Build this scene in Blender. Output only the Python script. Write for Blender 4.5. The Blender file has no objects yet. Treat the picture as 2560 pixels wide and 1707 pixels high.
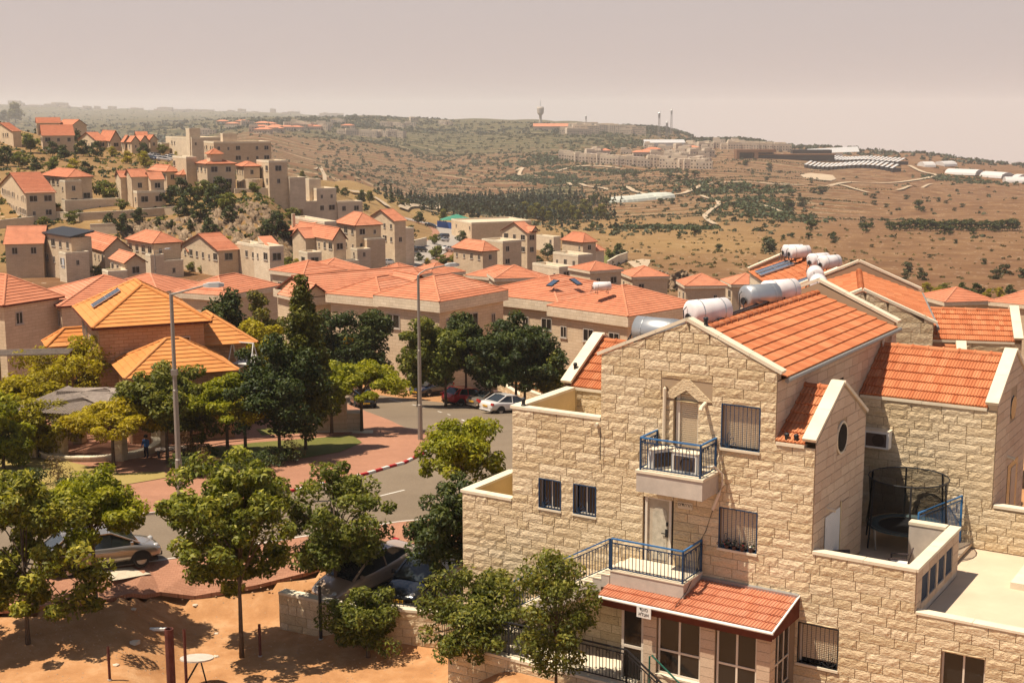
import bpy, bmesh, math, random
import numpy as np
from mathutils import Vector, Matrix
R = math.radians
sc = bpy.context.scene
COL = sc.collection
# ---------------------------------------------------------------- camera
W, H, F = 2560.0, 1707.0, 3385.2
PITCH, ROLL, ZC = R(9.575), R(-0.111), 17.0
cam = bpy.data.cameras.new('camera'); cam_o = bpy.data.objects.new('camera', cam); COL.objects.link(cam_o)
cam.sensor_width = 36.0; cam.lens = 36.0 * F / W; cam.clip_start = 0.5; cam.clip_end = 60000
cam_o.location = (0, 0, ZC)
cam_o.rotation_euler = (Matrix.Rotation(R(90) - PITCH, 3, 'X') @ Matrix.Rotation(ROLL, 3, 'Z')).to_euler()
sc.camera = cam_o
# ---------------------------------------------------------------- sky, sun, exposure
SUN_EL, SUN_AZ = R(66), R(-104)          # azimuth clockwise from +Y (the way the camera looks): the sun stands to the left
wd = bpy.data.worlds.new('World'); sc.world = wd; wd.use_nodes = True
nt = wd.node_tree; nt.nodes.clear()
sky = nt.nodes.new('ShaderNodeTexSky'); sky.sky_type = 'NISHITA'; sky.sun_disc = False
sky.sun_elevation = SUN_EL; sky.sun_rotation = SUN_AZ
sky.altitude = 0; sky.air_density = 1.0; sky.dust_density = 1.0; sky.ozone_density = 1.0
# dusty summer air: the same at every azimuth, thick at the horizon and thinning towards the zenith
geo = nt.nodes.new('ShaderNodeNewGeometry'); sep = nt.nodes.new('ShaderNodeSeparateXYZ'); nt.links.new(geo.outputs['Incoming'], sep.inputs[0])
up = nt.nodes.new('ShaderNodeMath'); up.operation = 'MULTIPLY'; up.inputs[1].default_value = -1.0; nt.links.new(sep.outputs[2], up.inputs[0])
def sky_ramp(stops):
    r = nt.nodes.new('ShaderNodeValToRGB'); e = r.color_ramp.elements
    e[0].position, e[0].color = stops[0][0], (*stops[0][1], 1); e[1].position, e[1].color = stops[-1][0], (*stops[-1][1], 1)
    for p, c in stops[1:-1]: x = e.new(p); x.color = (*c, 1)
    nt.links.new(up.outputs[0], r.inputs[0]); return r.outputs[0]
dustcol = sky_ramp([(0.0, (0.78, 0.63, 0.58)), (0.10, (0.77, 0.67, 0.645)), (0.24, (0.66, 0.73, 0.87)), (0.45, (0.50, 0.55, 0.68)), (1.0, (0.30, 0.38, 0.52))])
dustamt = sky_ramp([(0.0, (1, 1, 1)), (0.24, (0.92, 0.92, 0.92)), (0.5, (0.4, 0.4, 0.4)), (1.0, (0.12, 0.12, 0.12))])
scl = nt.nodes.new('ShaderNodeMix'); scl.data_type = 'RGBA'; scl.blend_type = 'MULTIPLY'; scl.inputs[0].default_value = 1.0; scl.inputs[7].default_value = (10, 10, 10, 1)
nt.links.new(dustcol, scl.inputs[6])
mixs = nt.nodes.new('ShaderNodeMix'); mixs.data_type = 'RGBA'; nt.links.new(dustamt, mixs.inputs[0]); nt.links.new(sky.outputs[0], mixs.inputs[6]); nt.links.new(scl.outputs[2], mixs.inputs[7])
bg = nt.nodes.new('ShaderNodeBackground'); bg.inputs[1].default_value = 0.05
wo = nt.nodes.new('ShaderNodeOutputWorld')
nt.links.new(mixs.outputs[2], bg.inputs[0]); nt.links.new(bg.outputs[0], wo.inputs[0])
sl = bpy.data.lights.new('sun', 'SUN'); sl.energy = 5.0; sl.angle = R(0.55); sl.color = (1.0, 0.90, 0.74)
so = bpy.data.objects.new('sun', sl); COL.objects.link(so)
sd = Vector((math.sin(SUN_AZ) * math.cos(SUN_EL), math.cos(SUN_AZ) * math.cos(SUN_EL), math.sin(SUN_EL)))
so.rotation_euler = sd.to_track_quat('Z', 'Y').to_euler(); so.location = sd * 200
vs = sc.view_settings; vs.view_transform = 'Standard'; vs.look = 'None'; vs.exposure = 0.58; vs.gamma = 1.0; vs.use_curve_mapping = False
sc.cycles.max_bounces = 6; sc.cycles.diffuse_bounces = 3; sc.cycles.glossy_bounces = 2
sc.cycles.transmission_bounces = 3; sc.cycles.volume_bounces = 1; sc.cycles.transparent_max_bounces = 12
sc.cycles.use_adaptive_sampling = True; sc.cycles.adaptive_threshold = 0.02

# ---------------------------------------------------------------- pixel -> direction (source pixels of the photograph)
def ray(x, y):
    c, s = math.cos(ROLL), math.sin(ROLL); X, Y = x - W / 2, y - H / 2
    a = (c * X + s * Y) / F; b = -(-s * X + c * Y) / F
    return (a, math.cos(PITCH) + b * math.sin(PITCH), -math.sin(PITCH) + b * math.cos(PITCH))
def at_z(x, y, z):
    d = ray(x, y); t = (z - ZC) / d[2]; return Vector((d[0] * t, d[1] * t, z))
def at_d(x, y, D):
    d = ray(x, y); t = D / d[1]; return Vector((d[0] * t, D, ZC + d[2] * t))
def azv(az, up=0.0): a = R(az); return Vector((math.sin(a), math.cos(a), up))
# ---------------------------------------------------------------- mesh helpers
def new_obj(name, me, parent=None, kind=None):
    o = bpy.data.objects.new(name, me); COL.objects.link(o)
    if parent is not None: o.parent = parent
    if kind: o['kind'] = kind
    return o
def mesh_of(name, V, Fc, mats, midx=None, smooth=False, tint=None):
    me = bpy.data.meshes.new(name); me.from_pydata([tuple(v) for v in V], [], Fc)
    for m in (mats if isinstance(mats, (list, tuple)) else [mats]): me.materials.append(m)
    if midx is not None: me.polygons.foreach_set('material_index', midx)
    if smooth: me.polygons.foreach_set('use_smooth', [True] * len(me.polygons))
    if tint is not None:
        at = me.attributes.new('tint', 'FLOAT', 'FACE'); at.data.foreach_set('value', tint)
    me.update(); return me
def fast_mesh(name, V, quads, mats, tint=None, smooth=False):
    """numpy vertices (n,3) and quads (m,4)"""
    me = bpy.data.meshes.new(name); n, m = len(V), len(quads); k = quads.shape[1]
    me.vertices.add(n); me.vertices.foreach_set('co', np.asarray(V, np.float32).ravel())
    me.loops.add(m * k); me.loops.foreach_set('vertex_index', np.asarray(quads, np.int32).ravel())
    me.polygons.add(m); me.polygons.foreach_set('loop_start', np.arange(0, m * k, k, dtype=np.int32))
    for mt in (mats if isinstance(mats, (list, tuple)) else [mats]): me.materials.append(mt)
    if tint is not None:
        at = me.attributes.new('tint', 'FLOAT', 'FACE'); at.data.foreach_set('value', np.asarray(tint, np.float32))
    if smooth: me.polygons.foreach_set('use_smooth', np.ones(m, bool))
    me.update(calc_edges=True); me.validate(); return me
class MB:
    """collects shapes; build() links them as one mesh object"""
    def __init__(s): s.V = []; s.F = []; s.M = []; s.T = []
    def add(s, V, Fc, m=0, t=0.0):
        b = len(s.V); s.V += [Vector(v) for v in V]
        for f in Fc: s.F.append([b + i for i in f]); s.M.append(m); s.T.append(t)
        return s
    def box(s, x0, x1, y0, y1, z0, z1, m=0, t=0.0):
        return s.add([(x0, y0, z0), (x1, y0, z0), (x1, y1, z0), (x0, y1, z0), (x0, y0, z1), (x1, y0, z1), (x1, y1, z1), (x0, y1, z1)],
                     [(0, 3, 2, 1), (4, 5, 6, 7), (0, 1, 5, 4), (1, 2, 6, 5), (2, 3, 7, 6), (3, 0, 4, 7)], m, t)
    def obox(s, o, a, b, c, m=0, t=0.0):
        """box from corner o with edge vectors a, b, c (right handed)"""
        o, a, b, c = Vector(o), Vector(a), Vector(b), Vector(c)
        return s.add([o, o + a, o + a + b, o + b, o + c, o + a + c, o + a + b + c, o + b + c],
                     [(0, 3, 2, 1), (4, 5, 6, 7), (0, 1, 5, 4), (1, 2, 6, 5), (2, 3, 7, 6), (3, 0, 4, 7)], m, t)
    def bar(s, p, q, w, h=None, m=0, up=(0, 0, 1)):
        p, q = Vector(p), Vector(q); h = h or w; d = (q - p); n = d.normalized(); u = Vector(up)
        if abs(n.dot(u)) > 0.95: u = Vector((1, 0, 0))
        a = n.cross(u).normalized(); b = a.cross(n)
        return s.obox(p - a * w / 2 - b * h / 2, a * w, d, b * h, m)
    def tube(s, pts, r, n=8, m=0, cap=True):
        pts = [Vector(p) for p in pts]; rs = r if isinstance(r, (list, tuple)) else [r] * len(pts); base = len(s.V)
        for i, p in enumerate(pts):
            d = (pts[min(i + 1, len(pts) - 1)] - pts[max(i - 1, 0)]).normalized(); u = Vector((0, 0, 1)) if abs(d.z) < 0.95 else Vector((1, 0, 0))
            a = d.cross(u).normalized(); b = d.cross(a)
            for k in range(n): t = 2 * math.pi * k / n; s.V.append(p + (a * math.cos(t) + b * math.sin(t)) * rs[i])
        for i in range(len(pts) - 1):
            for k in range(n):
                s.F.append([base + i * n + k, base + i * n + (k + 1) % n, base + (i + 1) * n + (k + 1) % n, base + (i + 1) * n + k]); s.M.append(m); s.T.append(0.0)
        if cap:
            s.F.append([base + k for k in range(n)][::-1]); s.M.append(m); s.T.append(0.0)
            e = base + (len(pts) - 1) * n; s.F.append([e + k for k in range(n)]); s.M.append(m); s.T.append(0.0)
        return s
    def prism(s, poly, ext, m=0, t=0.0):
        """polygon (3d points) extruded by vector ext"""
        P = [Vector(p) for p in poly]; e = Vector(ext); n = len(P)
        return s.add(P + [p + e for p in P], [list(range(n))[::-1], list(range(n, 2 * n))] + [(i, (i + 1) % n, n + (i + 1) % n, n + i) for i in range(n)], m, t)
    def lathe(s, prof, c=(0, 0, 0), n=16, m=0, axis=None):
        """profile of (radius, height) around axis (default z)"""
        c = Vector(c); base = len(s.V)
        z = Vector(axis or (0, 0, 1)).normalized(); u = Vector((1, 0, 0)) if abs(z.x) < 0.9 else Vector((0, 1, 0)); a = z.cross(u).normalized(); b = z.cross(a)
        for r, h in prof:
            for k in range(n): t = 2 * math.pi * k / n; s.V.append(c + z * h + (a * math.cos(t) + b * math.sin(t)) * r)
        for i in range(len(prof) - 1):
            for k in range(n):
                s.F.append([base + i * n + k, base + i * n + (k + 1) % n, base + (i + 1) * n + (k + 1) % n, base + (i + 1) * n + k]); s.M.append(m); s.T.append(0.0)
        return s
    def build(s, name, mats, parent=None, kind=None, smooth=False, tint=False):
        me = mesh_of(name, s.V, s.F, mats, s.M if isinstance(mats, (list, tuple)) and len(mats) > 1 else None, smooth, s.T if tint else None)
        bm = bmesh.new(); bm.from_mesh(me); bmesh.ops.recalc_face_normals(bm, faces=bm.faces); bm.to_mesh(me); bm.free()
        return new_obj(name, me, parent, kind)
def thing(name, label, cat, loc=(0, 0, 0), rz=0.0, group=None):
    o = bpy.data.objects.new(name, None); COL.objects.link(o); o.location = loc; o.rotation_euler = (0, 0, rz); o.empty_display_size = 0.3
    o['label'] = label; o['category'] = cat
    if group: o['group'] = group
    return o
def tag(o, label, cat, group=None):
    o['label'] = label; o['category'] = cat
    if group: o['group'] = group
    return o
def copy_tree(o, parent=None):
    c = o.copy(); COL.objects.link(c); c.parent = parent
    for ch in KIDS(o): copy_tree(ch, c)
    return c
def KIDS(o): return [c for c in o.children]
# ---------------------------------------------------------------- materials
MATS = {}
def mat(name, col=(0.5, 0.5, 0.5), rough=0.8, metal=0.0, spec=0.3, build=None):
    if name in MATS: return MATS[name]
    m = bpy.data.materials.new(name); m.use_nodes = True; b = m.node_tree.nodes['Principled BSDF']
    b.inputs['Base Color'].default_value = (*col, 1); b.inputs['Roughness'].default_value = rough; b.inputs['Metallic'].default_value = metal
    b.inputs['Specular IOR Level'].default_value = spec
    if build: build(NT(m), b)
    MATS[name] = m; return m
class NT:
    def __init__(s, m): s.t = m.node_tree; s.n = s.t.nodes; s.l = s.t.links
    def new(s, ty, **kw):
        n = s.n.new('ShaderNode' + ty)
        for k, v in kw.items():
            if k.startswith('in_'): n.inputs[k[3:].replace('_', ' ')].default_value = v
            elif k.startswith('i') and k[1:].isdigit(): n.inputs[int(k[1:])].default_value = v
            else: setattr(n, k, v)
        return n
    def link(s, a, b): s.l.new(a, b)
    def coord(s, which='Object'): return s.new('TexCoord').outputs[which]
    def noise(s, vec, scale, detail=4.0, rough=0.55, dist=0.0):
        n = s.new('TexNoise'); n.inputs['Scale'].default_value = scale; n.inputs['Detail'].default_value = detail; n.inputs['Roughness'].default_value = rough; n.inputs['Distortion'].default_value = dist
        if vec is not None: s.link(vec, n.inputs['Vector'])
        return n.outputs['Fac']
    def ramp(s, fac, stops):
        r = s.new('ValToRGB'); e = r.color_ramp.elements
        while len(e) > 1: e.remove(e[-1])
        e[0].position = stops[0][0]; e[0].color = (*stops[0][1], 1)
        for p, c in stops[1:]:
            x = e.new(p); x.color = (*c, 1)
        s.link(fac, r.inputs[0]); return r.outputs[0]
    def mix(s, fac, a, b, mode='MIX'):
        m = s.new('Mix', data_type='RGBA', blend_type=mode)
        for v, i in ((fac, 0), (a, 6), (b, 7)):
            if isinstance(v, (int, float)): m.inputs[i].default_value = v if i == 0 else (v, v, v, 1)
            elif isinstance(v, tuple): m.inputs[i].default_value = (*v, 1)
            else: s.link(v, m.inputs[i])
        return m.outputs[2]
    def math(s, op, a, b=0.0, c=None):
        m = s.new('Math', operation=op)
        for i, v in enumerate((a, b) if c is None else (a, b, c)):
            if isinstance(v, (int, float)): m.inputs[i].default_value = v
            else: s.link(v, m.inputs[i])
        return m.outputs[0]
    def bump(s, b, h, strength=0.5, dist=0.03):
        n = s.new('Bump'); n.inputs['Strength'].default_value = strength; n.inputs['Distance'].default_value = dist
        s.link(h, n.inputs['Height']); s.link(n.outputs[0], b.inputs['Normal'])
    def rnd(s):
        """per piece random: object random plus the face tint"""
        oi = s.new('ObjectInfo').outputs['Random']; at = s.new('Attribute', attribute_name='tint').outputs['Fac']
        return s.math('FRACT', s.math('ADD', oi, at))
def stone_mat(name, a, b, c, bump=0.8, scale=9.0, dist=0.05, stain=0.25):
    def f(t, bs):
        mp = t.new('Mapping'); t.link(t.new('NewGeometry').outputs['Position'], mp.inputs[0]); mp.inputs['Scale'].default_value = (.75, .75, 1.35); co = mp.outputs[0]
        r = t.rnd(); base = t.ramp(r, [(0.0, a), (0.55, b), (1.0, c)])
        big = t.noise(co, 0.55, 5, 0.6); fine = t.noise(co, scale * 1.6, 4, 0.65, 0.6)
        col = t.mix(stain, base, t.ramp(big, [(0.3, tuple(x * 0.72 for x in a)), (0.7, tuple(min(1, x * 1.12) for x in c))]))
        col = t.mix(0.5, col, t.ramp(fine, [(0.3, (0.55, 0.48, 0.42)), (0.6, (1.1, 1.06, 1.0))]), 'MULTIPLY')
        t.link(col, bs.inputs['Base Color'])
        if bump:
            v = t.new('TexVoronoi', feature='SMOOTH_F1'); v.inputs['Scale'].default_value = scale; t.link(co, v.inputs['Vector'])
            n2 = t.noise(co, scale * 0.8, 5, 0.6, 0.8)
            t.bump(bs, t.math('ADD', n2, t.math('MULTIPLY', v.outputs['Distance'], 0.5)), bump, dist)
    return mat(name, b, 0.92, 0, 0.15, f)
M_ROUGH = stone_mat('limestone_rough', (0.53, 0.405, 0.245), (0.62, 0.49, 0.32), (0.68, 0.56, 0.39), 1.0, 14.0, 0.036)
M_SMOOTH = stone_mat('limestone_sawn', (0.48, 0.35, 0.25), (0.54, 0.41, 0.30), (0.58, 0.46, 0.34), 0.25, 20.0, 0.006)
M_MORTAR = mat('mortar', (0.34, 0.245, 0.155), 0.95)  # mortar with the shadow of the joints put into its colour
def wallmat(name, a, b, mortar, rough_bump=0.35, cw=0.75, ch=0.285):
    """coursed stone seen from afar: courses run round the house in its own x+y / z"""
    def f(t, bs):
        co = t.coord('Object'); sp = t.new('SeparateXYZ'); t.link(co, sp.inputs[0])
        cb = t.new('CombineXYZ'); t.link(t.math('ADD', sp.outputs[0], sp.outputs[1]), cb.inputs[0]); t.link(sp.outputs[2], cb.inputs[1])
        br = t.new('TexBrick'); t.link(cb.outputs[0], br.inputs['Vector'])
        br.inputs['Color1'].default_value = (*a, 1); br.inputs['Color2'].default_value = (*b, 1); br.inputs['Mortar'].default_value = (*mortar, 1)
        br.inputs['Scale'].default_value = 1.0; br.inputs['Mortar Size'].default_value = 0.022; br.inputs['Mortar Smooth'].default_value = 0.3
        br.inputs['Brick Width'].default_value = cw; br.inputs['Row Height'].default_value = ch; br.inputs['Bias'].default_value = 0.0
        n = t.noise(co, 0.5, 6, 0.65); n2 = t.noise(co, 7.0, 3, 0.6)
        oi = t.new('ObjectInfo').outputs['Random']
        col = t.mix(0.55, br.outputs['Color'], t.ramp(n, [(0.3, (0.72, 0.68, 0.64)), (0.7, (1.08, 1.05, 1.0))]), 'MULTIPLY')
        col = t.mix(1.0, col, t.ramp(oi, [(0.0, (0.93, 0.90, 0.88)), (1.0, (1.05, 1.03, 1.0))]), 'MULTIPLY')
        t.link(col, bs.inputs['Base Color'])
        t.bump(bs, t.math('ADD', t.math('MULTIPLY', br.outputs['Fac'], -1.0), t.math('MULTIPLY', n2, 0.8)), rough_bump, 0.05)
    return mat(name, a, 0.92, 0, 0.15, f)
M_WALL = wallmat('wall_stone_beige', (0.56, 0.44, 0.31), (0.62, 0.50, 0.36), (0.49, 0.38, 0.265))
M_WALLP = wallmat('wall_stone_pale', (0.62, 0.52, 0.39), (0.69, 0.59, 0.46), (0.52, 0.42, 0.31), 0.2)
M_WALLR = wallmat('wall_stone_ruddy', (0.50, 0.30, 0.18), (0.58, 0.37, 0.23), (0.36, 0.20, 0.12), 0.4, 0.5, 0.2)
M_WALLF = wallmat('wall_stone_far', (0.50, 0.41, 0.32), (0.57, 0.48, 0.39), (0.43, 0.35, 0.27), 0.1, 2.0, 1.0)
def plastermat(name, c, var=0.18, sc_=1.2):
    def f(t, bs):
        co = t.new('NewGeometry').outputs['Position']; n = t.noise(co, sc_, 6, 0.65); n2 = t.noise(co, 14, 3)
        col = t.mix(1.0, c, t.ramp(n, [(0.25, (1 - var,) * 3), (0.75, (1 + var * 0.4,) * 3)]), 'MULTIPLY'); t.link(col, bs.inputs['Base Color']); t.bump(bs, n2, 0.15, 0.01)
    return mat(name, c, 0.9, 0, 0.2, f)
M_COPING = plastermat('coping_limestone', (0.68, 0.58, 0.43))
M_PLASTER = plastermat('plaster_cream', (0.60, 0.46, 0.26))
M_CONC = plastermat('concrete_pale', (0.50, 0.43, 0.36), 0.3)
M_ROOFFLAT = plastermat('flat_roof_screed', (0.58, 0.44, 0.31), 0.16, 0.6)
M_WHITE = plastermat('white_paint', (0.70, 0.67, 0.62), 0.1)
def tilemat(name, a, b, c):
    def f(t, bs):
        co = t.new('NewGeometry').outputs['Position']; r = t.rnd(); base = t.ramp(r, [(0.0, a), (0.5, b), (1.0, c)])
        n = t.noise(co, 0.8, 6, 0.65); n2 = t.noise(co, 25, 2)
        col = t.mix(0.8, base, t.ramp(n, [(0.25, (0.68, 0.62, 0.60)), (0.5, (0.95, 0.95, 0.95)), (0.75, (1.1, 1.08, 1.05))]), 'MULTIPLY')
        t.link(col, bs.inputs['Base Color']); t.bump(bs, n2, 0.12, 0.01)
    return mat(name, b, 0.85, 0, 0.2, f)
M_TILE = tilemat('roof_tile_terracotta', (0.43, 0.135, 0.054), (0.49, 0.168, 0.07), (0.54, 0.21, 0.095))
M_TILE2 = tilemat('roof_tile_coral', (0.45, 0.16, 0.083), (0.50, 0.19, 0.102), (0.54, 0.225, 0.13))
M_TILEO = tilemat('roof_tile_orange', (0.50, 0.185, 0.05), (0.55, 0.215, 0.062), (0.60, 0.255, 0.085))
M_GLASS = mat('window_glass_dark', (0.018, 0.016, 0.014), 0.12, 0, 0.5)
M_FRAME = mat('window_frame_grey', (0.42, 0.36, 0.30), 0.5)
M_FRAMEW = mat('window_frame_pale', (0.62, 0.54, 0.44), 0.5)
M_BLUE = mat('railing_blue', (0.03, 0.13, 0.30), 0.45, 0.0, 0.3)
M_BLUED = mat('railing_dark_blue', (0.014, 0.04, 0.09), 0.5, 0.0, 0.25)
M_DARK = mat('metal_black', (0.018, 0.018, 0.02), 0.5)
M_GREENM = mat('fence_green', (0.02, 0.10, 0.07), 0.5)
M_SHUT = mat('shutter_beige', (0.62, 0.51, 0.37), 0.6)
M_WOODD = plastermat('wood_dark_red', (0.13, 0.035, 0.018), 0.35, 4)
M_WOODB = plastermat('wood_brown', (0.22, 0.11, 0.055), 0.35, 4)
M_WOODG = plastermat('wood_grey', (0.34, 0.27, 0.22), 0.4, 5)
M_STEEL = mat('galvanised_steel', (0.42, 0.42, 0.42), 0.38, 0.7)
M_TANK = plastermat('tank_white', (0.68, 0.62, 0.60), 0.2, 2.0)
M_PANEL = mat('solar_panel', (0.05, 0.075, 0.12), 0.12, 0.0, 0.8)
M_RUST = plastermat('iron_rust', (0.12, 0.04, 0.03), 0.4, 3)
M_POLE = mat('lamp_pole_grey', (0.30, 0.26, 0.22), 0.5, 0.4)
M_RUBBER = mat('tyre_rubber', (0.02, 0.02, 0.02), 0.8)
M_RED = mat('red_paint', (0.45, 0.03, 0.03), 0.6)

# ---------------------------------------------------------------- terrain: profiles (distance, height) along columns of the view
DOWN = [(58, -.7), (64, -1.6), (83, -3.2), (100, -5.4), (115, -7.5)]
NEAR = [(5, -.9), (42, -.9), (46.5, -.25), (51, 0)] + DOWN
NEARC = [(5, -1.6), (48.6, -1.6), (49.2, -.4), (51, -.2)] + DOWN
NEARP = [(5, -1.6), (45.4, -1.6), (45.9, -.6), (56, -.6), (60, -1)] + DOWN[1:]
NEARH = [(5, 0), (58, 0), (66, -.8), (75, -1.8), (90, -3.6), (100, -5.4)]
COLS = {
 -900: NEAR + [(160, -9), (245, -8), (290, -2), (340, 6), (430, 14), (540, 22), (800, 5), (1500, -30), (2500, -10), (5000, 30), (7000, 110), (9000, 80), (14000, -50)],
 0: NEAR + [(160, -10), (245, -12), (270, -11.5), (280, -6.2), (295, -5.5), (340, 1.6), (430, 7.2), (500, 12.6), (580, 12), (800, -10), (1500, -40), (2500, -20), (3500, -5), (5000, 10), (7000, 69), (9000, 40), (14000, -50)],
 250: NEAR + [(160, -10.5), (245, -12), (272, -11.5), (281, -5.5), (330, -.5), (400, 3), (460, 6), (520, 4), (800, -18), (1500, -36), (2500, -14), (4000, -5), (5500, 10), (7000, 42), (9000, 10), (14000, -50)],
 420: NEARC + [(160, -10.5), (245, -12), (272, -11.5), (282, -5.5), (330, -2), (400, 2.5), (460, 4.5), (520, 2), (800, -22), (1500, -33), (2500, -10), (4000, -5), (5500, 8), (7000, 30), (9000, 5), (14000, -50)],
 653: NEARC + [(160, -11), (245, -11.5), (268, -9), (280, -1), (330, -1), (380, 0), (430, -4), (700, -30), (1000, -26), (1300, -15.6), (2000, -1), (2600, 6), (3000, 2), (5000, 0), (7000, 22), (9000, 0), (14000, -60)],
 780: NEARC + [(160, -11), (240, -13), (300, -12), (400, -6), (500, -6), (600, -10), (800, -36), (1100, -30), (1500, -22), (2200, -8), (2800, 8), (3300, 4), (5000, -20), (7000, 8), (9000, -20), (14000, -70)],
 870: NEARP + [(160, -11), (300, -15.9), (400, -15), (600, -12.5), (690, -15), (900, -45), (1100, -34), (1500, -26), (2200, -14), (2900, 8), (3300, 5), (5000, -30), (7000, -6), (9000, -40), (14000, -80)],
 1088: NEARP + [(160, -11.5), (290, -17), (380, -18.5), (406, -21), (470, -22.4), (650, -30), (900, -40), (960, -47), (1100, -53), (1300, -43.7), (1600, -39), (2200, -20.7), (2800, 2), (3200, 4), (4000, -20), (7000, -60), (14000, -120)],
 1260: NEARH + [(115, -7.7), (160, -12), (290, -18.5), (394, -23), (560, -29), (750, -36), (950, -46), (1150, -49), (1400, -41), (2100, -20), (2800, -3), (3150, -2), (4000, -30), (7000, -100), (14000, -240)],
 1415: NEARH + [(115, -7.8), (160, -12), (260, -18), (394, -25.6), (560, -31), (750, -40), (950, -44), (1200, -42.6), (1450, -37.8), (2100, -19), (2800, -8), (3100, -7), (4000, -40), (7000, -150), (14000, -350)],
 1650: NEARH + [(115, -8), (160, -12), (260, -19), (400, -25.4), (540, -30.6), (700, -37), (900, -40), (1100, -39.5), (1400, -35), (2300, -10), (2600, -9), (3500, -40), (7000, -200), (14000, -400)],
 1850: NEARH + [(115, -8), (160, -13), (260, -19.7), (400, -25), (520, -30.3), (640, -33.7), (820, -35.8), (1050, -36.7), (1400, -31), (1850, -20), (2200, -35), (4000, -150), (7000, -280), (14000, -420)],
 2030: NEARH + [(115, -8), (160, -13.5), (260, -20), (400, -25.5), (520, -31), (640, -34.5), (820, -35.7), (1050, -37), (1400, -36), (1750, -30), (2200, -55), (4000, -160), (7000, -300), (14000, -450)],
 2286: NEARH + [(115, -8), (180, -15), (260, -20), (330, -23.7), (430, -28.5), (580, -34), (700, -36.3), (900, -35.6), (1250, -37.6), (1550, -37), (1800, -41), (2300, -70), (4000, -180), (7000, -320), (14000, -480)],
 2560: NEARH + [(115, -8), (180, -15), (260, -20), (330, -23.7), (430, -28.5), (640, -35.6), (950, -38.6), (1300, -43.7), (1700, -55), (1900, -63), (2300, -85), (4000, -190), (7000, -330), (14000, -480)],
 3500: NEARH + [(115, -8), (180, -15), (260, -20), (330, -24), (430, -29), (640, -36), (950, -40), (1300, -48), (1900, -75), (4000, -200), (7000, -340), (14000, -490)],
}
LD = np.linspace(math.log(5), math.log(14000), 1200)
AX = np.linspace(-1.05, 1.05, 421)
_cx = sorted(COLS); _ca = np.array([ray(c, 600)[0] / ray(c, 600)[1] for c in _cx])
_prof = np.array([np.interp(LD, np.log([p[0] for p in COLS[c]]), [p[1] for p in COLS[c]]) for c in _cx])
k = np.ones(5) / 5
_prof = np.array([np.convolve(np.pad(p, 2, 'edge'), k, 'valid') for p in _prof])
ZT = np.array([[0.0] * len(LD)] * len(AX))
for j in range(len(LD)): ZT[:, j] = np.interp(AX, _ca, _prof[:, j])
k = np.array([1, 2, 3, 2, 1]) / 9.0
ZT = np.apply_along_axis(lambda c: np.convolve(np.pad(c, 2, 'edge'), k, 'valid'), 0, ZT)
def wob(x, y):
    D = np.hypot(x, y); amp = np.clip((D - 480) / 500, 0, 1) * 2.6
    return amp * (np.sin(x / 61 + 1.3 * np.sin(y / 97)) + np.sin(y / 83 + x / 140 + 2) + 0.6 * np.sin(x / 27 - y / 35) + 0.5 * np.sin(y / 23 + 4))
def tz_np(x, y):
    x = np.asarray(x, float); y = np.maximum(np.asarray(y, float), 5.0); a = np.clip(x / y, AX[0], AX[-1] - 1e-6); l = np.clip(np.log(y), LD[0], LD[-1] - 1e-6)
    ia = (a - AX[0]) / (AX[1] - AX[0]); il = (l - LD[0]) / (LD[1] - LD[0]); i = ia.astype(int); j = il.astype(int); fa = ia - i; fl = il - j
    z = ZT[i, j] * (1 - fa) * (1 - fl) + ZT[i + 1, j] * fa * (1 - fl) + ZT[i, j + 1] * (1 - fa) * fl + ZT[i + 1, j + 1] * fa * fl
    return z + wob(x, y)
def tz(x, y): return float(tz_np(np.array([x]), np.array([y]))[0])
_Ds = np.exp(np.linspace(math.log(28), math.log(12000), 2600))
def gp(x, y, dz=0.0, dmin=28):
    """the ground point seen at a pixel: where its ray first meets the terrain beyond dmin"""
    d = ray(x, y); Ds = _Ds[_Ds >= dmin]; z = ZC + d[2] / d[1] * Ds; g = tz_np(d[0] / d[1] * Ds, Ds) + dz
    i = np.argmax(z <= g)
    if z[i] > g[i]: i = len(Ds) - 1
    D = Ds[i]
    if i > 0:
        f0, f1 = z[i - 1] - g[i - 1], z[i] - g[i]; D = Ds[i - 1] + (Ds[i] - Ds[i - 1]) * f0 / max(f0 - f1, 1e-9)
    return Vector((d[0] / d[1] * D, D, ZC + d[2] / d[1] * D))
def pixel_of(x, y, z):
    Z = z - ZC; zc = y * math.cos(PITCH) - Z * math.sin(PITCH); yc = y * math.sin(PITCH) + Z * math.cos(PITCH)
    return W / 2 + F * x / zc, H / 2 - F * yc / zc
def smooth01(v, a, b): t = np.clip((v - a) / (b - a), 0, 1); return t * t * (3 - 2 * t)
NA, ND = 420, 620
ga = np.tan(np.linspace(math.atan(-0.95), math.atan(0.95), NA)); gd = np.exp(np.linspace(math.log(6), math.log(13500), ND))
AA, DD = np.meshgrid(ga, gd); XX = AA * DD; YY = DD; ZZ = tz_np(XX.ravel(), YY.ravel()).reshape(XX.shape)
px = W / 2 + F * AA / (math.cos(PITCH) ** 1)
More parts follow.
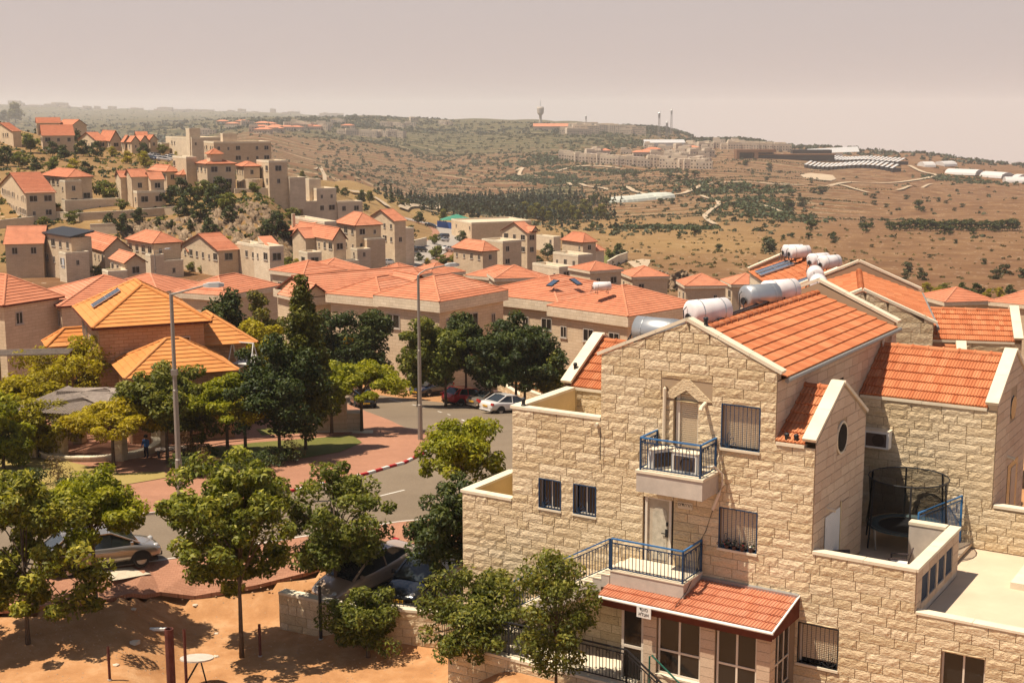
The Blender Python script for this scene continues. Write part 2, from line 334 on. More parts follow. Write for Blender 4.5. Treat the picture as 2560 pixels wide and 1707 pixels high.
# the bed of the paved area lies a little lower than the sheets on it
BED = [(-60, 41), (-18, 49.5), (-9, 51.5), (-6, 55), (0, 59), (19, 59), (23, 72), (9, 89.5), (2, 100), (-7, 111), (-26, 132), (-41, 131), (-59, 80)]
def in_poly(x, y, P):
    r = np.zeros(x.shape, bool)
    for (x0, y0), (x1, y1) in zip(P, P[1:] + P[:1]): r ^= ((y0 > y) != (y1 > y)) & (x < (x1 - x0) * (y - y0) / (y1 - y0 + 1e-12) + x0)
    return r
NEAR_PX = [(-150, 1455), (230, 1432), (446, 1402), (700, 1358), (996, 1311), (1120, 1293), (1180, 1330), (1100, 1360), (1000, 1400), (760, 1440), (640, 1470), (400, 1487), (240, 1512), (-150, 1545)]
PAD_PX = [(800, 1500), (1000, 1400), (1110, 1362), (1220, 1400), (1230, 1560), (1060, 1590), (880, 1572), (800, 1560)]
ZZ = ZZ - 0.35 * in_poly(XX, YY, BED)
for q_ in (NEAR_PX, PAD_PX): ZZ = ZZ - 0.25 * in_poly(XX, YY, [tuple(gp(*p_)[:2]) for p_ in q_])
V = np.stack([XX.ravel(), YY.ravel(), ZZ.ravel()], 1)
ii = np.arange((ND - 1) * NA).reshape(ND - 1, NA)[:, :-1].ravel(); quads = np.stack([ii, ii + 1, ii + NA + 1, ii + NA], 1)
def terrain_mat(t, bs):
    co = t.new('NewGeometry').outputs['Position']
    g = t.new('Attribute', attribute_name='green').outputs['Fac']; dry = t.new('Attribute', attribute_name='dry').outputs['Fac']; red = t.new('Attribute', attribute_name='reddirt').outputs['Fac']; sc2 = t.new('Attribute', attribute_name='terraced').outputs['Fac']
    mp = t.new('Mapping'); t.link(co, mp.inputs[0]); mp.inputs['Scale'].default_value = (0.35, 1.0, 1.0)
    n1 = t.noise(co, 0.012, 6, 0.6); n2 = t.noise(co, 0.09, 6, 0.65); n3 = t.noise(mp.outputs[0], 0.5, 5, 0.7); n4 = t.noise(co, 1.6, 5, 0.7)
    soil = t.ramp(n2, [(0.25, (0.085, 0.040, 0.019)), (0.45, (0.14, 0.068, 0.032)), (0.62, (0.185, 0.098, 0.046)), (0.8, (0.29, 0.19, 0.10))])
    dryc = t.ramp(n3, [(0.3, (0.20, 0.115, 0.04)), (0.6, (0.31, 0.20, 0.08)), (0.8, (0.42, 0.30, 0.155))])
    grn = t.ramp(n3, [(0.25, (0.030, 0.032, 0.013)), (0.55, (0.062, 0.058, 0.023)), (0.8, (0.15, 0.105, 0.045))])
    col = t.mix(t.math('MULTIPLY', dry, t.ramp(n1, [(0.3, (0.5,) * 3), (0.6, (1.0,) * 3)])), soil, dryc)
    gm = t.ramp(t.math('ADD', t.math('MULTIPLY', n2, 0.9), t.math('SUBTRACT', g, 0.62)), [(0.38, (0, 0, 0)), (0.56, (1, 1, 1))])
    col = t.mix(gm, col, grn)
    # field walls and terrace edges: thin pale lines that follow the slope, broken up
    sp = t.new('SeparateXYZ'); t.link(co, sp.inputs[0])
    warp = t.math('ADD', sp.outputs[1], t.math('MULTIPLY', t.noise(co, 0.004, 2, 0.5), 200.0))
    st = t.math('FRACT', t.math('DIVIDE', t.math('ADD', warp, t.math('MULTIPLY', sp.outputs[0], 0.25)), 21.0))
    ln = t.math('MULTIPLY', t.math('LESS_THAN', st, 0.2), t.math('GREATER_THAN', n3, 0.47))
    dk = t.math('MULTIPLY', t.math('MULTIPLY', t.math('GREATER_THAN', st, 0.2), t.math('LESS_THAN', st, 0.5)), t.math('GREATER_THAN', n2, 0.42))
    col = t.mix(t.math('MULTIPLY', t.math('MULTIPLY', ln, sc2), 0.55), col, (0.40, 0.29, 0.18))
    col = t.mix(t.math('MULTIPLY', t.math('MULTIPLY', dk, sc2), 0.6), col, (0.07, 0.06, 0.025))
    # scattered pale field stones
    vs_ = t.new('TexVoronoi'); vs_.inputs['Scale'].default_value = 0.35; t.link(co, vs_.inputs['Vector'])
    stn = t.math('MULTIPLY', t.math('LESS_THAN', vs_.outputs['Distance'], 0.17), t.math('GREATER_THAN', n2, 0.5))
    col = t.mix(t.math('MULTIPLY', stn, 0.65), col, (0.48, 0.38, 0.28))
    rd = t.ramp(t.noise(co, 0.9, 7, 0.7), [(0.25, (0.29, 0.135, 0.055)), (0.5, (0.39, 0.195, 0.085)), (0.75, (0.50, 0.29, 0.15))])
    col = t.mix(red, col, rd)
    t.link(col, bs.inputs['Base Color']); t.bump(bs, n4, 0.5, 0.12)
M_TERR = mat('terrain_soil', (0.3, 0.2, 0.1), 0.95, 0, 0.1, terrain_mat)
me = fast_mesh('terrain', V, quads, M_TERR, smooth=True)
P_ = px.ravel(); D_ = DD.ravel()
green = 0.55 * smooth01(D_, 520, 800) * (1 - smooth01(P_, 1500, 1750)) + 0.30 * smooth01(P_, 1500, 1750) * smooth01(D_, 500, 700)
green += 0.25 * smooth01(D_, 1500, 2000)
green = np.maximum(green, 0.42 * smooth01(-P_, -800, -700) * smooth01(D_, 235, 262) * (1 - smooth01(D_, 480, 560)))
green = np.maximum(green, 0.8 * smooth01(P_, 1000, 1150) * (1 - smooth01(P_, 1400, 1550)) * smooth01(D_, 600, 800) * (1 - smooth01(D_, 1100, 1300)))
drya = np.exp(-((np.log(D_) - math.log(520)) / 0.35) ** 2) * 0.75 * (1 - 0.85 * smooth01(P_, 1800, 2150)); drya = np.maximum(drya, smooth01(P_, 640, 760) * (1 - smooth01(P_, 1250, 1400)) * smooth01(D_, 350, 420) * (1 - smooth01(D_, 900, 1050)))
drya = np.maximum(drya, .7 * smooth01(-P_, -800, -700) * smooth01(D_, 235, 262) * (1 - smooth01(D_, 480, 560)))
redd = (1 - smooth01(D_, 100, 170)); terr = smooth01(D_, 600, 800) * (1 - 0.75 * smooth01(P_, 2000, 2300))
for nm, v in (('green', green), ('dry', drya), ('reddirt', redd), ('terraced', terr)):
    at = me.attributes.new(nm, 'FLOAT', 'POINT'); at.data.foreach_set('value', v.astype(np.float32))
terrain = new_obj('terrain', me, None, 'structure')
# ---------------------------------------------------------------- sheets laid on the terrain
def sheet(name, poly, m, dz, step=2.5, skirt=0.0, kind='structure', parent=None):
    """polygon (x, y) draped over the terrain, cut on a grid so it follows the slope; skirt = depth of its side faces"""
    bm = bmesh.new(); vs_ = [bm.verts.new((p[0], p[1], 0)) for p in poly]; f = bm.faces.new(vs_)
    if f.normal.z < 0 or f.calc_area() == 0: f.normal_flip()
    xs = [p[0] for p in poly]; ys = [p[1] for p in poly]
    for ax, lo, hi in ((0, min(xs), max(xs)), (1, min(ys), max(ys))):
        c = math.floor(lo / step) * step + step
        while c < hi:
            no = Vector((1, 0, 0)) if ax == 0 else Vector((0, 1, 0))
            bmesh.ops.bisect_plane(bm, geom=bm.verts[:] + bm.edges[:] + bm.faces[:], plane_co=no * c, plane_no=no); c += step
    bmesh.ops.recalc_face_normals(bm, faces=bm.faces)
    if sum(fc.normal.z for fc in bm.faces) < 0: bmesh.ops.reverse_faces(bm, faces=bm.faces)
    for v in bm.verts: v.co.z = tz(v.co.x, v.co.y) + dz
    if skirt:
        ed = [e for e in bm.edges if e.is_boundary]; r = bmesh.ops.extrude_edge_only(bm, edges=ed)
        for v in r['geom']:
            if isinstance(v, bmesh.types.BMVert): v.co.z -= skirt
        bmesh.ops.recalc_face_normals(bm, faces=bm.faces)
    me = bpy.data.meshes.new(name); bm.to_mesh(me); bm.free(); me.materials.append(m)
    return new_obj(name, me, parent, kind)
def ribbon(name, pts, w, m, dz, kind='structure', step=4.0, sub=True):
    """a road or path: centre line of (x, y), constant width"""
    P = [Vector((p[0], p[1], 0)) for p in pts]
    if sub:
        Q = []
        for i in range(len(P) - 1):
            p0, p1, p2, p3 = P[max(i - 1, 0)], P[i], P[i + 1], P[min(i + 2, len(P) - 1)]; n = max(2, int((p2 - p1).length / step))
            for j in range(n):
                t = j / n; Q.append(0.5 * ((2 * p1) + (-p0 + p2) * t + (2 * p0 - 5 * p1 + 4 * p2 - p3) * t * t + (-p0 + 3 * p1 - 3 * p2 + p3) * t ** 3))
        P = Q + [P[-1]]
    V = []; Fc = []; n = len(P); wl = w if isinstance(w, (list, tuple)) else [w, w]
    for i, p in enumerate(P):
        d = (P[min(i + 1, n - 1)] - P[max(i - 1, 0)]).normalized(); s = Vector((d.y, -d.x, 0)); ww = wl[0] + (wl[1] - wl[0]) * i / (n - 1)
        for k_ in (-1, -0.33, 0.33, 1): q = p + s * ww / 2 * k_; V.append((q.x, q.y, tz(q.x, q.y) + dz))
    for i in range(n - 1):
        for k_ in range(3): a = i * 4 + k_; Fc.append((a, a + 1, a + 5, a + 4))
    me = mesh_of(name, V, Fc, m, smooth=True)
    bm = bmesh.new(); bm.from_mesh(me); bmesh.ops.recalc_face_normals(bm, faces=bm.faces)
    if sum(f.normal.z for f in bm.faces) < 0: bmesh.ops.reverse_faces(bm, faces=bm.faces)
    bm.to_mesh(me); bm.free()
    return new_obj(name, me, None, kind)
def surf(name, a, b, scale, bump=0.2, rough=0.9, detail=6):
    def f(t, bs):
        co = t.new('NewGeometry').outputs['Position']; n = t.noise(co, scale, detail, 0.65); n2 = t.noise(co, 9, 4, 0.7)
        col = t.mix(0.45, t.ramp(n, [(0.3, a), (0.7, b)]), t.ramp(n2, [(0.3, tuple(x * 0.75 for x in a)), (0.7, b)])); t.link(col, bs.inputs['Base Color']); t.bump(bs, n2, bump, 0.02)
    return mat(name, a, rough, 0, 0.2, f)
M_ASPH = surf('asphalt_worn', (0.15, 0.108, 0.072), (0.22, 0.165, 0.112), 0.18, 0.25)
M_ASPHF = surf('asphalt_far', (0.30, 0.25, 0.21), (0.36, 0.31, 0.26), 0.1, 0.1)
M_TRACK = surf('track_chalk', (0.36, 0.265, 0.17), (0.46, 0.35, 0.24), 0.05, 0.1)
M_LAWN = surf('lawn_green', (0.06, 0.085, 0.014), (0.19, 0.155, 0.04), 0.25, 0.6)
M_LAWND = surf('lawn_parched', (0.26, 0.185, 0.055), (0.36, 0.265, 0.09), 0.3, 0.5)
def paving(name, a, b, w, h, mortar):
    def f(t, bs):
        co = t.new('NewGeometry').outputs['Position']; br = t.new('TexBrick'); t.link(co, br.inputs['Vector'])
        br.inputs['Color1'].default_value = (*a, 1); br.inputs['Color2'].default_value = (*b, 1); br.inputs['Mortar'].default_value = (*mortar, 1)
        br.inputs['Scale'].default_value = 1.0; br.inputs['Brick Width'].default_value = w; br.inputs['Row Height'].default_value = h; br.inputs['Mortar Size'].default_value = 0.006
        n = t.noise(co, 0.35, 6, 0.65); col = t.mix(0.8, br.outputs['Color'], t.ramp(n, [(0.25, (0.75, 0.72, 0.7)), (0.75, (1.08, 1.05, 1.03))]), 'MULTIPLY'); t.link(col, bs.inputs['Base Color'])
    return mat(name, a, 0.9, 0, 0.2, f)
M_PAVE = paving('paving_red', (0.34, 0.165, 0.10), (0.39, 0.195, 0.12), 0.2, 0.1, (0.25, 0.115, 0.07))
M_PAVEP = paving('paving_pale', (0.52, 0.44, 0.33), (0.56, 0.48, 0.36), 0.4, 0.4, (0.4, 0.32, 0.24))
# ---------------------------------------------------------------- masonry and roof helpers (all in a house's own frame)
rng = random.Random(7)
ZU = Vector((0, 0, 1))
def _stone_variant(seed, rough):
    r = random.Random(seed); nx, nz = (5, 2) if rough else (1, 1); V = []; Fc = []
    for j in range(nz + 1):
        for i in range(nx + 1):
            edge = i in (0, nx) or j in (0, nz)
            d = (0.018 + r.uniform(-.004, .006) if edge else 0.034 + r.uniform(-0.012, 0.014)) if rough else 0.012
            V.append((i / nx, d, j / nz))
    k = len(V)
    for j in range(nz):
        for i in range(nx): a = j * (nx + 1) + i; Fc.append((a, a + 1, a + nx + 2, a + nx + 1))
    ring = [i for i in range(nx + 1)] + [j * (nx + 1) + nx for j in range(1, nz + 1)] + [nz * (nx + 1) + i for i in range(nx - 1, -1, -1)] + [j * (nx + 1) for j in range(nz - 1, 0, -1)]
    for q in ring: V.append((V[q][0], -0.01, V[q][2]))
    n = len(ring)
    for q in range(n): Fc.append((ring[(q + 1) % n], ring[q], k + q, k + (q + 1) % n))
    return np.array(V), Fc
STV = {True: [_stone_variant(s, True) for s in range(10)], False: [_stone_variant(99, False)]}
STM = {}
def _stone_mesh(rough, i, m):
    key = (rough, i, m.name)
    if key not in STM:
        V, Fc = STV[rough][i]; STM[key] = mesh_of('stone', [(v[0], -v[1], v[2]) for v in V], Fc, m)
    return STM[key]
def basis(ex, ey, ez, o): return Matrix(((ex.x, ey.x, ez.x, o.x), (ex.y, ey.y, ez.y, o.y), (ex.z, ey.z, ez.z, o.z), (0, 0, 0, 1)))
def stones(parent, O, ex, bands, openings, m, rough=True, n_ind=0, seed=1, gap=0.011, lmin=0.42, lmax=1.05):
    """courses of stone blocks on a wall face. bands: (s0, s1, z0, z1, rows) or with a gable (s0, s1, z0, z1, rows, sa, za)."""
    O, ex = Vector(O), Vector(ex); en = ex.cross(ZU); r = random.Random(seed); rects = []; traps = []
    for b in bands:
        s0, s1, z0, z1, n = b[:5]; ch = (z1 - z0) / n; lev = [(z0 + i * ch, z0 + (i + 1) * ch, None) for i in range(n)]
        if len(b) > 5:
            sa, za = b[5], b[6]; k = max(1, round((za - z1) / ch)); h2 = (za - z1) / k; lev += [(z1 + i * h2, z1 + (i + 1) * h2, 1) for i in range(k)]
        for za_, zb_, g in lev:
            for ca, cb in ((za_, zb_),):
                def lim(z):
                    if g is None: return s0, s1
                    t = (z - b[3]) / (b[6] - b[3]); return s0 + (b[5] - s0) * t, s1 + (b[5] - s1) * t
                (a0, b0), (a1, b1) = lim(ca), lim(cb)
                free = [(a0, b0)]
                for o in openings:
                    if o[2] < cb - 0.01 and o[3] > ca + 0.01:
                        nf = []
                        for p, q in free:
                            if o[1] <= p or o[0] >= q: nf.append((p, q)); continue
                            if o[0] > p: nf.append((p, o[0]))
                            if o[1] < q: nf.append((o[1], q))
                        free = nf
                        if g is None and o[0] >= a0 - .01 and o[1] <= b0 + .01:
                            if o[2] - ca > 0.04: rects.append((o[0], o[1], ca, o[2]))
                            if cb - o[3] > 0.04: rects.append((o[0], o[1], o[3], cb))
                for p, q in free:
                    x = p
                    while x < q - 0.02:
                        L = r.uniform(lmin, lmax); e = min(q, x + L)
                        if q - e < 0.25: e = q
                        if g is None: rects.append((x, e, ca, cb))
                        else: traps.append((max(x, a0), min(e, b0), max(x, a1), min(e, b1), ca, cb))
                        x = e
    order = sorted(range(len(rects)), key=lambda i: -(rects[i][1] - rects[i][0]) * (rects[i][3] - rects[i][2]) * (0.6 + 0.4 * r.random()))
    ind = set(order[:n_ind]); nv = len(STV[rough]); SV = []; SF = []; ST = []
    mw = basis(ex, -en, ZU, O)
    for i, (a, e, z0, z1) in enumerate(rects):
        v = r.randrange(nv); a2, e2, za, zb = a + gap, e - gap, z0 + gap * 0.7, z1 - gap * 0.7
        if e2 - a2 < 0.03: continue
        if i in ind:
            o = new_obj('stone', _stone_mesh(rough, v, m), parent); p = O + ex * a2 + ZU * za
            o.matrix_local = basis(ex * (e2 - a2), -en, ZU * (zb - za), p)
        else:
            Vv, Fv = STV[rough][v]; bse = len(SV); tt = r.random()
            SV += [O + ex * (a2 + (e2 - a2) * q[0]) + en * q[1] + ZU * (za + (zb - za) * q[2]) for q in Vv.tolist()]
            SF += [[bse + k for k in f] for f in Fv]; ST += [tt] * len(Fv)
    for a0, b0, a1, b1, z0, z1 in traps:
        v = r.randrange(nv); Vv, Fv = STV[rough][v]; bse = len(SV); tt = r.random(); za, zb = z0 + gap * 0.7, z1 - gap * 0.7
        if b0 - a0 < 0.05: continue
        b1 = max(b1, a1 + 0.001)
        for q in Vv.tolist():
            lo, hi = a0 + (a1 - a0) * q[2] + gap, b0 + (b1 - b0) * q[2] - gap
            SV.append(O + ex * (lo + (hi - lo) * q[0]) + en * q[1] + ZU * (za + (zb - za) * q[2]))
        SF += [[bse + k for k in f] for f in Fv]; ST += [tt] * len(Fv)
    if SF:
        me = mesh_of('stonework', SV, SF, m, tint=ST); new_obj('stonework', me, parent, 'stuff')
def panel(mb, O, ex, s0, s1, z0, z1, openings=(), reveal=0.2, m=0, gable=None):
    """wall face with real openings and their reveals, into a mesh builder"""
    O, ex = Vector(O), Vector(ex); en = ex.cross(ZU); P = lambda s, z, d=0.0: O + ex * s + ZU * z - en * d
    ops = [o for o in openings if o[0] >= s0 - 1e-6 and o[1] <= s1 + 1e-6 and o[2] < z1 and o[3] > z0]
    S = sorted({s0, s1} | {v for o in ops for v in o[:2]}); Z = sorted({z0, z1} | {v for o in ops for v in o[2:4] if z0 < v < z1})
    for a, b in zip(S, S[1:]):
        for c, d in zip(Z, Z[1:]):
            ms, mz = (a + b) / 2, (c + d) / 2
            if any(o[0] < ms < o[1] and o[2] < mz < o[3] for o in ops): continue
            mb.add([P(a, c), P(b, c), P(b, d), P(a, d)], [(0, 1, 2, 3)], m)
    for o in ops:
        a, b, c, d = o[:4]; c = max(c, z0); d = min(d, z1)
        for q in (((a, c), (a, d)), ((a, d), (b, d)), ((b, d), (b, c)), ((b, c), (a, c))):
            mb.add([P(*q[0]), P(*q[1]), P(*q[1], reveal), P(*q[0], reveal)], [(0, 1, 2, 3)], m)
        mb.add([P(a, c, reveal), P(b, c, reveal), P(b, d, reveal), P(a, d, reveal)], [(0, 1, 2, 3)], m)
    if gable: mb.add([P(s0, z1), P(s1, z1), P(gable[0], gable[1])], [(0, 1, 2)], m)
TPROF = [(0, .012), (.1, .03), (.22, .03), (.33, .002), (.5, .002), (.6, .03), (.72, .03), (.83, .002), (1, .002)]
TLM = {}
def tile_mesh(tw, tl, m):
    key = (tw, tl, m.name)
    if key not in TLM:
        V, Fc = _tile_geo(tw, tl); TLM[key] = mesh_of('tile', V, Fc, m)
    return TLM[key]
def _tile_geo(tw, tl):
    n = len(TPROF); V = [(s * tw, 0.0, h + 0.05) for s, h in TPROF] + [(s * tw, tl + 0.03, h) for s, h in TPROF] + [(s * tw, 0.0, h - 0.02) for s, h in TPROF]
    Fc = [(i, i + 1, n + i + 1, n + i) for i in range(n - 1)] + [(2 * n + i, 2 * n + i + 1, i + 1, i) for i in range(n - 1)]
    return V, Fc
def tiles(parent, O, ex, ey, w, l, m, n_ind=0, tw=0.2, tl=0.4, seed=3):
    """rectangular roof slope of single tiles, O = lower left corner, ex along the eave, ey up the slope"""
    O, ex, ey = Vector(O), Vector(ex).normalized(), Vector(ey).normalized(); en = ex.cross(ey); nx = max(1, round(w / tw)); ny = max(1, round(l / tl)); tw, tl = w / nx, l / ny
    V0, F0 = _tile_geo(tw, tl); V0 = np.array(V0); SV = []; SF = []; ST = []; r = random.Random(seed); me = tile_mesh(round(tw, 4), round(tl, 4), m); cnt = 0; b = 0
    E = np.array([ex, ey, en])
    for j in range(ny):
        for i in range(nx):
            p = O + ex * (i * tw) + ey * (j * tl)
            if cnt < n_ind:
                o = new_obj('tile', me, parent); o.matrix_local = basis(ex, ey, en, p + en * r.uniform(0, 0.006)); cnt += 1
            else:
                SV.append(V0 @ E + np.array(p)); SF += [[b + k for k in f] for f in F0]; b += len(V0); ST += [r.random()] * len(F0)
    if SF: new_obj('tile_field', mesh_of('tile_field', np.concatenate(SV), SF, m, tint=ST), parent, 'stuff')
def rows(parent, poly, m, tl=0.36, lip=0.045, name='tile_courses', kind=None, seed=1):
    """roof slope of any convex outline (3d points, first edge = eave) as stepped courses"""
    P = [Vector(p) for p in poly]; ex = (P[1] - P[0]).normalized(); en = ex.cross(P[2] - P[0]).normalized(); ey = en.cross(ex); O = P[0]
    Q = [((p - O).dot(ex), (p - O).dot(ey)) for p in P]; T = max(q[1] for q in Q); n = max(1, round(T / tl)); tl = T / n; r = random.Random(seed)
    def rng_at(t):
        xs = []
        for (a, b), (c, d) in zip(Q, Q[1:] + Q[:1]):
            if min(b, d) - 1e-6 <= t <= max(b, d) + 1e-6:
                if abs(d - b) < 1e-6: xs += [a, c]
                else: xs.append(a + (c - a) * (t - b) / (d - b))
        return (min(xs), max(xs)) if xs else (0, 0)
    V = []; Fc = []; TT = []
    for j in range(n):
        t0, t1 = j * tl, (j + 1) * tl; a0, b0 = rng_at(min(t0, T)); a1, b1 = rng_at(min(t1, T)); p = lambda s, t, h: O + ex * s + ey * t + en * h
        k = len(V); V += [p(a0, t0, lip), p(b0, t0, lip), p(b1, t1 + 0.02, 0.004), p(a1, t1 + 0.02, 0.004), p(a0, t0, -0.01), p(b0, t0, -0.01)]
        Fc += [(k, k + 1, k + 2, k + 3), (k + 4, k + 5, k + 1, k)]; tt = r.random() * 0.3; TT += [tt, tt]
    o = new_obj(name, mesh_of(name, V, Fc, m, tint=TT), parent, kind); return o
CAPM = {}
def caps(parent, p, q, m, r=0.11, seg=0.42, single=True, name='ridge_tile'):
    p, q = Vector(p), Vector(q); L = (q - p).length; n = max(1, round(L / seg)); d = (q - p) / n; dn = d.normalized(); a = dn.cross(ZU).normalized(); up = a.cross(dn)
    if not single:
        mb = MB(); K = 5; V = []
        for e in (0, 1):
            for k_ in range(K + 1): t = math.pi * k_ / K; V.append((p if e == 0 else q) + a * math.cos(t) * r + up * (math.sin(t) * r - 0.02))
        mb.add(V, [(k_, k_ + 1, K + 2 + k_, K + 1 + k_) for k_ in range(K)] + [list(range(K + 1))[::-1], list(range(K + 1, 2 * K + 2))]); return mb.build(name, m, parent, smooth=False)
    key = (round(d.length, 3), r, m.name)
    if key not in CAPM:
        V = []; Fc = []; K = 6
        for y, rr in ((0, r * 1.18), (0.06, r * 1.18), (0.07, r), (d.length + 0.04, r * 0.93)):
            for k_ in range(K + 1): t = math.pi * k_ / K; V.append((math.cos(t) * rr, y, math.sin(t) * rr - 0.03))
        for i in range(3):
            for k_ in range(K): b = i * (K + 1) + k_; Fc.append((b + 1, b, b + K + 1, b + K + 2))
        Fc.append(tuple(range(K + 1))); CAPM[key] = mesh_of('ridge_tile', V, Fc, m)
    for i in range(n):
        o = new_obj(name, CAPM[key], parent); o.matrix_local = basis(a, dn, up, p + d * i)
def coping(parent, p, q, across, w=0.34, th=0.09, seg=1.3, m=None, name='coping_stone', over=0.05):
    """slabs along a wall head from p to q; across = direction of the wall thickness"""
    p, q, c = Vector(p), Vector(q), Vector(across).normalized(); L = (q - p).length; n = max(1, round(L / seg)); d = (q - p) / n; dn = d.normalized(); up = c.cross(dn).normalized()
    if up.z < 0: up = -up
    for i in range(n):
        mb = MB(); o = p + d * i + dn * 0.005 - c * over; mb.obox(o, d - dn * 0.01, c * (w + over), up * (th - 0.003 * (i % 2)), 0); mb.build(name, m or M_COPING, parent)
BALM = {}
def railing(parent, pts, h=1.0, m=None, top=None, sp=0.115, knot=True):
    """metal railing: top rail, second rail, bottom rail, posts and balusters"""
    m = m or M_BLUED; top = top or m; pts = [Vector(p) for p in pts]; f = MB(); tr = MB()
    for p in pts: f.box(p.x - .025, p.x + .025, p.y - .025, p.y + .025, p.z, p.z + h)
    for p, q in zip(pts, pts[1:]):
        tr.bar(p + ZU * h, q + ZU * h, 0.055, 0.04); f.bar(p + ZU * (h - .13), q + ZU * (h - .13), 0.03); f.bar(p + ZU * .07, q + ZU * .07, 0.03)
        L = (q - p).length; n = max(1, round(L / sp)); key = (round(h, 2), m.name)
        if key not in BALM: b = MB(); b.box(-.009, .009, -.009, .009, .07, h - .13); BALM[key] = mesh_of('baluster', b.V, b.F, m)
        for i in range(1, n):
            c = p + (q - p) * i / n; o = new_obj('baluster', BALM[key], parent); o.location = c
            if knot and i % 3 == 1 and i + 1 < n:
                c2 = p + (q - p) * (i + 1) / n; f.bar(c + ZU * (h - .13), c2 + ZU * (h - .25), 0.012); f.bar(c + ZU * (h - .25), c2 + ZU * (h - .13), 0.012)
    f.build('rail_frame', m, parent); tr.build('handrail', top, parent)
def window_shutter(parent, O, ex, a, b, z0, z1, grille=M_BLUED, scroll=None, drop=0.0, depth=0.16):
    """closed roller shutter in an opening with an iron grille and a sill"""
    O, ex = Vector(O), Vector(ex); en = ex.cross(ZU); P = lambda s, z, d: O + ex * s + ZU * z + en * d
    w = new_obj('window', None, parent) if False else None
    fr = MB()
    for s0, s1, c0, c1 in ((a, a + .07, z0, z1), (b - .05, b, z0, z1)): fr.obox(P(s0, c0, -depth), ex * (s1 - s0), -en * .04, ZU * (c1 - c0))
    win = fr.build('window_frame', M_FRAMEW, parent)
    sh = MB(); n = int((z1 - z0 - .04) / .055)
    for i in range(n):
        z = z0 + .03 + i * .055
        if z < z0 + drop: continue
        sh.add([P(a + .07, z, -depth + .015), P(b - .05, z, -depth + .015), P(b - .05, z + .05, -depth + .03), P(a + .07, z + .05, -depth + .03), P(a + .07, z + .05, -depth - .01), P(b - .05, z + .05, -depth - .01)], [(0, 1, 2, 3), (3, 2, 5, 4)])
    sh.build('shutter', M_SHUT, win)
    if drop:
        g = MB(); g.obox(P(a + .05, z0, -depth - .03), ex * (b - a - .1), -en * .02, ZU * (drop + .03)); g.build('pane', M_GLASS, win)
    sl_ = MB(); sl_.obox(P(a - .04, z0 - .07, .07), ex * (b - a + .08), -en * .3, ZU * .07); sl_.build('sill', M_COPING, parent)
    if grille:
        gr = MB(); d = .012
        for p, q in (((a, z0), (b, z0)), ((a, z1), (b, z1)), ((a, z0), (a, z1)), ((b, z0), (b, z1))): gr.bar(P(*p, d), P(*q, d), .035)
        k = int((b - a) / .125)
        for i in range(1, k): s = a + (b - a) * i / k; gr.bar(P(s, z0, d), P(s, z1, d), .014)
        if scroll is not None:
            for dx, hh, rr in ((0.0, .42, .05), (.10, .30, .045), (-.10, .24, .04), (.17, .14, .045), (-.16, .12, .04)):
                bx = scroll; pts = [P(bx + dx * t * t, z0 + hh * t, d + .02) for t in (0, .3, .6, 1)] + [P(bx + dx + math.copysign(rr, dx + .01) * (1 - math.cos(u)), z0 + hh + rr * math.sin(u), d + .02) for u in (.8, 1.6, 2.5, 3.4, 4.4)]
                gr.tube(pts, .009, 4)
        gr.build('grille', grille, parent)
def glazed(parent, O, ex, a, b, z0, z1, cols=2, rows_=1, fm=None, depth=0.12, split=None, fw=.05, name='window'):
    """framed window with separate panes"""
    O, ex = Vector(O), Vector(ex); en = ex.cross(ZU); P = lambda s, z, d: O + ex * s + ZU * z + en * d; f = MB(); fm = fm or M_FRAMEW
    S = [a + (b - a) * i / cols for i in range(cols + 1)]; Z = split or [z0 + (z1 - z0) * i / rows_ for i in range(rows_ + 1)]
    for s in S: s_ = min(max(s - fw / 2, a), b - fw); f.obox(P(s_, z0, -depth), ex * fw, -en * .05, ZU * (z1 - z0))
    for z in Z: z_ = min(max(z - fw / 2, z0), z1 - fw); f.obox(P(a, z_, -depth + .004), ex * (b - a), -en * .05, ZU * fw)
    fo = f.build(name, fm, parent)
    for s0, s1 in zip(S, S[1:]):
        for c0, c1 in zip(Z, Z[1:]):
            g = MB(); g.add([P(s0 + .02, c0 + .02, -depth - .02), P(s1 - .02, c0 + .02, -depth - .02), P(s1 - .02, c1 - .02, -depth - .02), P(s0 + .02, c1 - .02, -depth - .02)], [(0, 1, 2, 3)]); g.build('pane', M_GLASS, fo)
    return fo
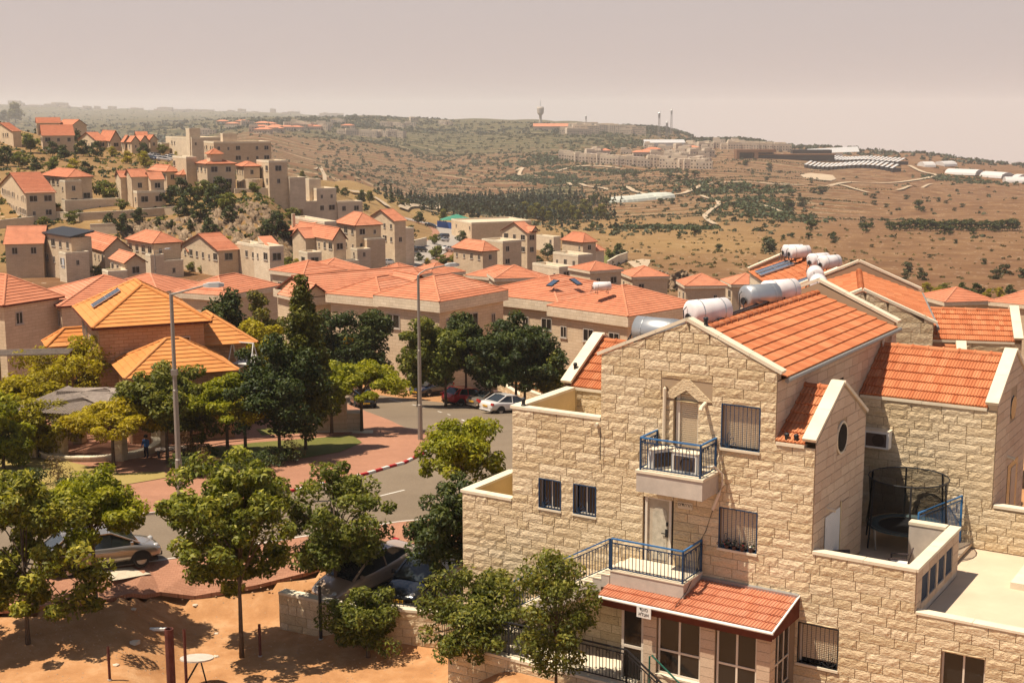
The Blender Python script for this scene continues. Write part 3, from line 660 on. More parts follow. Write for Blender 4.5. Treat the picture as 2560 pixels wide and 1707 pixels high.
# ---------------------------------------------------------------- the stone terrace: gabled units, each with a side wing and a small side gable
M_SOFF = mat('gutter_grey', (0.25, 0.23, 0.20), 0.5, 0.3)
def gable_wing(t, x0, x1, y0, y1, ze, za, m=M_TILE, n_ind=0, zb=0.0, side=1, wall=True, seed=5, over=0.0, front_n=0, rough=True):
    """wing whose ridge runs along x; its end gable (towards side) carries a coping; front slope tiled"""
    ym = (y0 + y1) / 2; ex = Vector((1, 0, 0)); sl = Vector((0, ym - y0, za - ze)); L = sl.length
    xa, xb = (x0, x1 - .3) if side > 0 else (x0 + .3, x1)
    tiles(t, (xa, y0 - .02, ze), ex, sl, xb - xa, L, m, n_ind, seed=seed)
    back = MB(); back.add([(x0, ym, za - .01), (x1, ym, za - .01), (x1, y1, ze), (x0, y1, ze)], [(0, 1, 2, 3)]); back.build('rear_roof_slope', m, t)
    caps(t, (xa, ym, za + .03), (xb, ym, za + .03), m, seg=.5)
    xg = x1 if side > 0 else x0; c = Vector((-side, 0, 0))
    coping(t, (xg, y0 - .1, ze + .12), (xg, ym, za + .2), c, .36, .1, 1.25); coping(t, (xg, y1 + .1, ze + .12), (xg, ym, za + .2), c, .36, .1, 1.25)
    coping(t, (xa + .02, y0, ze - .1), (xb - .01, y0, ze - .1), (0, 1, 0), .22, .09, 2.2, over=.07)
    w = MB(); p = (xg, y0, 0)
    w.add([(xg, y0, zb), (xg, y1, zb), (xg, y1, ze + .12), (xg, ym, za + .2), (xg, y0, ze + .12)], [(0, 1, 2, 3, 4)])
    return w
def unit(name, label, origin, az_u, z0, side_wall=True, tile_parts=0, stone_parts=0, detail=2, zb=0.0):
    """gabled block x 0..5.69, y 0..11.4; eave 9.47, ridge 10.55, gable parapets to 10.97. Frame: x right, y away"""
    t = thing(name, label, 'house', (origin[0], origin[1], z0), R(90 - az_u), 'stone terrace houses beside the street')
    X, Y, ZE, ZR = 5.69, 11.4, 9.47, 10.5; xm = X / 2
    sl = Vector((-(X / 2 + .12), 0, ZR - ZE)); L = sl.length
    tiles(t, (X + .12, .3, ZE + .02), (0, 1, 0), sl, Y - .6, L, M_TILE, tile_parts, seed=11)
    tiles(t, (-.12, Y - .3, ZE + .02), (0, -1, 0), (xm + .12, 0, ZR - ZE), Y - .6, L, M_TILE, 0, seed=12)
    caps(t, (xm, .3, ZR + .06), (xm, Y - .3, ZR + .06), M_TILE, r=.13, seg=.45)
    for y, c in ((0, Vector((0, 1, 0))), (Y, Vector((0, -1, 0)))):
        for x in (-.12, X + .12): coping(t, (x, y, 9.67), (xm, y, 10.97), c, .3, .1, 1.1)
    for ya, yb in ((0, .28), (Y - .28, Y)):
        e = MB(); zl_ = zb if yb == Y else ZE
        P5 = lambda y, zz: [(0, y, zz), (X, y, zz), (X, y, 9.7), (xm, y, 10.9), (0, y, 9.7)]
        e.add(P5(ya, ZE) + P5(yb, zl_), [(4, 3, 2, 1, 0), (5, 6, 7, 8, 9), (1, 2, 7, 6), (0, 5, 9, 4), (2, 3, 8, 7), (3, 4, 9, 8)]); e.build('gable_parapet', M_MORTAR, t)
    g = MB(); pts = [(X + .2, .25, ZE - .02), (X + .2, Y - .2, ZE - .02)]
    g.tube(pts, .075, 8); g.build('gutter', M_SOFF, t)
    for y in (9.6, 10.6) if side_wall else ():
        d = MB(); d.tube([(X + .09, y, ZE - .1), (X + .09, y, 6.2 if y < 10 else 7.9), (X + .25, y, 6.0 if y < 10 else 7.7)], .045, 6); d.build('downpipe', M_FRAMEW, t)
    return t
def boiler(label, loc, az, L=1.3, r=.36, m=None, tilt=0.0, stand=.28, group='solar water tanks on the roofs'):
    """horizontal drum on a rack with its pipes; ends in the direction az"""
    t = thing('water_tank', label, 'water tank', loc, R(90 - az), group); m = m or M_TANK; z = stand + r
    d = MB(); d.lathe([(0.001, -L / 2), (r * .7, -L / 2), (r, -L / 2 + .07), (r, L / 2 - .07), (r * .7, L / 2), (.001, L / 2)], (0, 0, z), 20, 0, (1, 0, 0)); d.build('drum', m, t, smooth=True)
    for s in (-.28, .28): b = MB(); b.lathe([(r + .004, s * L - .02), (r + .01, s * L), (r + .004, s * L + .02)], (0, 0, z), 20, 0, (1, 0, 0)); b.build('band', M_STEEL, t)
    k = MB()
    for s in (-.3, .3):
        for e in (-1, 1): k.bar((s * L, e * r * 1.1, 0), (s * L, e * r * .3, stand + .12), .035)
        k.bar((s * L, -r * 1.1, .02), (s * L, r * 1.1, .02), .035)
    k.build('stand', M_DARK, t)
    p = MB(); e = -L / 2 - .03
    p.tube([(e, .1, z + .2), (e - .12, .1, z + .1), (e - .15, .0, z - .3), (e - .35, -.15, .05)], .018, 5); p.tube([(e, -.12, z - .05), (e - .1, -.12, z - .2), (e - .2, -.3, .05)], .018, 5)
    p.lathe([(.001, 0), (.13, 0), (.13, .03), (.001, .03)], (e - .02, -.02, z - .12), 10, 0, (-1, 0, 0)); p.build('pipe', M_DARK, t)
    return t
def collector(label, P0, ex, ey, w=.95, l=1.9, group='solar collectors on the roofs'):
    """flat solar collector lying on a roof: frame and glass"""
    ex, ey = Vector(ex).normalized(), Vector(ey).normalized(); en = ex.cross(ey)
    t = thing('solar_panel', label, 'solar panel', P0, 0, group); o = Vector((0, 0, 0)) + en * .08
    f = MB()
    for a, b, c, d in ((0, w, 0, .05), (0, w, l - .05, l), (0, .05, .05, l - .05), (w - .05, w, .05, l - .05), (.05, w - .05, l / 2 - .02, l / 2 + .02)): f.obox(o + ex * a + ey * c, ex * (b - a), ey * (d - c), en * .08)
    f.build('panel_frame', M_STEEL, t)
    for c, d in ((.05, l / 2 - .02), (l / 2 + .02, l - .05)):
        g = MB(); g.obox(o + ex * .05 + ey * c, ex * (w - .1), ey * (d - c), en * .05); g.build('panel_glass', M_PANEL, t)
    return t
def floodlamp(label, loc, group='small lamps on the wall copings'):
    t = thing('wall_lamp', label, 'lamp', loc, 0, group); b = MB(); b.lathe([(.001, 0), (.085, 0), (.085, .03), (.06, .05), (.06, .17), (.075, .18), (.075, .24), (.04, .27), (.001, .27)], n=10); b.build('lamp_body', M_DARK, t, smooth=False)
    c = MB(); c.lathe([(.05, .05), (.062, .08), (.062, .16), (.05, .17)], n=10); c.build('lens', M_GLASS, t); return t
# ----- frame of the near house A
PSI = 122.247; UD, VD = azv(PSI), azv(PSI - 90)
A0 = -19.47 * UD + 36 * VD                      # world position of its front left gable corner
def AW(x, y, z): p = A0 + UD * x + VD * y; return Vector((p.x, p.y, z))
A = unit('terrace_house', 'near pale stone gabled house with blue balconies and red tiled roof', A0, PSI, 0.0, True, 300, 0)
EX, EY = Vector((1, 0, 0)), Vector((0, 1, 0))
FO = [(4.02, 5.20, 7.32, 8.62), (4.02, 5.20, 4.27, 5.50), (6.57, 7.75, 1.24, 2.46), (-2.21, -1.42, 4.52, 5.48), (-.94, -.15, 4.52, 5.48), (2.47, 3.26, 6.60, 8.78), (1.50, 2.52, 3.40, 5.45), (10.65, 11.82, 1.2, 2.46)]
fw = MB()
for s0, s1, z0, z1, g in ((-5.2, 16, 0, 3.38, None), (-5.2, 9.87, 3.38, 4.57, None), (-3.23, 6.88, 4.57, 7.65, None), (0, 5.69, 7.65, 9.7, (2.845, 10.93))):
    pass
# the front wall, cut so that every opening lies inside one panel
for s0, s1, z0, z1 in ((-5.2, -3.23, 0, 4.57), (-3.23, 0, 0, 7.65), (5.69, 6.2, 0, 7.65), (6.2, 6.88, 2.9, 7.65), (6.2, 9.87, 0, 2.9), (6.88, 9.87, 2.9, 4.57), (9.87, 16, 0, 3.38)): panel(fw, (0, 0, 0), EX, s0, s1, z0, z1, FO, .22)
panel(fw, (0, 0, 0), EX, 0, 5.69, 0, 6.2, FO, .22); panel(fw, (0, 0, 0), EX, 0, 5.69, 6.2, 9.7, FO, .22, 0, (2.845, 10.93))
fw.build('wall_core', M_MORTAR, A)
plb = MB(); plb.box(-5.2, 16, .02, 7, -2.5, -.01); plb.build('plinth', M_WALL, A)
skip = FO + [(1.3, 6.45, 0, 3.05), (2.05, 3.7, 8.55, 9.2)]
stones(A, (0, 0, 0), EX, [(-5.2, 16, 0, 3.38, 12), (-5.2, 9.87, 3.38, 4.57, 4), (-3.23, 6.88, 4.57, 7.65, 11), (0, 5.69, 7.65, 9.7, 7, 2.845, 10.93)], skip, M_ROUGH, True, 300, 21)
# pointed lintel of the upper door
pl_ = MB()
for poly in ([(2.05, 8.62), (2.47, 8.62), (2.865, 8.90), (2.865, 9.22), (2.75, 9.22)], [(3.7, 8.62), (3.26, 8.62), (2.865, 8.90), (2.865, 9.22), (2.98, 9.22)]):
    q = poly if poly[0][0] < 3 else poly[::-1]; pl_.prism([(x, -.045, z) for x, z in q], (0, .05, 0))
pl_.build('door_lintel', M_ROUGH, A)
tri = MB(); tri.add([(2.47, -.02, 8.55), (3.26, -.02, 8.55), (3.26, .2, 8.55), (2.47, .2, 8.55)], [(0, 1, 2, 3)]); tri.build('lintel_soffit', M_PLASTER, A)
# right wall of the gabled block, the side gable, back parts
sw = MB(); SWO = [(4.75, 5.8, 7.3, 8.62)]
panel(sw, (5.69, 0, 0), EY, 0, 11.4, 2.9, 9.45, SWO, .2); sw.build('side_wall_core', M_MORTAR, A)
stones(A, (5.69, 0, 0), EY, [(0, 11.4, 7.0, 9.45, 8)], SWO, M_SMOOTH, False, 60, 22)
glazed(A, (5.69, 0, 0), EY, 4.75, 5.8, 7.3, 8.62, 1, 1, M_DARK, .05)
gb = MB()
for i in range(1, 9): s = 4.75 + 1.05 * i / 9; gb.bar((5.70, s, 7.3), (5.70, s, 8.62), .02)
gb.build('grille', M_DARK, A)
lw = MB(); panel(lw, (0, 11.4, 0), -EY, 0, 11.4, 0, 9.45); lw.build('left_wall', M_WALL, A)
dg = gable_wing(A, 5.69, 6.88, 0, 4.45, 7.72, 8.95, M_TILE, 0, 2.9, 1, seed=6)
DO = [(.95, 2.28, 3.4, 5.35), (2.28, 3.1, 3.4, 5.5), (1.85, 2.58, 7.12, 7.92)]
stones(A, (6.885, 0, 0), EY, [(0, 4.45, 3.4, 7.75, 15, 2.225, 9.05)], [DO[0], DO[1], (1.8, 2.63, 7.05, 8.0)], M_SMOOTH, False, 110, 23)
dg.build('side_gable_core', M_MORTAR, A)
ov = MB(); ov.lathe([(.001, .02), (.36, .02), (.40, .03), (.40, -.02)], (6.895, 2.215, 7.52), 20, 0, (1, 0, 0))
for v in ov.V: v.z = 7.52 + (v.z - 7.52) * 1.06
ov.build('oval_window', M_GLASS, A)
ob = MB()
for i in range(-4, 5): h = .39 * math.sqrt(1 - (i / 5) ** 2); ob.bar((6.93, 2.215 + i * .075, 7.52 - h), (6.93, 2.215 + i * .075, 7.52 + h), .018)
ob.build('oval_grille', M_DARK, A)
rd_ = MB(); ring = [(6.90, 2.215 + .44 * math.cos(u), 7.52 + .47 * math.sin(u)) for u in [2 * math.pi * k / 20 for k in range(21)]]; rd_.tube(ring, .035, 5); rd_.build('oval_surround', M_COPING, A)
ds = MB(); n = 34
for i in range(n): z = 3.42 + i * .058; ds.obox((6.905, .97, z), (0.01, 0, 0), (0, 1.3, 0), (0, 0, .05))
ds.build('door_shutter', M_WHITE, A)
dj = MB(); dj.box(6.90, 6.93, 2.28, 2.34, 3.4, 5.55); dj.box(6.90, 6.915, 2.34, 3.05, 3.4, 5.48); dj.build('door_jamb', M_PLASTER, A)
for i in range(7): b_ = MB(); b_.box(6.91, 6.925, 2.36, 3.04, 3.42 + i * .3, 3.70 + i * .3); b_.build('jamb_stone', M_SMOOTH, A)
sp_ = MB(); sp_.tube([(6.88, 1.15, 5.62), (7.15, 1.15, 5.58)], .05, 8); sp_.build('water_spout', M_COPING, A)
# terrace on the right: front parapet is the wall itself, right parapet with four openings, short return wall
TP = MB(); OPS = [(.55, 1.24, 3.5, 4.27), (1.36, 2.06, 3.5, 4.27), (2.25, 2.95, 3.5, 4.27), (3.08, 3.82, 3.5, 4.27)]
panel(TP, (9.87, 0, 0), EY, 0, 4.5, 2.95, 4.57, OPS, .13); panel(TP, (9.60, 4.5, 0), -EY, 0, 4.5, 3.3, 4.57)
panel(TP, (9.6, .27, 0), -EX, 0, 2.72, 3.3, 4.57); panel(TP, (9.87, 4.5, 0), -EX, 0, 1.43, 2.95, 4.57); panel(TP, (8.44, 4.23, 0), EX, 0, 1.16, 3.3, 4.57)
TP.add([(8.44, 4.23, 3.3), (8.44, 4.5, 3.3), (8.44, 4.5, 4.57), (8.44, 4.23, 4.57)], [(0, 1, 2, 3)])
TP.build('terrace_parapet', M_CONC, A)
stones(A, (9.875, 0, 0), EY, [(0, 4.5, 3.3, 4.57, 4)], OPS, M_SMOOTH, False, 30, 24)
for a, b, c, d in OPS:
    lou = MB()
    for i in range(9): s = a + (b - a) * (i + .5) / 9; lou.bar((9.83, s, c), (9.83, s, d), .03, .05)
    lou.build('louvre', M_BLUED, A)
coping(A, (6.9, 0, 4.57), (9.87, 0, 4.57), EY, .28, .09, 1.3); coping(A, (9.875, -.04, 4.572), (9.875, 4.55, 4.572), -EX, .29, .09, 1.3); coping(A, (8.42, 4.5, 4.575), (9.55, 4.5, 4.575), -EY, .29, .09, .8)
fl = MB(); fl.box(5.7, 9.6, .27, 7.4, 3.2, 3.3); fl.build('terrace_floor', M_ROOFFLAT, A)
rf = MB(); rf.box(9.89, 17, .3, 7.45, 2.9, 3.12); rf.box(8.4, 9.888, 4.52, 7.45, 2.9, 3.12); rf.build('flat_roof', M_ROOFFLAT, A)
us = MB(); us.box(11.5, 13.2, 4.2, 6.2, 3.12, 3.32); us.build('roof_hatch', M_COPING, A)
coping(A, (9.9, 0, 3.38), (16, 0, 3.38), EY, .3, .07, 1.6)
# left: upper terrace with plaster inside, small left wing, lower left terrace
LT = MB(); panel(LT, (-3.23, 3.6, 0), -EY, 0, 3.6, 0, 7.65); panel(LT, (-2.95, .25, 0), EY, 0, 3.35, 6.6, 7.65); panel(LT, (0, .26, 0), -EX, 0, 2.95, 6.6, 7.65)
LT.add([(-3.23, 3.62, 4.6), (-2.9, 3.62, 4.6), (-2.9, 3.62, 7.65), (-3.23, 3.62, 7.65)], [(0, 1, 2, 3)]); LT.box(-3, 0, .2, 3.7, 6.4, 6.6)
LT.build('left_terrace_parapet', M_PLASTER, A)
coping(A, (-3.25, 0, 7.65), (0, 0, 7.65), EY, .27, .09, 1.2); coping(A, (-3.25, -.04, 7.653), (-3.25, 3.6, 7.653), EX, .30, .09, 1.2)
wl = gable_wing(A, -3.5, 0, 3.75, 8.2, 7.72, 9.0, M_TILE, 0, 0, -1, seed=8); wl.build('left_gable_wall', M_WALL, A)
wf = MB(); panel(wf, (-3.5, 3.75, 0), EX, 0, 3.5, 4.5, 7.7); wf.build('left_wing_wall', M_MORTAR, A)
stones(A, (-3.5, 3.75, 0), EX, [(0, 3.5, 6.5, 7.62, 4)], [], M_ROUGH, True, 12, 25)
LL = MB(); panel(LL, (-5.2, 3.0, 0), -EY, 0, 3.0, 0, 4.57); panel(LL, (-4.95, .25, 0), EY, 0, 2.75, 3.4, 4.57); panel(LL, (-3.2, .26, 0), -EX, 0, 1.9, 3.4, 4.57); panel(LL, (-3.21, 3.0, 0), -EX, 0, 2.0, 0, 4.57)
LL.box(-5, -3.3, .2, 3.0, 3.3, 3.4); LL.build('lower_terrace_parapet', M_PLASTER, A)
coping(A, (-5.22, 0, 4.57), (-3.25, 0, 4.57), EY, .27, .09, 1.0); coping(A, (-5.22, -.04, 4.573), (-5.22, 3.0, 4.573), EX, .3, .09, 1.0); coping(A, (-5.2, 3.0, 4.575), (-3.25, 3.0, 4.575), -EY, .27, .09, 1.0)
# windows of the front
O0 = (0, 0, 0)
window_shutter(A, O0, EX, 4.02, 5.20, 7.32, 8.62, M_BLUED, 4.22); window_shutter(A, O0, EX, 4.02, 5.20, 4.27, 5.50, M_BLUED, 4.2); window_shutter(A, O0, EX, 6.57, 7.75, 1.24, 2.46, M_DARK, 7.5, .1)
for a, b in ((-2.21, -1.42), (-.94, -.15)):
    glazed(A, O0, EX, a, b, 4.52, 5.48, 2, 1, M_FRAMEW, .14, fw=.04)
    s_ = MB(); s_.box(a - .04, b + .04, -.06, .2, 4.46, 4.52); s_.build('sill', M_COPING, A)
    g_ = MB()
    for p, q in (((a, 4.52), (b, 4.52)), ((a, 5.48), (b, 5.48)), ((a, 4.52), (a, 5.48)), ((b, 4.52), (b, 5.48))): g_.bar((p[0], -.02, p[1]), (q[0], -.02, q[1]), .035)
    for i in range(1, 7): s = a + (b - a) * i / 7; g_.bar((s, -.02, 4.52), (s, -.02, 5.48), .014)
    for dx, hh in ((.05, .36), (.16, .25), (.26, .14), (-.06, .2)): g_.tube([(a + .2, -.04, 4.54), (a + .2 + dx * .3, -.04, 4.54 + hh * .6), (a + .2 + dx, -.04, 4.54 + hh), (a + .2 + dx + .05, -.04, 4.5 + hh), (a + .2 + dx, -.04, 4.47 + hh)], .009, 4)
    g_.build('grille', M_BLUED, A)
glazed(A, O0, EX, 10.65, 11.82, 1.2, 2.46, 2, 1, M_FRAMEW, .12)
# upper door: pale roller shutter; lower door: flush door with frame, handle and sidelight
ud = MB()
for i in range(34): z = 6.62 + i * .062; ud.add([(2.62, .17, z), (3.2, .17, z), (3.2, .15, z + .056), (2.62, .15, z + .056), (2.62, .19, z + .056), (3.2, .19, z + .056)], [(0, 1, 2, 3), (3, 2, 5, 4)])
ud.build('door_shutter', M_SHUT, A)
uf = MB(); uf.box(2.5, 2.62, .1, .18, 6.6, 8.75); uf.box(3.2, 3.26, .1, .18, 6.6, 8.75); uf.build('door_frame', M_FRAMEW, A)
ld = MB(); ld.box(1.62, 2.36, .1, .14, 3.42, 5.40); ldo = ld.build('door', plastermat('door_paint', (0.46, 0.38, 0.28), .35, 3), A)
hd = MB(); hd.box(2.22, 2.3, .06, .1, 4.25, 4.5); hd.bar((2.26, .05, 4.36), (2.1, .05, 4.36), .025); hd.box(2.24, 2.3, .07, .1, 4.6, 4.72); hd.build('handle', M_DARK, ldo)
ar = MB(); arch = [(1.78 + .24 + .24 * math.cos(u), 4.95 + .22 * math.sin(u)) for u in [math.pi * k / 8 for k in range(9)]] + [(1.78, 3.5), (2.26, 3.5)]
ar.prism([(x, .088, z) for x, z in arch], (0, .014, 0)); ar.build('door_panel', plastermat('door_panel_worn', (0.50, 0.44, 0.34), .4, 6), ldo)
lf = MB(); lf.box(1.54, 1.62, .04, .16, 3.4, 5.45); lf.box(2.36, 2.44, .02, .16, 3.4, 5.45); lf.box(1.62, 2.36, .05, .16, 5.40, 5.45); lf.build('door_frame', M_FRAMEW, A)
sg = MB(); sg.box(2.44, 2.52, .08, .1, 3.4, 5.45); sg.build('sidelight', M_GLASS, A)
# balcony above the door
bx_ = MB(); bx_.box(1.85, 3.97, -1.19, 0.0, 5.95, 6.52); bx_.build('balcony', M_CONC, A)
b2 = MB(); b2.box(1.82, 4.0, -1.22, 0.0, 6.523, 6.60); b2.build('balcony_edge', M_COPING, A)
railing(A, [(1.95, -.03, 6.6), (1.95, -1.13, 6.6), (3.87, -1.13, 6.6), (3.87, -.03, 6.6)], .98, M_BLUED, M_BLUE)
# landing, its railing and the stair down to the left
ln_ = MB(); ln_.box(1.1, 3.52, -1.36, 0.0, 2.98, 3.39); ln_.build('landing', M_CONC, A); l2 = MB(); l2.box(1.08, 3.54, -1.38, 0, 3.392, 3.43); l2.build('landing_paving', M_COPING, A)
railing(A, [(1.13, -1.34, 3.43), (3.48, -1.34, 3.43), (3.48, -.05, 3.43)], .98, M_BLUED, M_BLUE)
for i in range(12):
    s = MB(); x1 = 1.08 - i * .29; z1 = 3.39 - (i + 1) * .165; s.box(x1 - .29, x1 - .004, -1.36, -.02, z1 - .38, z1); s.build('stair_step', M_CONC, A)
    s = MB(); s.box(x1 - .32, x1 - .004, -1.37, -.02, z1 + .003, z1 + .04); s.build('stair_tread', M_COPING, A)
railing(A, [(1.05, -1.3, 3.43), (-.65, -1.3, 2.45), (-2.35, -1.3, 1.47)], .95, M_BLUED, M_BLUE)
# porch: stone piers, glazed bays, tiled lean-to roof, dark fascia
PY = -1.75
for a, b in ((1.62, 1.72), (2.42, 2.86), (4.25, 4.72), (5.98, 6.4)):
    if b - a > .2:
        pc = MB(); pc.box(a + .02, b - .02, PY + .02, PY + .4, 0, 2.75); pc.build('porch_pier', M_MORTAR, A)
        stones(A, (a, PY + .02, 0), EX, [(0, b - a, .1, 2.62, 9)], [], M_SMOOTH, False, 12, 26 + int(a), lmin=.5, lmax=.8)
stones(A, (6.38, PY + .02, 0), EY, [(0, .4, .1, 2.62, 9)], [], M_SMOOTH, False, 9, 29, lmin=.5, lmax=.8)
stones(A, (2.85, PY, 0), EX, [(0, 3.15, 0, .62, 2)], [], M_ROUGH, True, 8, 30)
pb = MB(); pb.box(2.85, 6.0, PY + .03, PY + .3, 0, .62); pb.box(6.1, 6.37, PY + .3, 0, 0, .62); pb.build('porch_base', M_MORTAR, A)
for a, b in ((2.88, 4.25), (4.74, 5.98)):
    s_ = MB(); s_.box(a - .03, b + .03, PY - .05, PY + .25, .622, .68); s_.build('sill', M_COPING, A)
    glazed(A, (0, PY, 0), EX, a, b, .68, 2.62, 2, 2, M_FRAMEW, .1, [.68, 1.42, 2.62], .06)
pd = glazed(A, (0, PY, 0), EX, 1.68, 2.42, .1, 2.62, 1, 2, M_FRAMEW, .06, [.1, 1.3, 2.62], .08, 'porch_door')
glazed(A, (6.36, 0, 0), EY, PY + .42, -.05, .68, 2.62, 3, 2, M_FRAMEW, .05, [.68, 1.45, 2.62], .05)
inner = MB(); inner.box(1.75, 6.3, -.1, -.05, 0, 2.7); inner.build('porch_back', mat('interior_dim', (0.10, 0.08, 0.06), .9), A)
PZ0, PZ1, PYE = 2.80, 3.14, -2.0
prb = MB(); prb.add([(1.0, PYE, PZ0 - .02), (6.55, PYE, PZ0 - .02), (6.55, 0, PZ1 + .08), (1.0, 0, PZ1 + .08)], [(0, 1, 2, 3)]); prb.build('porch_roof_board', M_WOODD, A)
sl_ = Vector((0, -.12 - PYE, PZ1 - PZ0 + .06))
tiles(A, (1.02, PYE, PZ0), EX, sl_, 5.5, sl_.length, M_TILE2, 145, .2, .36, 31)
fc = MB(); fc.box(1.0, 6.55, PYE - .02, PYE + .04, PZ0 - .2, PZ0 - .03); fc.box(1.05, 6.5, PYE + .05, PYE + .09, PZ0 - .3, PZ0 - .2); fc.prism([(6.55, PYE, PZ0 - .2), (6.55, 0, PZ0 - .2), (6.55, 0, PZ1 + .05), (6.55, PYE, PZ0 - .02)], (.03, 0, 0)); fc.build('fascia', M_WOODD, A)
gt = MB(); gt.tube([(.98, PYE - .06, PZ0 - .01), (6.58, PYE - .06, PZ0 - .01)], .05, 8); gt.bar((6.57, PYE - .05, PZ0 + .03), (6.57, -.02, PZ1 + .11), .05, .04); gt.build('gutter', M_WHITE, A)
fl_ = MB(); fl_.obox((3.5, -.14, PZ1 + .03), (3.05, 0, 0), (0, .14, .02), (0, -.01, .12)); fl_.build('flashing', M_STEEL, A)
# pipes and cables on the front
pp = MB(); pp.tube([(2.22, -.06, 8.98), (2.2, -.09, 8.9), (2.2, -.1, 6.7)], .055, 7); pp.build('drain_pipe', M_SHUT, A)
pp = MB(); pp.tube([(3.5, .05, 8.6), (3.5, -.32, 8.5), (3.5, -.36, 8.42)], [.06, .06, .07], 8); pp.build('water_spout', M_COPING, A)
pp = MB(); pp.tube([(3.55, -.5, 6.75), (3.95, -.35, 6.8), (4.12, -.12, 6.55), (4.12, -.08, 6.2), (4.0, -.06, 5.9), (3.82, -.06, 5.4)], [.035, .035, .035, .035, .05, .05], 7); pp.build('hose', M_FRAMEW, A)
pp = MB(); pp.tube([(3.82, -.05, 5.4), (3.6, -.03, 4.7), (3.45, -.05, 4.4), (3.45, -.2, 3.6), (3.56, -1.2, 3.2), (3.5, -1.95, 2.86)], .012, 5); pp.build('cable', M_DARK, A)
pp = MB(); pp.tube([(-.1, .3, 7.55), (-.1, -.14, 7.5)], .055, 8); pp.build('water_spout', M_COPING, A)
pp = MB(); pp.tube([(0.05, -.12, 7.45), (.05, -.1, 6.4)], .012, 5); pp.build('cable', M_DARK, A)
# ---------------------------------------------------------------- next units of the terrace
# B: the wing of the neighbour that stands right behind the near terrace, same frame as A
B = thing('terrace_wing', 'stone house wing with tiled roof behind the trampoline terrace', 'house', AW(0, 0, 0), R(90 - PSI), 'stone terrace houses beside the street')
wB = gable_wing(B, 5.72, 10.15, 7.45, 11.9, 7.78, 9.1, M_TILE, 150, 3.0, 1, seed=41); wB.build('gable_core', M_MORTAR, B)
stones(B, (10.155, 7.45, 0), EY, [(0, 4.45, 3.4, 7.85, 15, 2.225, 9.2)], [(1.8, 2.6, 6.95, 7.9), (1.9, 3.4, 3.4, 5.5)], M_SMOOTH, False, 90, 42)
bf = MB(); panel(bf, (5.72, 7.45, 0), EX, 0, 9.0, 2.9, 4.57); panel(bf, (5.72, 7.45, 0), EX, 0, 4.43, 4.57, 7.7); bf.build('wall_core', M_MORTAR, B)
stones(B, (5.72, 7.445, 0), EX, [(0, 9.0, 3.15, 4.5, 5), (0, 4.43, 4.5, 7.68, 11)], [], M_ROUGH, True, 150, 43)
coping(B, (10.2, 7.45, 4.57), (14.7, 7.45, 4.57), EY, .28, .09, 1.3)
bo = MB(); bo.lathe([(.001, .02), (.38, .02), (.40, -.02)], (10.17, 9.65, 7.42), 18, 0, (1, 0, 0)); bo.build('oval_window', M_GLASS, B)
bd = MB(); bd.box(10.13, 10.17, 9.4, 10.9, 3.4, 5.5); bd.build('door_panel', M_GLASS, B)
bj = MB(); bj.box(10.16, 10.18, 9.9, 10.6, 3.4, 5.3); bj.build('door_jamb', M_SMOOTH, B)
bs_ = MB(); bs_.tube([(10.15, 9.2, 5.85), (10.4, 9.2, 5.8)], .06, 8); bs_.build('water_spout', M_COPING, B)
# D: the next gabled unit, turned a little
azD = 103.45; uD, vD = azv(azD), azv(azD - 90)
D0 = Vector((14.44, 55.26, 0)) - uD * 2.845; zD = -1.2
Dh = unit('terrace_house', 'stone gabled house with plain orange roof slope behind the near house', D0, azD, zD, False, 0, 0)
dw = MB(); OD = [(3.0, 5.0, 6.2, 7.35)]
panel(dw, (0, 0, 0), EX, 0, 5.69, 3, 9.7, OD, .2, 0, (2.845, 10.93)); panel(dw, (5.69, 0, 0), EY, 0, 11.4, 3, 9.45); panel(dw, (0, 11.4, 0), -EY, 0, 11.4, 0, 9.45); dw.build('wall_core', M_MORTAR, Dh)
stones(Dh, (0, 0, 0), EX, [(0, 5.69, 5.2, 7.65, 6), (0, 5.69, 7.65, 9.7, 5, 2.845, 10.93)], OD, M_ROUGH, True, 60, 51, lmin=.6, lmax=1.5)
glazed(Dh, (0, 0, 0), EX, 3.0, 5.0, 6.2, 7.35, 2, 1, M_FRAME, .12)
g2 = gable_wing(Dh, 5.69, 7.2, .6, 5.05, 6.9, 8.3, M_TILE, 30, 3, 1, seed=52); g2.build('small_gable', M_WALLP, Dh)
g3 = gable_wing(Dh, 5.69, 10.1, 7.45, 11.9, 7.85, 8.95, M_TILE, 150, 3, 1, seed=53); g3.build('wing_gable', M_WALLP, Dh)
dv = MB(); panel(dv, (5.69, 7.45, 0), EX, 0, 4.4, 3, 7.8); dv.build('wing_wall', M_MORTAR, Dh)
stones(Dh, (5.69, 7.445, 0), EX, [(1.5, 4.4, 5.6, 7.75, 6)], [], M_ROUGH, True, 20, 54, lmin=.7, lmax=1.7)
g4 = gable_wing(Dh, -4.4, 0, 5.4, 9.8, 6.6, 8.1, M_TILE, 60, 0, -1, seed=55); g4.build('left_gable', M_WALLP, Dh)
d5 = MB(); d5.box(-5.6, -4.4, 4.9, 9.0, 0, 7.3); d5.build('left_block', M_WALLP, Dh)
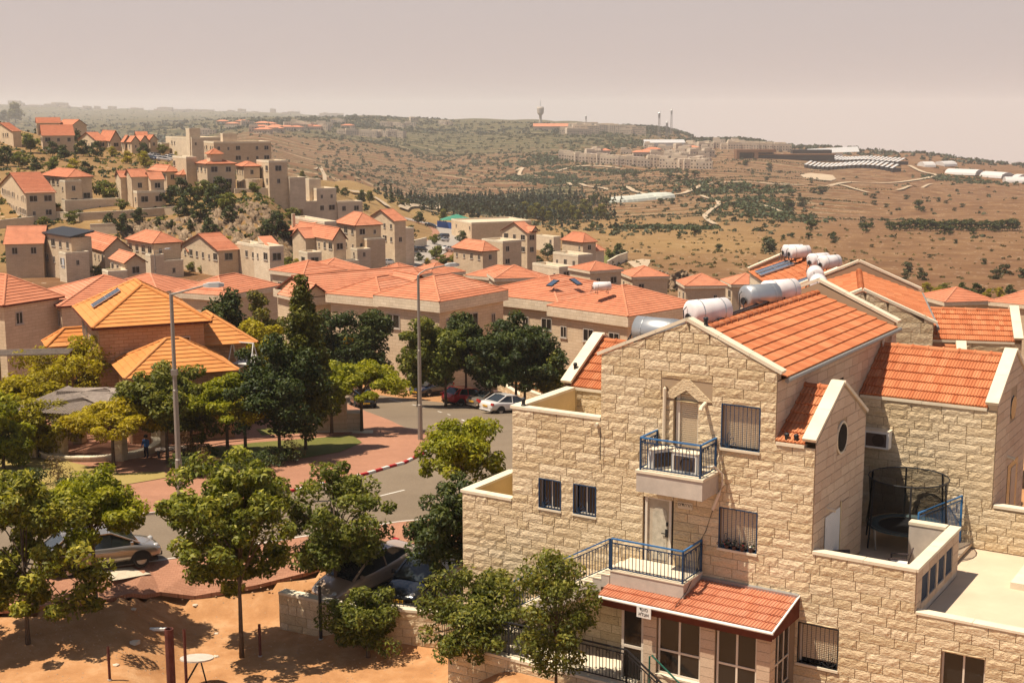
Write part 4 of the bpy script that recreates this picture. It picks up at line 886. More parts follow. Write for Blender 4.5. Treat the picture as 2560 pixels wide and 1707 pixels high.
# E: the far unit with the collectors
azE = 90.3; uE, vE = azv(azE), azv(azE - 90)
E0 = Vector((17.64, 72.69, 0)) - uE * 2.845; zE = -2.3
Eh = unit('terrace_house', 'far stone house of the terrace with solar panels and tanks on its roof', E0, azE, zE, False, 0, 0)
ew = MB(); EO = [(1.6, 2.4, 7.3, 8.7), (3.2, 4.0, 6.6, 8.2), (8.3, 8.8, 7.0, 7.7)]
panel(ew, (0, 11.4, 0), -EY, 0, 11.4, 0, 9.45, [(a, b, c, d) for a, b, c, d in EO], .2); panel(ew, (0, 0, 0), EX, 0, 5.69, 0, 9.7, (), .2, 0, (2.845, 10.93)); panel(ew, (5.69, 0, 0), EY, 0, 11.4, 0, 9.45); ew.build('wall', M_WALLP, Eh)
for a, b, c, d in EO: glazed(Eh, (0, 11.4, 0), -EY, a, b, c, d, 1, 1, M_FRAME, .1)
def EW(x, y, z): p = E0 + uE * x + vE * y; return Vector((p.x, p.y, z + zE))
def DW(x, y, z): p = D0 + uD * x + vD * y; return Vector((p.x, p.y, z + zD))
slope = 1.03 / 2.965
def on_slope(fw_, x, y): return fw_(x, y, 9.49 + (x + .12) * slope + .04)
for i, (x, y) in enumerate(((.05, 9.7), (.05, 8.5), (.05, 2.1))):
    for k_ in range(1): collector(['dark solar panel pair nearest the far coping of the far roof', 'dark solar panel pair second from the far coping', 'blue solar panel low on the far roof by the near coping'][i], on_slope(EW, x, y), -vE, uE + Vector((0, 0, slope)), .95, 2.1)
boiler('white water tank at the top of the far roof, farther one', on_slope(EW, 2.3, 9.6) + Vector((0, 0, 0)), 75, 1.3, .36); boiler('white water tank at the top of the far roof, nearer one', on_slope(EW, 2.4, 8.2), 75, 1.3, .38)
boiler('white water tank near the middle of the far roof ridge', on_slope(EW, 2.5, 3.4), 60, 1.3, .38); boiler('white water tank beside the near coping of the far roof', on_slope(EW, 2.7, 1.6), 60, 1.3, .38)
boiler('banded white water tank standing on the plain orange roof ridge', DW(.8, 8.6, 9.9), 10, 1.3, .4); boiler('second banded tank behind the near gable coping', DW(1.0, 5.2, 9.9), 10, 1.3, .4)
collector('grey solar panel beside the tanks of the plain orange roof', DW(-.1, 7.6, 9.55), -vD, uD + Vector((0, 0, slope)), .95, 1.9)
# tanks of the near house, on the far slope of its ridge
boiler('dull silver water tank behind the near gable', AW(1.4, 1.1, 9.85), PSI, 1.6, .42, M_STEEL, stand=.12)
boiler('white water tank with coiled pipe on the near ridge', AW(1.9, 3.6, 10.02), PSI - 62, 1.5, .42)
boiler('grey and white water tank before the rear gable of the near house', AW(1.9, 8.0, 10.02), PSI - 62, 1.4, .42, M_STEEL)
boiler('white banded water tank against the rear gable of the near house', AW(2.0, 9.6, 10.02), PSI - 62, 1.4, .42)
rk = thing('pipe_rack', 'black pipe rack running along the near roof ridge between tanks', 'pipe rack', AW(2.4, 3, 10.4), R(90 - PSI)); b = MB(); b.bar((0, 0, .12), (-.2, 6.6, .16), .06); b.bar((-.25, .4, .1), (-.45, 6.6, .1), .06); b.build('pipe', M_DARK, rk)
for y in (.5, 2.5, 4.5, 6.3): b = MB(); b.bar((-.1, y, -.1), (-.1, y, .15), .04); b.build('leg', M_DARK, rk)
# lamps on the copings
floodlamp('black lamp on the coping corner of the upper left terrace', AW(-2.9, .14, 7.74)); floodlamp('black lamp on the sloped coping of the left wing', AW(-3.3, 4.2, 8.2)); floodlamp('dark red lamp on the near gable coping', AW(3.35, .2, 10.83))
floodlamp('black lamp on the sill below the small tiled gable, nearer the wall', AW(6.0, .05, 7.72)); floodlamp('black lamp on the sill below the small tiled gable, nearer the coping', AW(6.28, .05, 7.72))
floodlamp('black lamp pair on the left gable verge, upper', AW(1.15, .5, 10.1)); floodlamp('black lamp pair on the left gable verge, lower', AW(.9, .5, 10.0))
# air conditioners on the balcony and on the wing wall
def aircon(label, loc, rz, grille=True, fan=True):
    t = thing('air_conditioner', label, 'air conditioner', loc, rz, 'air conditioner outdoor units'); b = MB(); b.box(-.42, .42, -.16, .16, 0, .58); b.build('case', M_WHITE, t)
    b = MB(); b.box(-.44, .44, -.18, .18, .583, .61); b.build('lid', M_COPING, t); b = MB(); b.box(-.34, .34, -.168, -.161, .06, .5); b.build('grille', mat('grille_brown', (.09, .06, .045), .7), t); b = MB(); b.lathe([(.001, 0), (.2, 0), (.21, .012), (.2, .02)], (.08, -.172, .28), 16, 0, (0, -1, 0)); b.build('fan', mat('dark_brown', (.05, .03, .02), .6), t); return t
aircon('white air conditioner on the balcony nearer the door wall', AW(2.38, -.55, 6.6), R(90 - PSI + 55)); aircon('white air conditioner on the balcony by the front railing', AW(3.2, -.62, 6.6), R(90 - PSI))
aircon('white air conditioner hung on the wing wall above the trampoline', AW(6.45, 7.22, 6.1), R(90 - PSI))
# trampoline on the terrace
tr = thing('trampoline', 'round trampoline with black safety net on the roof terrace', 'trampoline', AW(7.9, 5.9, 3.3), 0); RT = 1.15
b = MB(); b.tube([(RT * math.cos(u), RT * math.sin(u), .72) for u in [2 * math.pi * k / 24 for k in range(25)]], .03, 6, cap=False)
for k_ in range(6): u = k_ * math.pi / 3 + .3; b.bar((RT * .95 * math.cos(u), RT * .95 * math.sin(u), 0), (RT * math.cos(u), RT * math.sin(u), .72), .04)
b.build('frame', M_STEEL, tr)
for k_ in range(6):
    u = k_ * math.pi / 3 + .3; b = MB(); b.tube([(1.2 * RT * math.cos(u), 1.2 * RT * math.sin(u), .1), (1.14 * RT * math.cos(u), 1.14 * RT * math.sin(u), 1.0), (1.08 * RT * math.cos(u), 1.08 * RT * math.sin(u), 2.3)], .03, 6); b.build('pole', M_DARK, tr)
b = MB(); b.tube([(1.08 * RT * math.cos(u), 1.08 * RT * math.sin(u), 2.3) for u in [2 * math.pi * k / 24 for k in range(25)]], .022, 6, cap=False); b.build('top_ring', M_DARK, tr)
b = MB(); b.lathe([(.001, .70), (.9, .70)], n=24); b.build('mat', M_DARK, tr)
b = MB(); b.lathe([(.88, .73), (1.0, .76), (1.2, .74), (1.22, .70)], n=24); b.build('pad', mat('trampoline_pad', (.10, .14, .14), .6), tr)
def netmat():
    m = bpy.data.materials.new('net_black'); m.use_nodes = True; t = m.node_tree; t.nodes.clear(); o = t.nodes.new('ShaderNodeOutputMaterial'); mx = t.nodes.new('ShaderNodeMixShader'); mx.inputs[0].default_value = .5
    tp = t.nodes.new('ShaderNodeBsdfTransparent'); df = t.nodes.new('ShaderNodeBsdfDiffuse'); df.inputs[0].default_value = (.012, .012, .012, 1); t.links.new(tp.outputs[0], mx.inputs[1]); t.links.new(df.outputs[0], mx.inputs[2]); t.links.new(mx.outputs[0], o.inputs[0]); return m
b = MB(); b.lathe([(1.1 * RT, .75), (1.02 * RT, 1.5), (1.07 * RT, 2.3)], n=24); b.build('safety_net', netmat(), tr, smooth=True)
def patio_chair(label, loc, rz):
    t = thing('patio_chair', label, 'chair', loc, rz, 'patio chairs on the roof terrace'); m = mat('plastic_dark_brown', (.05, .035, .035), .5)
    for x in (-.26, .26):
        for y in (-.24, .24): b = MB(); b.bar((x, y, 0), (x * .92, y * .9, .42 if y < 0 else .44), .05); b.build('leg', m, t)
        b = MB(); b.bar((x * 1.05, -.26, .64), (x * 1.05, .26, .66), .06, .04); b.bar((x * 1.02, -.24, .4), (x * 1.05, -.25, .64), .05); b.build('armrest', m, t)
    b = MB(); b.box(-.25, .25, -.25, .24, .40, .45); b.build('seat', M_WHITE, t); b = MB(); b.obox((-.27, .24, .42), (.54, 0, 0), (0, .12, .48), (0, .04, -.01)); b.build('backrest', m, t); return t
patio_chair('dark patio chair with white seat by the terrace return wall', AW(8.55, 2.9, 3.3), R(90 - PSI - 80)); patio_chair('dark patio chair half hidden behind the terrace parapet', AW(7.35, 1.6, 3.3), R(90 - PSI + 40))
bf_ = thing('terrace_fence', 'bright blue metal fence standing behind the terrace return wall', 'fence', AW(8.6, 4.5, 3.3), R(90 - PSI)); railing(bf_, [(0, .15, 0), (.65, 2.8, 0)], 1.55, M_BLUE, M_BLUE, .09, False)
# name plaques
def plaque(label, loc, rz, w, h, txt, size, col):
    t = thing('name_plaque', label, 'sign', loc, rz); b = MB(); b.box(-w / 2, w / 2, 0, .03, 0, h); b.build('plate', col, t)
    for i, s in enumerate(txt):
        c = bpy.data.curves.new('lettering', 'FONT'); c.body = s; c.size = size; c.align_x = 'CENTER'; c.extrude = .002
        c.materials.append(M_DARK); q = bpy.data.objects.new('lettering', c); COL.objects.link(q); bpy.context.view_layer.update(); me_ = bpy.data.meshes.new_from_object(q.evaluated_get(bpy.context.evaluated_depsgraph_get())); bpy.data.objects.remove(q)
        o = new_obj('lettering', me_, t); o.rotation_euler = (R(90), 0, 0); o.location = (0, -.006, h - size * (.85 + i * 1.0))
    return t
plaque('white ceramic name plaque with dark letters on the porch fascia', AW(2.62, PYE - .12, PZ0 - .34), R(90 - PSI), .46, .34, ['דנוס', 'אלצא'], .15, M_WHITE)
plaque('small stone name plaque with dark letters beside the upper door', AW(2.92, -.06, 5.28), R(90 - PSI), .48, .2, ['ם׳דהרה'], .14, M_COPING)
# flowers on the sill of the lower shuttered window
fp = thing('flower_box', 'row of flowering pots on the blue barred window sill', 'flower pots', AW(4.65, -.02, 4.27), R(90 - PSI))
rr = random.Random(5)
for i, x in enumerate((-.38, -.14, .12, .38)):
    b = MB(); b.lathe([(.001, 0), (.06, 0), (.08, .12), (.001, .12)], (x, .02, 0), 10); b.build('pot', mat('pot_dark', (.06, .03, .025), .7), fp)
    for m_, n_ in ((mat('leaf_pot', (.03, .06, .02), .7), 20), (mat(['petal_red', 'petal_white'][i % 2], [(.45, .05, .05), (.7, .66, .6)][i % 2], .7), 9)):
        b = MB()
        for k_ in range(n_):
            c = Vector((x + rr.gauss(0, .07), .02 + rr.gauss(0, .05), .15 + abs(rr.gauss(0, .06)))); d = Vector((rr.gauss(0, 1), rr.gauss(0, 1), rr.gauss(0, 1))).normalized() * .035; e = d.cross(Vector((rr.random(), rr.random(), .3))).normalized() * .03
            b.add([c - d, c + e, c + d, c - e], [(0, 1, 2, 3)])
        b.build('leaves' if n_ == 20 else 'blossom', m_, fp)
# ---------------------------------------------------------------- street, pavements, park
pl_of = lambda pts, **k: [tuple(gp(x, y)[:2]) for x, y in pts]
street = sheet('road', [(-60, 40), (-18, 48.5), (-9, 50.5), (-6, 54), (0, 58), (20, 58), (24, 72), (10, 90), (2.5, 101), (-6, 112), (-26, 134), (-42, 132), (-60, 80)], M_ASPH, .03, 1.5)
kerb_px = [(-150, 1338), (0, 1318), (108, 1311), (250, 1301), (392, 1286), (460, 1277), (559, 1261), (631, 1250), (720, 1233), (800, 1215), (860, 1202), (911, 1189), (945, 1179), (977, 1169), (1008, 1161), (1032, 1149), (1062, 1135), (1085, 1120), (1097, 1102), (1089, 1086)]
street_px = [(1052, 1079), (1015, 1074), (975, 1055), (920, 1034), (885, 1020), (850, 1006)]
K = pl_of(kerb_px); S_ = pl_of(street_px)
plaza = sheet('pavement', K + S_ + [(S_[-1][0] - 10, S_[-1][1] + 14), (-60, 118), (-70, 60)], M_PAVE, .14, 2.5, .16)
def line_resample(pts, step):
    P = [Vector((p[0], p[1], 0)) for p in pts]; out = [P[0].copy()]; acc = 0.0
    for a, b in zip(P, P[1:]):
        L = (b - a).length; d = (b - a) / L; t = step - acc
        while t <= L: out.append(a + d * t); t += step
        acc = L - (t - step)
    return out
kc = MB(); pts = line_resample(K + S_[:2], 1.0)
for a, b in zip(pts, pts[1:]): kc.bar((a.x, a.y, tz(a.x, a.y) + .05), (b.x, b.y, tz(b.x, b.y) + .05), .1, .18)
kerb = kc.build('kerb', M_CONC, None, 'structure')
M_KR = plastermat('kerb_red', (0.42, 0.03, 0.035), .3, 3); M_KW = plastermat('kerb_white', (0.66, 0.62, 0.58), .25, 3)
kp = line_resample(pl_of(kerb_px[4:]), .72)
for i, (a, b) in enumerate(zip(kp, kp[1:])):
    b_ = MB(); b_.bar((a.x, a.y, tz(a.x, a.y) + .085), (b.x - (b.x - a.x) * .015, b.y - (b.y - a.y) * .015, tz(b.x, b.y) + .085), .16, .16); b_.build('kerb_stone', M_KR if i % 2 else M_KW, kerb)
# near pavement strip on the house side
near_px = NEAR_PX
near = sheet('pavement', pl_of(near_px), M_PAVE, .13, 2.0, .15)
pale = sheet('paving_slab_patch', pl_of([(245, 1436), (330, 1425), (378, 1442), (282, 1460)]), M_PAVEP, .14)
nk = MB(); q = line_resample(pl_of(near_px[:6]), 1.0)
for a, b in zip(q, q[1:]): nk.bar((a.x, a.y, tz(a.x, a.y) + .07), (b.x, b.y, tz(b.x, b.y) + .07), .15, .16)
nk.build('kerb', M_CONC, None, 'structure')
pad = sheet('parking_pad', pl_of(PAD_PX), M_PAVEP, .05, 1.2, .4)
M_LINE = surf('road_paint', (0.55, 0.50, 0.43), (0.70, 0.65, 0.57), .8, .05)
def dash(p0, p1, w=.12):
    a, b = gp(*p0), gp(*p1); d = (b - a); d.z = 0; d.normalize(); s = Vector((d.y, -d.x, 0)) * w / 2; V = []
    for p in (a - s, b - s, b + s, a + s): V.append((p.x, p.y, tz(p.x, p.y) + .035))
    me = mesh_of('road_dash', V, [(0, 1, 2, 3)], M_LINE); new_obj('road_dash', me, street)
ZD = lambda x, y: (860 + x / 4.182, 900 + y / 4.182)
for a, b in ((ZD(470, 410), ZD(605, 442)), (ZD(710, 467), ZD(840, 500)), (ZD(980, 538), ZD(1112, 578)), (ZD(1230, 626), ZD(1345, 672)), (ZD(378, 1424), ZD(632, 1362)), ((458, 1332), (495, 1327)), ((240, 1362), (290, 1355)), ((100, 1378), (150, 1373)), ((1120, 1112), (1150, 1128))): dash(a, b)
# lawns
sheet('lawn', pl_of([(430, 1140), (560, 1122), (640, 1112), (800, 1100), (880, 1094), (905, 1112), (850, 1136), (780, 1148), (680, 1166), (560, 1188), (440, 1196)]), M_LAWN, .17)
sheet('lawn', pl_of([(-200, 1075), (60, 1080), (130, 1110), (170, 1160), (300, 1190), (410, 1185), (420, 1200), (200, 1238), (-200, 1250)]), M_LAWND, .17)
sheet('lawn', pl_of([(640, 1078), (760, 1072), (900, 1068), (915, 1085), (800, 1094), (660, 1100)]), M_LAWN, .17)
sheet('lawn', pl_of([(-150, 900), (10, 915), (62, 985), (40, 1010), (-150, 1010)]), M_LAWN, .2)
sheet('park_path', pl_of([(380, 1148), (560, 1112), (700, 1098), (880, 1092), (880, 1086), (690, 1092), (560, 1104), (420, 1130), (300, 1120)]), M_PAVE, .185)
# ---------------------------------------------------------------- lamp posts
def lamp_post(label, base_px, h, arm_az, arm=1.5, curve=False, group='tall street lamps'):
    p = gp(*base_px); t = thing('street_lamp', label, 'street lamp', (p.x, p.y, p.z + .1), 0, group); a = azv(arm_az)
    b = MB(); b.tube([(0, 0, 0), (0, 0, h * .22), (0, 0, h * .222), (0, 0, h * .55), (0, 0, h * .552), (0, 0, h)], [.16, .15, .125, .115, .095, .085], 10); b.build('pole', M_POLE, t)
    b = MB(); pts = [Vector((0, 0, h - .02))] + [a * arm * s + Vector((0, 0, h + z)) for s, z in ((.08, .12), (.25, .28), (.6, .4), (1.0, .5))] if curve else [Vector((0, 0, h - .05)), a * .15 + Vector((0, 0, h)), a * arm + Vector((0, 0, h + .35))]
    b.tube(pts, .045, 8); b.build('arm', M_POLE, t)
    e = pts[-1]; b = MB(); d = a; s = Vector((d.y, -d.x, 0))
    V = []
    for u, w_, z0_, z1_ in ((-.1, .1, -.06, .05), (.15, .19, -.09, .12), (.6, .2, -.09, .13), (.85, .1, -.06, .07)): V += [e + d * u - s * w_ + ZU * z0_, e + d * u + s * w_ + ZU * z0_, e + d * u + s * w_ * .8 + ZU * z1_, e + d * u - s * w_ * .8 + ZU * z1_]
    F4 = []
    for i in range(3):
        for k_ in range(4): F4.append((i * 4 + k_, i * 4 + (k_ + 1) % 4, i * 4 + 4 + (k_ + 1) % 4, i * 4 + 4 + k_))
    b.add(V, F4 + [(3, 2, 1, 0), (12, 13, 14, 15)]); b.build('lamp_head', mat('lamp_head_grey', (.45, .43, .40), .4), t)
    if curve is False:
        b = MB(); b.box(-.14, .14, -.14, .14, h * .62, h * .62 + .28); b.build('control_box', M_POLE, t)
    return t
lamp_post('near street lamp on the park pavement by the red and white kerb', (451, 1266), 10.0, 78, 1.55)
lamp_post('street lamp with bent arm at the pavement corner', (1051, 1104), 10.3, 62, 1.9, True)
lamp_post('street lamp behind the orange roofed house', (392, 752), 7.5, 70, 1.6)
# ---------------------------------------------------------------- cars
def car(label, px, az, paint, kind='sedan', L=4.5, Wd=1.76, Hh=1.45, plate=True, off=0.0, dz=.03, group=None, lite=False):
    p = gp(*px); f = azv(az); p = p + f * off; z = tz(p.x, p.y) + dz
    t = thing('parked_car', label, 'car', (p.x, p.y, z), R(90 - az), group)
    # tilt with the slope of the ground
    zf, zb = tz(p.x + f.x * 1.3, p.y + f.y * 1.3), tz(p.x - f.x * 1.3, p.y - f.y * 1.3); t.rotation_euler = (0, -math.atan2(zf - zb, 2.6), R(90 - az)); t.rotation_mode = 'XYZ'
    h = L / 2; w = Wd / 2
    # stations: x, sill z, belt z, half width at belt, half width at sill
    st = {'sedan': [(-1, .42, .78, .80, .74), (-.97, .26, .90, .90, .84), (-.82, .2, .96, .97, .93), (-.6, .18, .97, 1, .97), (-.2, .18, .92, 1, .98), (.25, .18, .90, 1, .98), (.5, .18, .88, .99, .97), (.75, .19, .78, .96, .94), (.93, .24, .66, .86, .84), (1, .36, .54, .68, .66)],
          'hatch': [(-1, .40, .80, .80, .76), (-.97, .26, 1.0, .90, .86), (-.86, .2, 1.03, .97, .93), (-.6, .18, 1.02, 1, .97), (-.2, .18, .96, 1, .98), (.25, .18, .94, 1, .98), (.5, .18, .92, .99, .97), (.75, .2, .82, .96, .94), (.93, .24, .7, .86, .84), (1, .36, .56, .68, .66)],
          'van': [(-1, .40, .9, .86, .80), (-.97, .26, 1.04, .95, .90), (-.86, .2, 1.06, .98, .95), (-.6, .18, 1.05, 1, .97), (-.2, .18, 1.02, 1, .98), (.25, .18, 1.0, 1, .98), (.5, .18, .98, .99, .97), (.75, .2, .88, .96, .94), (.93, .24, .74, .88, .86), (1, .36, .6, .72, .7)]}[kind]
    ring = []; b = MB()
    for x, s0, be, wb, ws in st: ring.append([(x * h, -ws * w, s0), (x * h, -wb * w * 1.0, s0 + (be - s0) * .45), (x * h, -wb * w * .97, be - .04), (x * h, -wb * w * .90, be), (x * h, 0, be + .025), (x * h, wb * w * .90, be), (x * h, wb * w * .97, be - .04), (x * h, wb * w, s0 + (be - s0) * .45), (x * h, ws * w, s0)])
    V = [v for r_ in ring for v in r_]; n = 9; Fc = [(i * n + k_, i * n + k_ + 1, (i + 1) * n + k_ + 1, (i + 1) * n + k_) for i in range(len(ring) - 1) for k_ in range(n - 1)] + [(i * n + 8, i * n, (i + 1) * n, (i + 1) * n + 8) for i in range(len(ring) - 1)] + [tuple(range(n)), tuple(range((len(ring) - 1) * n, len(ring) * n))[::-1]]
    b.add(V, Fc); body = b.build('body', paint, t, smooth=True)
    md = body.modifiers.new('edge', 'SUBSURF'); md.levels = md.render_levels = 1
    # cabin: belt ring and roof ring
    cab = {'sedan': ((-.78, -.36, .12, .58), .93), 'hatch': ((-.95, -.66, .12, .60), .98), 'van': ((-.97, -.82, .18, .72), 1.02)}[kind]; (x0, x1, x2, x3), zb_ = cab; zr = Hh - .03; wr = .70
    beltp = [(x0 * h, .80 * w), (x1 * h * .9 + x0 * h * .1, .90 * w), (x2 * h, .91 * w), (x3 * h, .82 * w)]; roofp = [(x1 * h, wr * w), (x1 * h * .7 + x2 * h * .3, (wr + .03) * w), (x2 * h * .85, (wr + .02) * w), (x2 * h, wr * w * .97)]
    g = MB(); V = []
    for s in (-1, 1):
        V += [(x, s * y, zb_ - .05) for x, y in beltp] + [(x, s * y, zr - .02) for x, y in roofp]
    Fc = []
    for s in (0, 8):
        Fc += [(s + i, s + i + 1, s + 5 + i, s + 4 + i) for i in range(3)]
    Fc += [(0, 8, 12, 4), (3, 11, 15, 7), (4, 12, 13, 5), (5, 13, 14, 6), (6, 14, 15, 7)]; g.add(V, Fc); g.build('glass', M_CARGLASS, t)
    r_ = MB(); V = []
    for s in (-1, 0, 1): V += [(x, s * y, zr - .015 + (.045 if s == 0 else .0)) for x, y in roofp]
    r_.add(V, [(i, i + 1, 4 + i + 1, 4 + i) for i in range(3)] + [(4 + i, 4 + i + 1, 8 + i + 1, 8 + i) for i in range(3)])
    for s in (-1, 1):
        for (bx, by), (rx, ry) in ((beltp[0], roofp[0]), (beltp[3], roofp[3])): r_.bar((bx, s * by * 1.005, zb_ - .04), (rx, s * ry * 1.01, zr - .02), .075, .05)
        xm = (x1 + x2) / 2 * h; r_.bar((xm, s * .915 * w, zb_ - .04), (xm, s * (wr + .035) * w, zr - .02), .09, .03); r_.bar((roofp[0][0], s * (wr + .005) * w, zr - .015), (roofp[-1][0], s * (wr + .005) * w, zr - .015), .07, .05)
        if kind != 'sedan': xq = beltp[0][0] * .72 + beltp[1][0] * .28; r_.bar((xq + .2, s * .87 * w, zb_ - .03), (roofp[0][0] + .12, s * (wr + .01) * w, zr - .02), .22, .03)
    r_.build('roof', paint, t)
    for x in (-.62, .60):
        for s in (-1, 1):
            c = (x * h, s * (w - .1), .31); ty = MB(); ty.lathe([(.2, -.1), (.29, -.1), (.315, -.06), (.315, .06), (.29, .1), (.2, .1)], c, 20, 0, (0, 1, 0)); wo_ = ty.build('wheel', M_RUBBER, t, smooth=False)
            rm = MB(); rm.lathe([(.001, s * .085), (.06, s * .09), (.21, s * .07), (.21, -s * .06)], c, 14, 0, (0, 1, 0)); rm.build('rim', M_RIM, wo_)
            if lite: continue
            aw = MB(); arc = [(x * h + .40 * math.cos(u), s * (w * .985 + .004), .30 + .40 * math.sin(u)) for u in [math.pi * k_ / 10 for k_ in range(11)]]; aw.prism(arc, (0, -s * .2, 0)); aw.build('wheel_arch', M_RUBBER, t)
    if lite: return t
    for s in (-1, 1):
        hl = MB(); hl.lathe([(.001, .0), (.08, -.005), (.11, -.05), (.11, -.18)], (.93 * h, s * .62 * w, .64 if kind == 'sedan' else .7), 10, 0, (1, s * .5, .35)); hl.build('headlight', M_LAMPG, t, smooth=True)
        tl = MB(); zt = .74 if kind == 'sedan' else .86; tl.obox((-.985 * h - .02, s * .80 * w - .14, zt - .02), (.12, 0, 0), (0, .28, 0), (0, 0, .17)); tl.build('taillight', M_TAIL, t)
        mr = MB(); mr.obox((.42 * h, s * (w + .02) - .07, zb_ - .02), (.1, 0, 0), (0, .14, 0), (0, 0, .11)); mr.build('mirror', paint, t)
        for x in ((-.12, .22) if kind != 'coupe' else (.1,)): dh = MB(); dh.obox((x * h, s * (w + .005) - .01, zb_ - .22), (.16, 0, 0), (0, .03, 0), (0, 0, .025)); dh.build('door_handle', M_DARK if kind == 'van' else paint, t)
    for x, zz, nm in ((1.0 * h + .012, .42, 'plate'), (-1.0 * h - .035, .62 if kind == 'sedan' else .5, 'plate')):
        pb_ = MB(); pb_.box(x - .012, x + .012, -.26, .26, zz - .06, zz + .06); po = pb_.build('plate', M_PLATE, t)
        pb_ = MB(); sx = x + (.015 if x > 0 else -.015)
        for i, y in enumerate((-.19, -.12, -.03, .03, .12, .19)): pb_.box(sx - .002, sx + .002, y - .02, y + .02, zz - .035, zz + .035)
        pb_.build('plate_digits', M_DARK, po)
    bp = MB(); bp.box(.93 * h, 1.0 * h + .01, -.5 * w, .5 * w, .26, .4); bp.build('grille', M_DARK, t); bp = MB(); bp.box(-1.0 * h - .02, -.9 * h, -.7 * w, .7 * w, .28, .38); bp.build('bumper', M_DARK if kind != 'sedan' else paint, t)
    un = MB(); un.box(-.9 * h, .9 * h, -.8 * w, .8 * w, .16, .3); un.build('underbody', M_RUBBER, t)
    return t
def paint(name, c, metal=.0, r=.22):
    def f(t_, b): b.inputs['Coat Weight'].default_value = .6; b.inputs['Coat Roughness'].default_value = .05
    return mat(name, c, r, metal, .5, f)
M_CARGLASS = mat('car_glass', (.02, .024, .026), .05, 0, .6); M_RIM = mat('wheel_rim', (.45, .43, .42), .35, .7); M_LAMPG = mat('headlight_glass', (.55, .52, .48), .12, .2, .8); M_TAIL = mat('taillight_red', (.35, .015, .012), .25); M_PLATE = mat('plate_yellow', (.80, .42, .02), .5)
P_NAVY = paint('paint_navy', (.012, .016, .035)); P_RED = paint('paint_red', (.50, .008, .02)); P_SILV = paint('paint_silver', (.30, .26, .22), .6); P_WHITE = paint('paint_white', (.62, .58, .54)); P_BLACK = paint('paint_black', (.012, .012, .014)); P_TAN = paint('paint_champagne', (.42, .30, .22), .3); P_BROWN = paint('paint_brown', (.06, .035, .028), .3)
SG = 'cars parked along the street'
car('navy blue minivan parked facing the camera beside the lamp post', ZD(755, 385), 214, P_NAVY, 'van', 4.7, 1.86, 1.66, off=-2.1, group=SG)
car('red hatchback parked nose in beside the navy minivan', ZD(1095, 478), 48, P_RED, 'hatch', 4.4, 1.8, 1.5, off=1.9, group=SG)
car('silver grey sedan parked between the red and white cars', ZD(1350, 512), 48, P_SILV, 'sedan', 4.5, 1.75, 1.44, off=2.0, group=SG)
car('white sedan with red tail lights parked nearest the house', ZD(1510, 562), 48, P_WHITE, 'sedan', 4.6, 1.8, 1.44, off=1.9, group=SG)
z4b = lambda x, y: (780 + x / 3.145, 840 + y / 3.145)
car('dark brown car parked behind the navy minivan', z4b(720, 395), 214, P_BROWN, 'van', 4.4, 1.8, 1.6, off=-2.2, group=SG)
car('silver sedan by the guard booth, behind the park tree', z4b(300, 290), 120, P_SILV, 'sedan', 4.4, 1.75, 1.44, group=SG)
car('white car half hidden beside the silver sedan', z4b(470, 290), 125, P_WHITE, 'sedan', 4.4, 1.75, 1.44, group=SG)
car('dark car standing in deep shade under the park trees', z4b(400, 560), 165, P_BLACK, 'hatch', 4.2, 1.75, 1.48, group=SG)
zb2 = lambda x, y: (860 + x / 3.983, 1330 + y / 3.983)
car('black sedan with yellow plate parked behind the bar fence', zb2(545, 790), 207, P_BLACK, 'sedan', 4.6, 1.8, 1.46, off=-2.2, group='cars parked on the pad by the house')
car('champagne sedan parked beside the black sedan under trees', zb2(290, 520), 222, P_TAN, 'sedan', 4.6, 1.8, 1.45, off=.2, group='cars parked on the pad by the house')
car('silver car nosing out behind the roadside tree', (235, 1420), 62, P_SILV, 'hatch', 4.4, 1.76, 1.48, off=.3)
zl = lambda x, y: (x / 3.2667, 620 + y / 3.2667)
# ---------------------------------------------------------------- gazebo, walls, fences and small things
# gazebo: stone pillars, lath roof on beams, curved low wall
zg = lambda x, y: (60 + x / 2.39, 980 + y / 2.39)
gc = gp(*zg(450, 372)); gz0 = gc.z + .15
ga_ = thing('gazebo', 'timber lath gazebo on square stone pillars in the park', 'gazebo', (gc.x, gc.y, gz0), R(-12))
M_LATH = M_WOODG; hx_, hy_ = 3.2, 2.9; ht = 2.6
for x, y in ((-hx_ + .4, -hy_ + .6), (-1.0, -hy_ + .4), (hx_ - .6, -hy_ + .6), (-hx_ + .6, hy_ - .5), (hx_ - .6, hy_ - .5)):
    b = MB(); b.box(x - .3, x + .3, y - .3, y + .3, -.2, ht); pr_ = b.build('pillar', M_MORTAR, ga_)
    for O_, e_ in (((x - .3, y - .3, 0), EX), ((x + .3, y - .3, 0), EY), ((x - .3, y + .3, 0), -EY)): stones(pr_, O_, e_, [(0, .6, -.1, ht, 8)], [], M_ROUGH, True, 10, int(abs(x * 7 + y * 3)) + 5, lmin=.3, lmax=.7)
b = MB()
for y in (-hy_ + .5, hy_ - .5): b.box(-hx_, hx_, y - .1, y + .1, ht, ht + .22)
for x in (-hx_ + .5, hx_ - .5, -1.0): b.box(x - .08, x + .08, -hy_, hy_, ht + .223, ht + .4)
b.build('beam', M_WOODG, ga_)
lm_ = MB(); lm_.box(-.03, .03, 0, 1, -.02, .02); LATH = mesh_of('lath', lm_.V, lm_.F, M_LATH)
def laths(P0, P1, Q0, Q1, n):
    """strips from the eave line P0-P1 up to Q0-Q1"""
    P0, P1, Q0, Q1 = map(Vector, (P0, P1, Q0, Q1))
    for i in range(n + 1):
        a, c = P0.lerp(P1, i / n), Q0.lerp(Q1, i / n); d = c - a
        if d.length < .1: continue
        e = (P1 - P0).normalized(); o = new_obj('lath', LATH, ga_); o.matrix_local = basis(e, d, e.cross(d).normalized(), a)
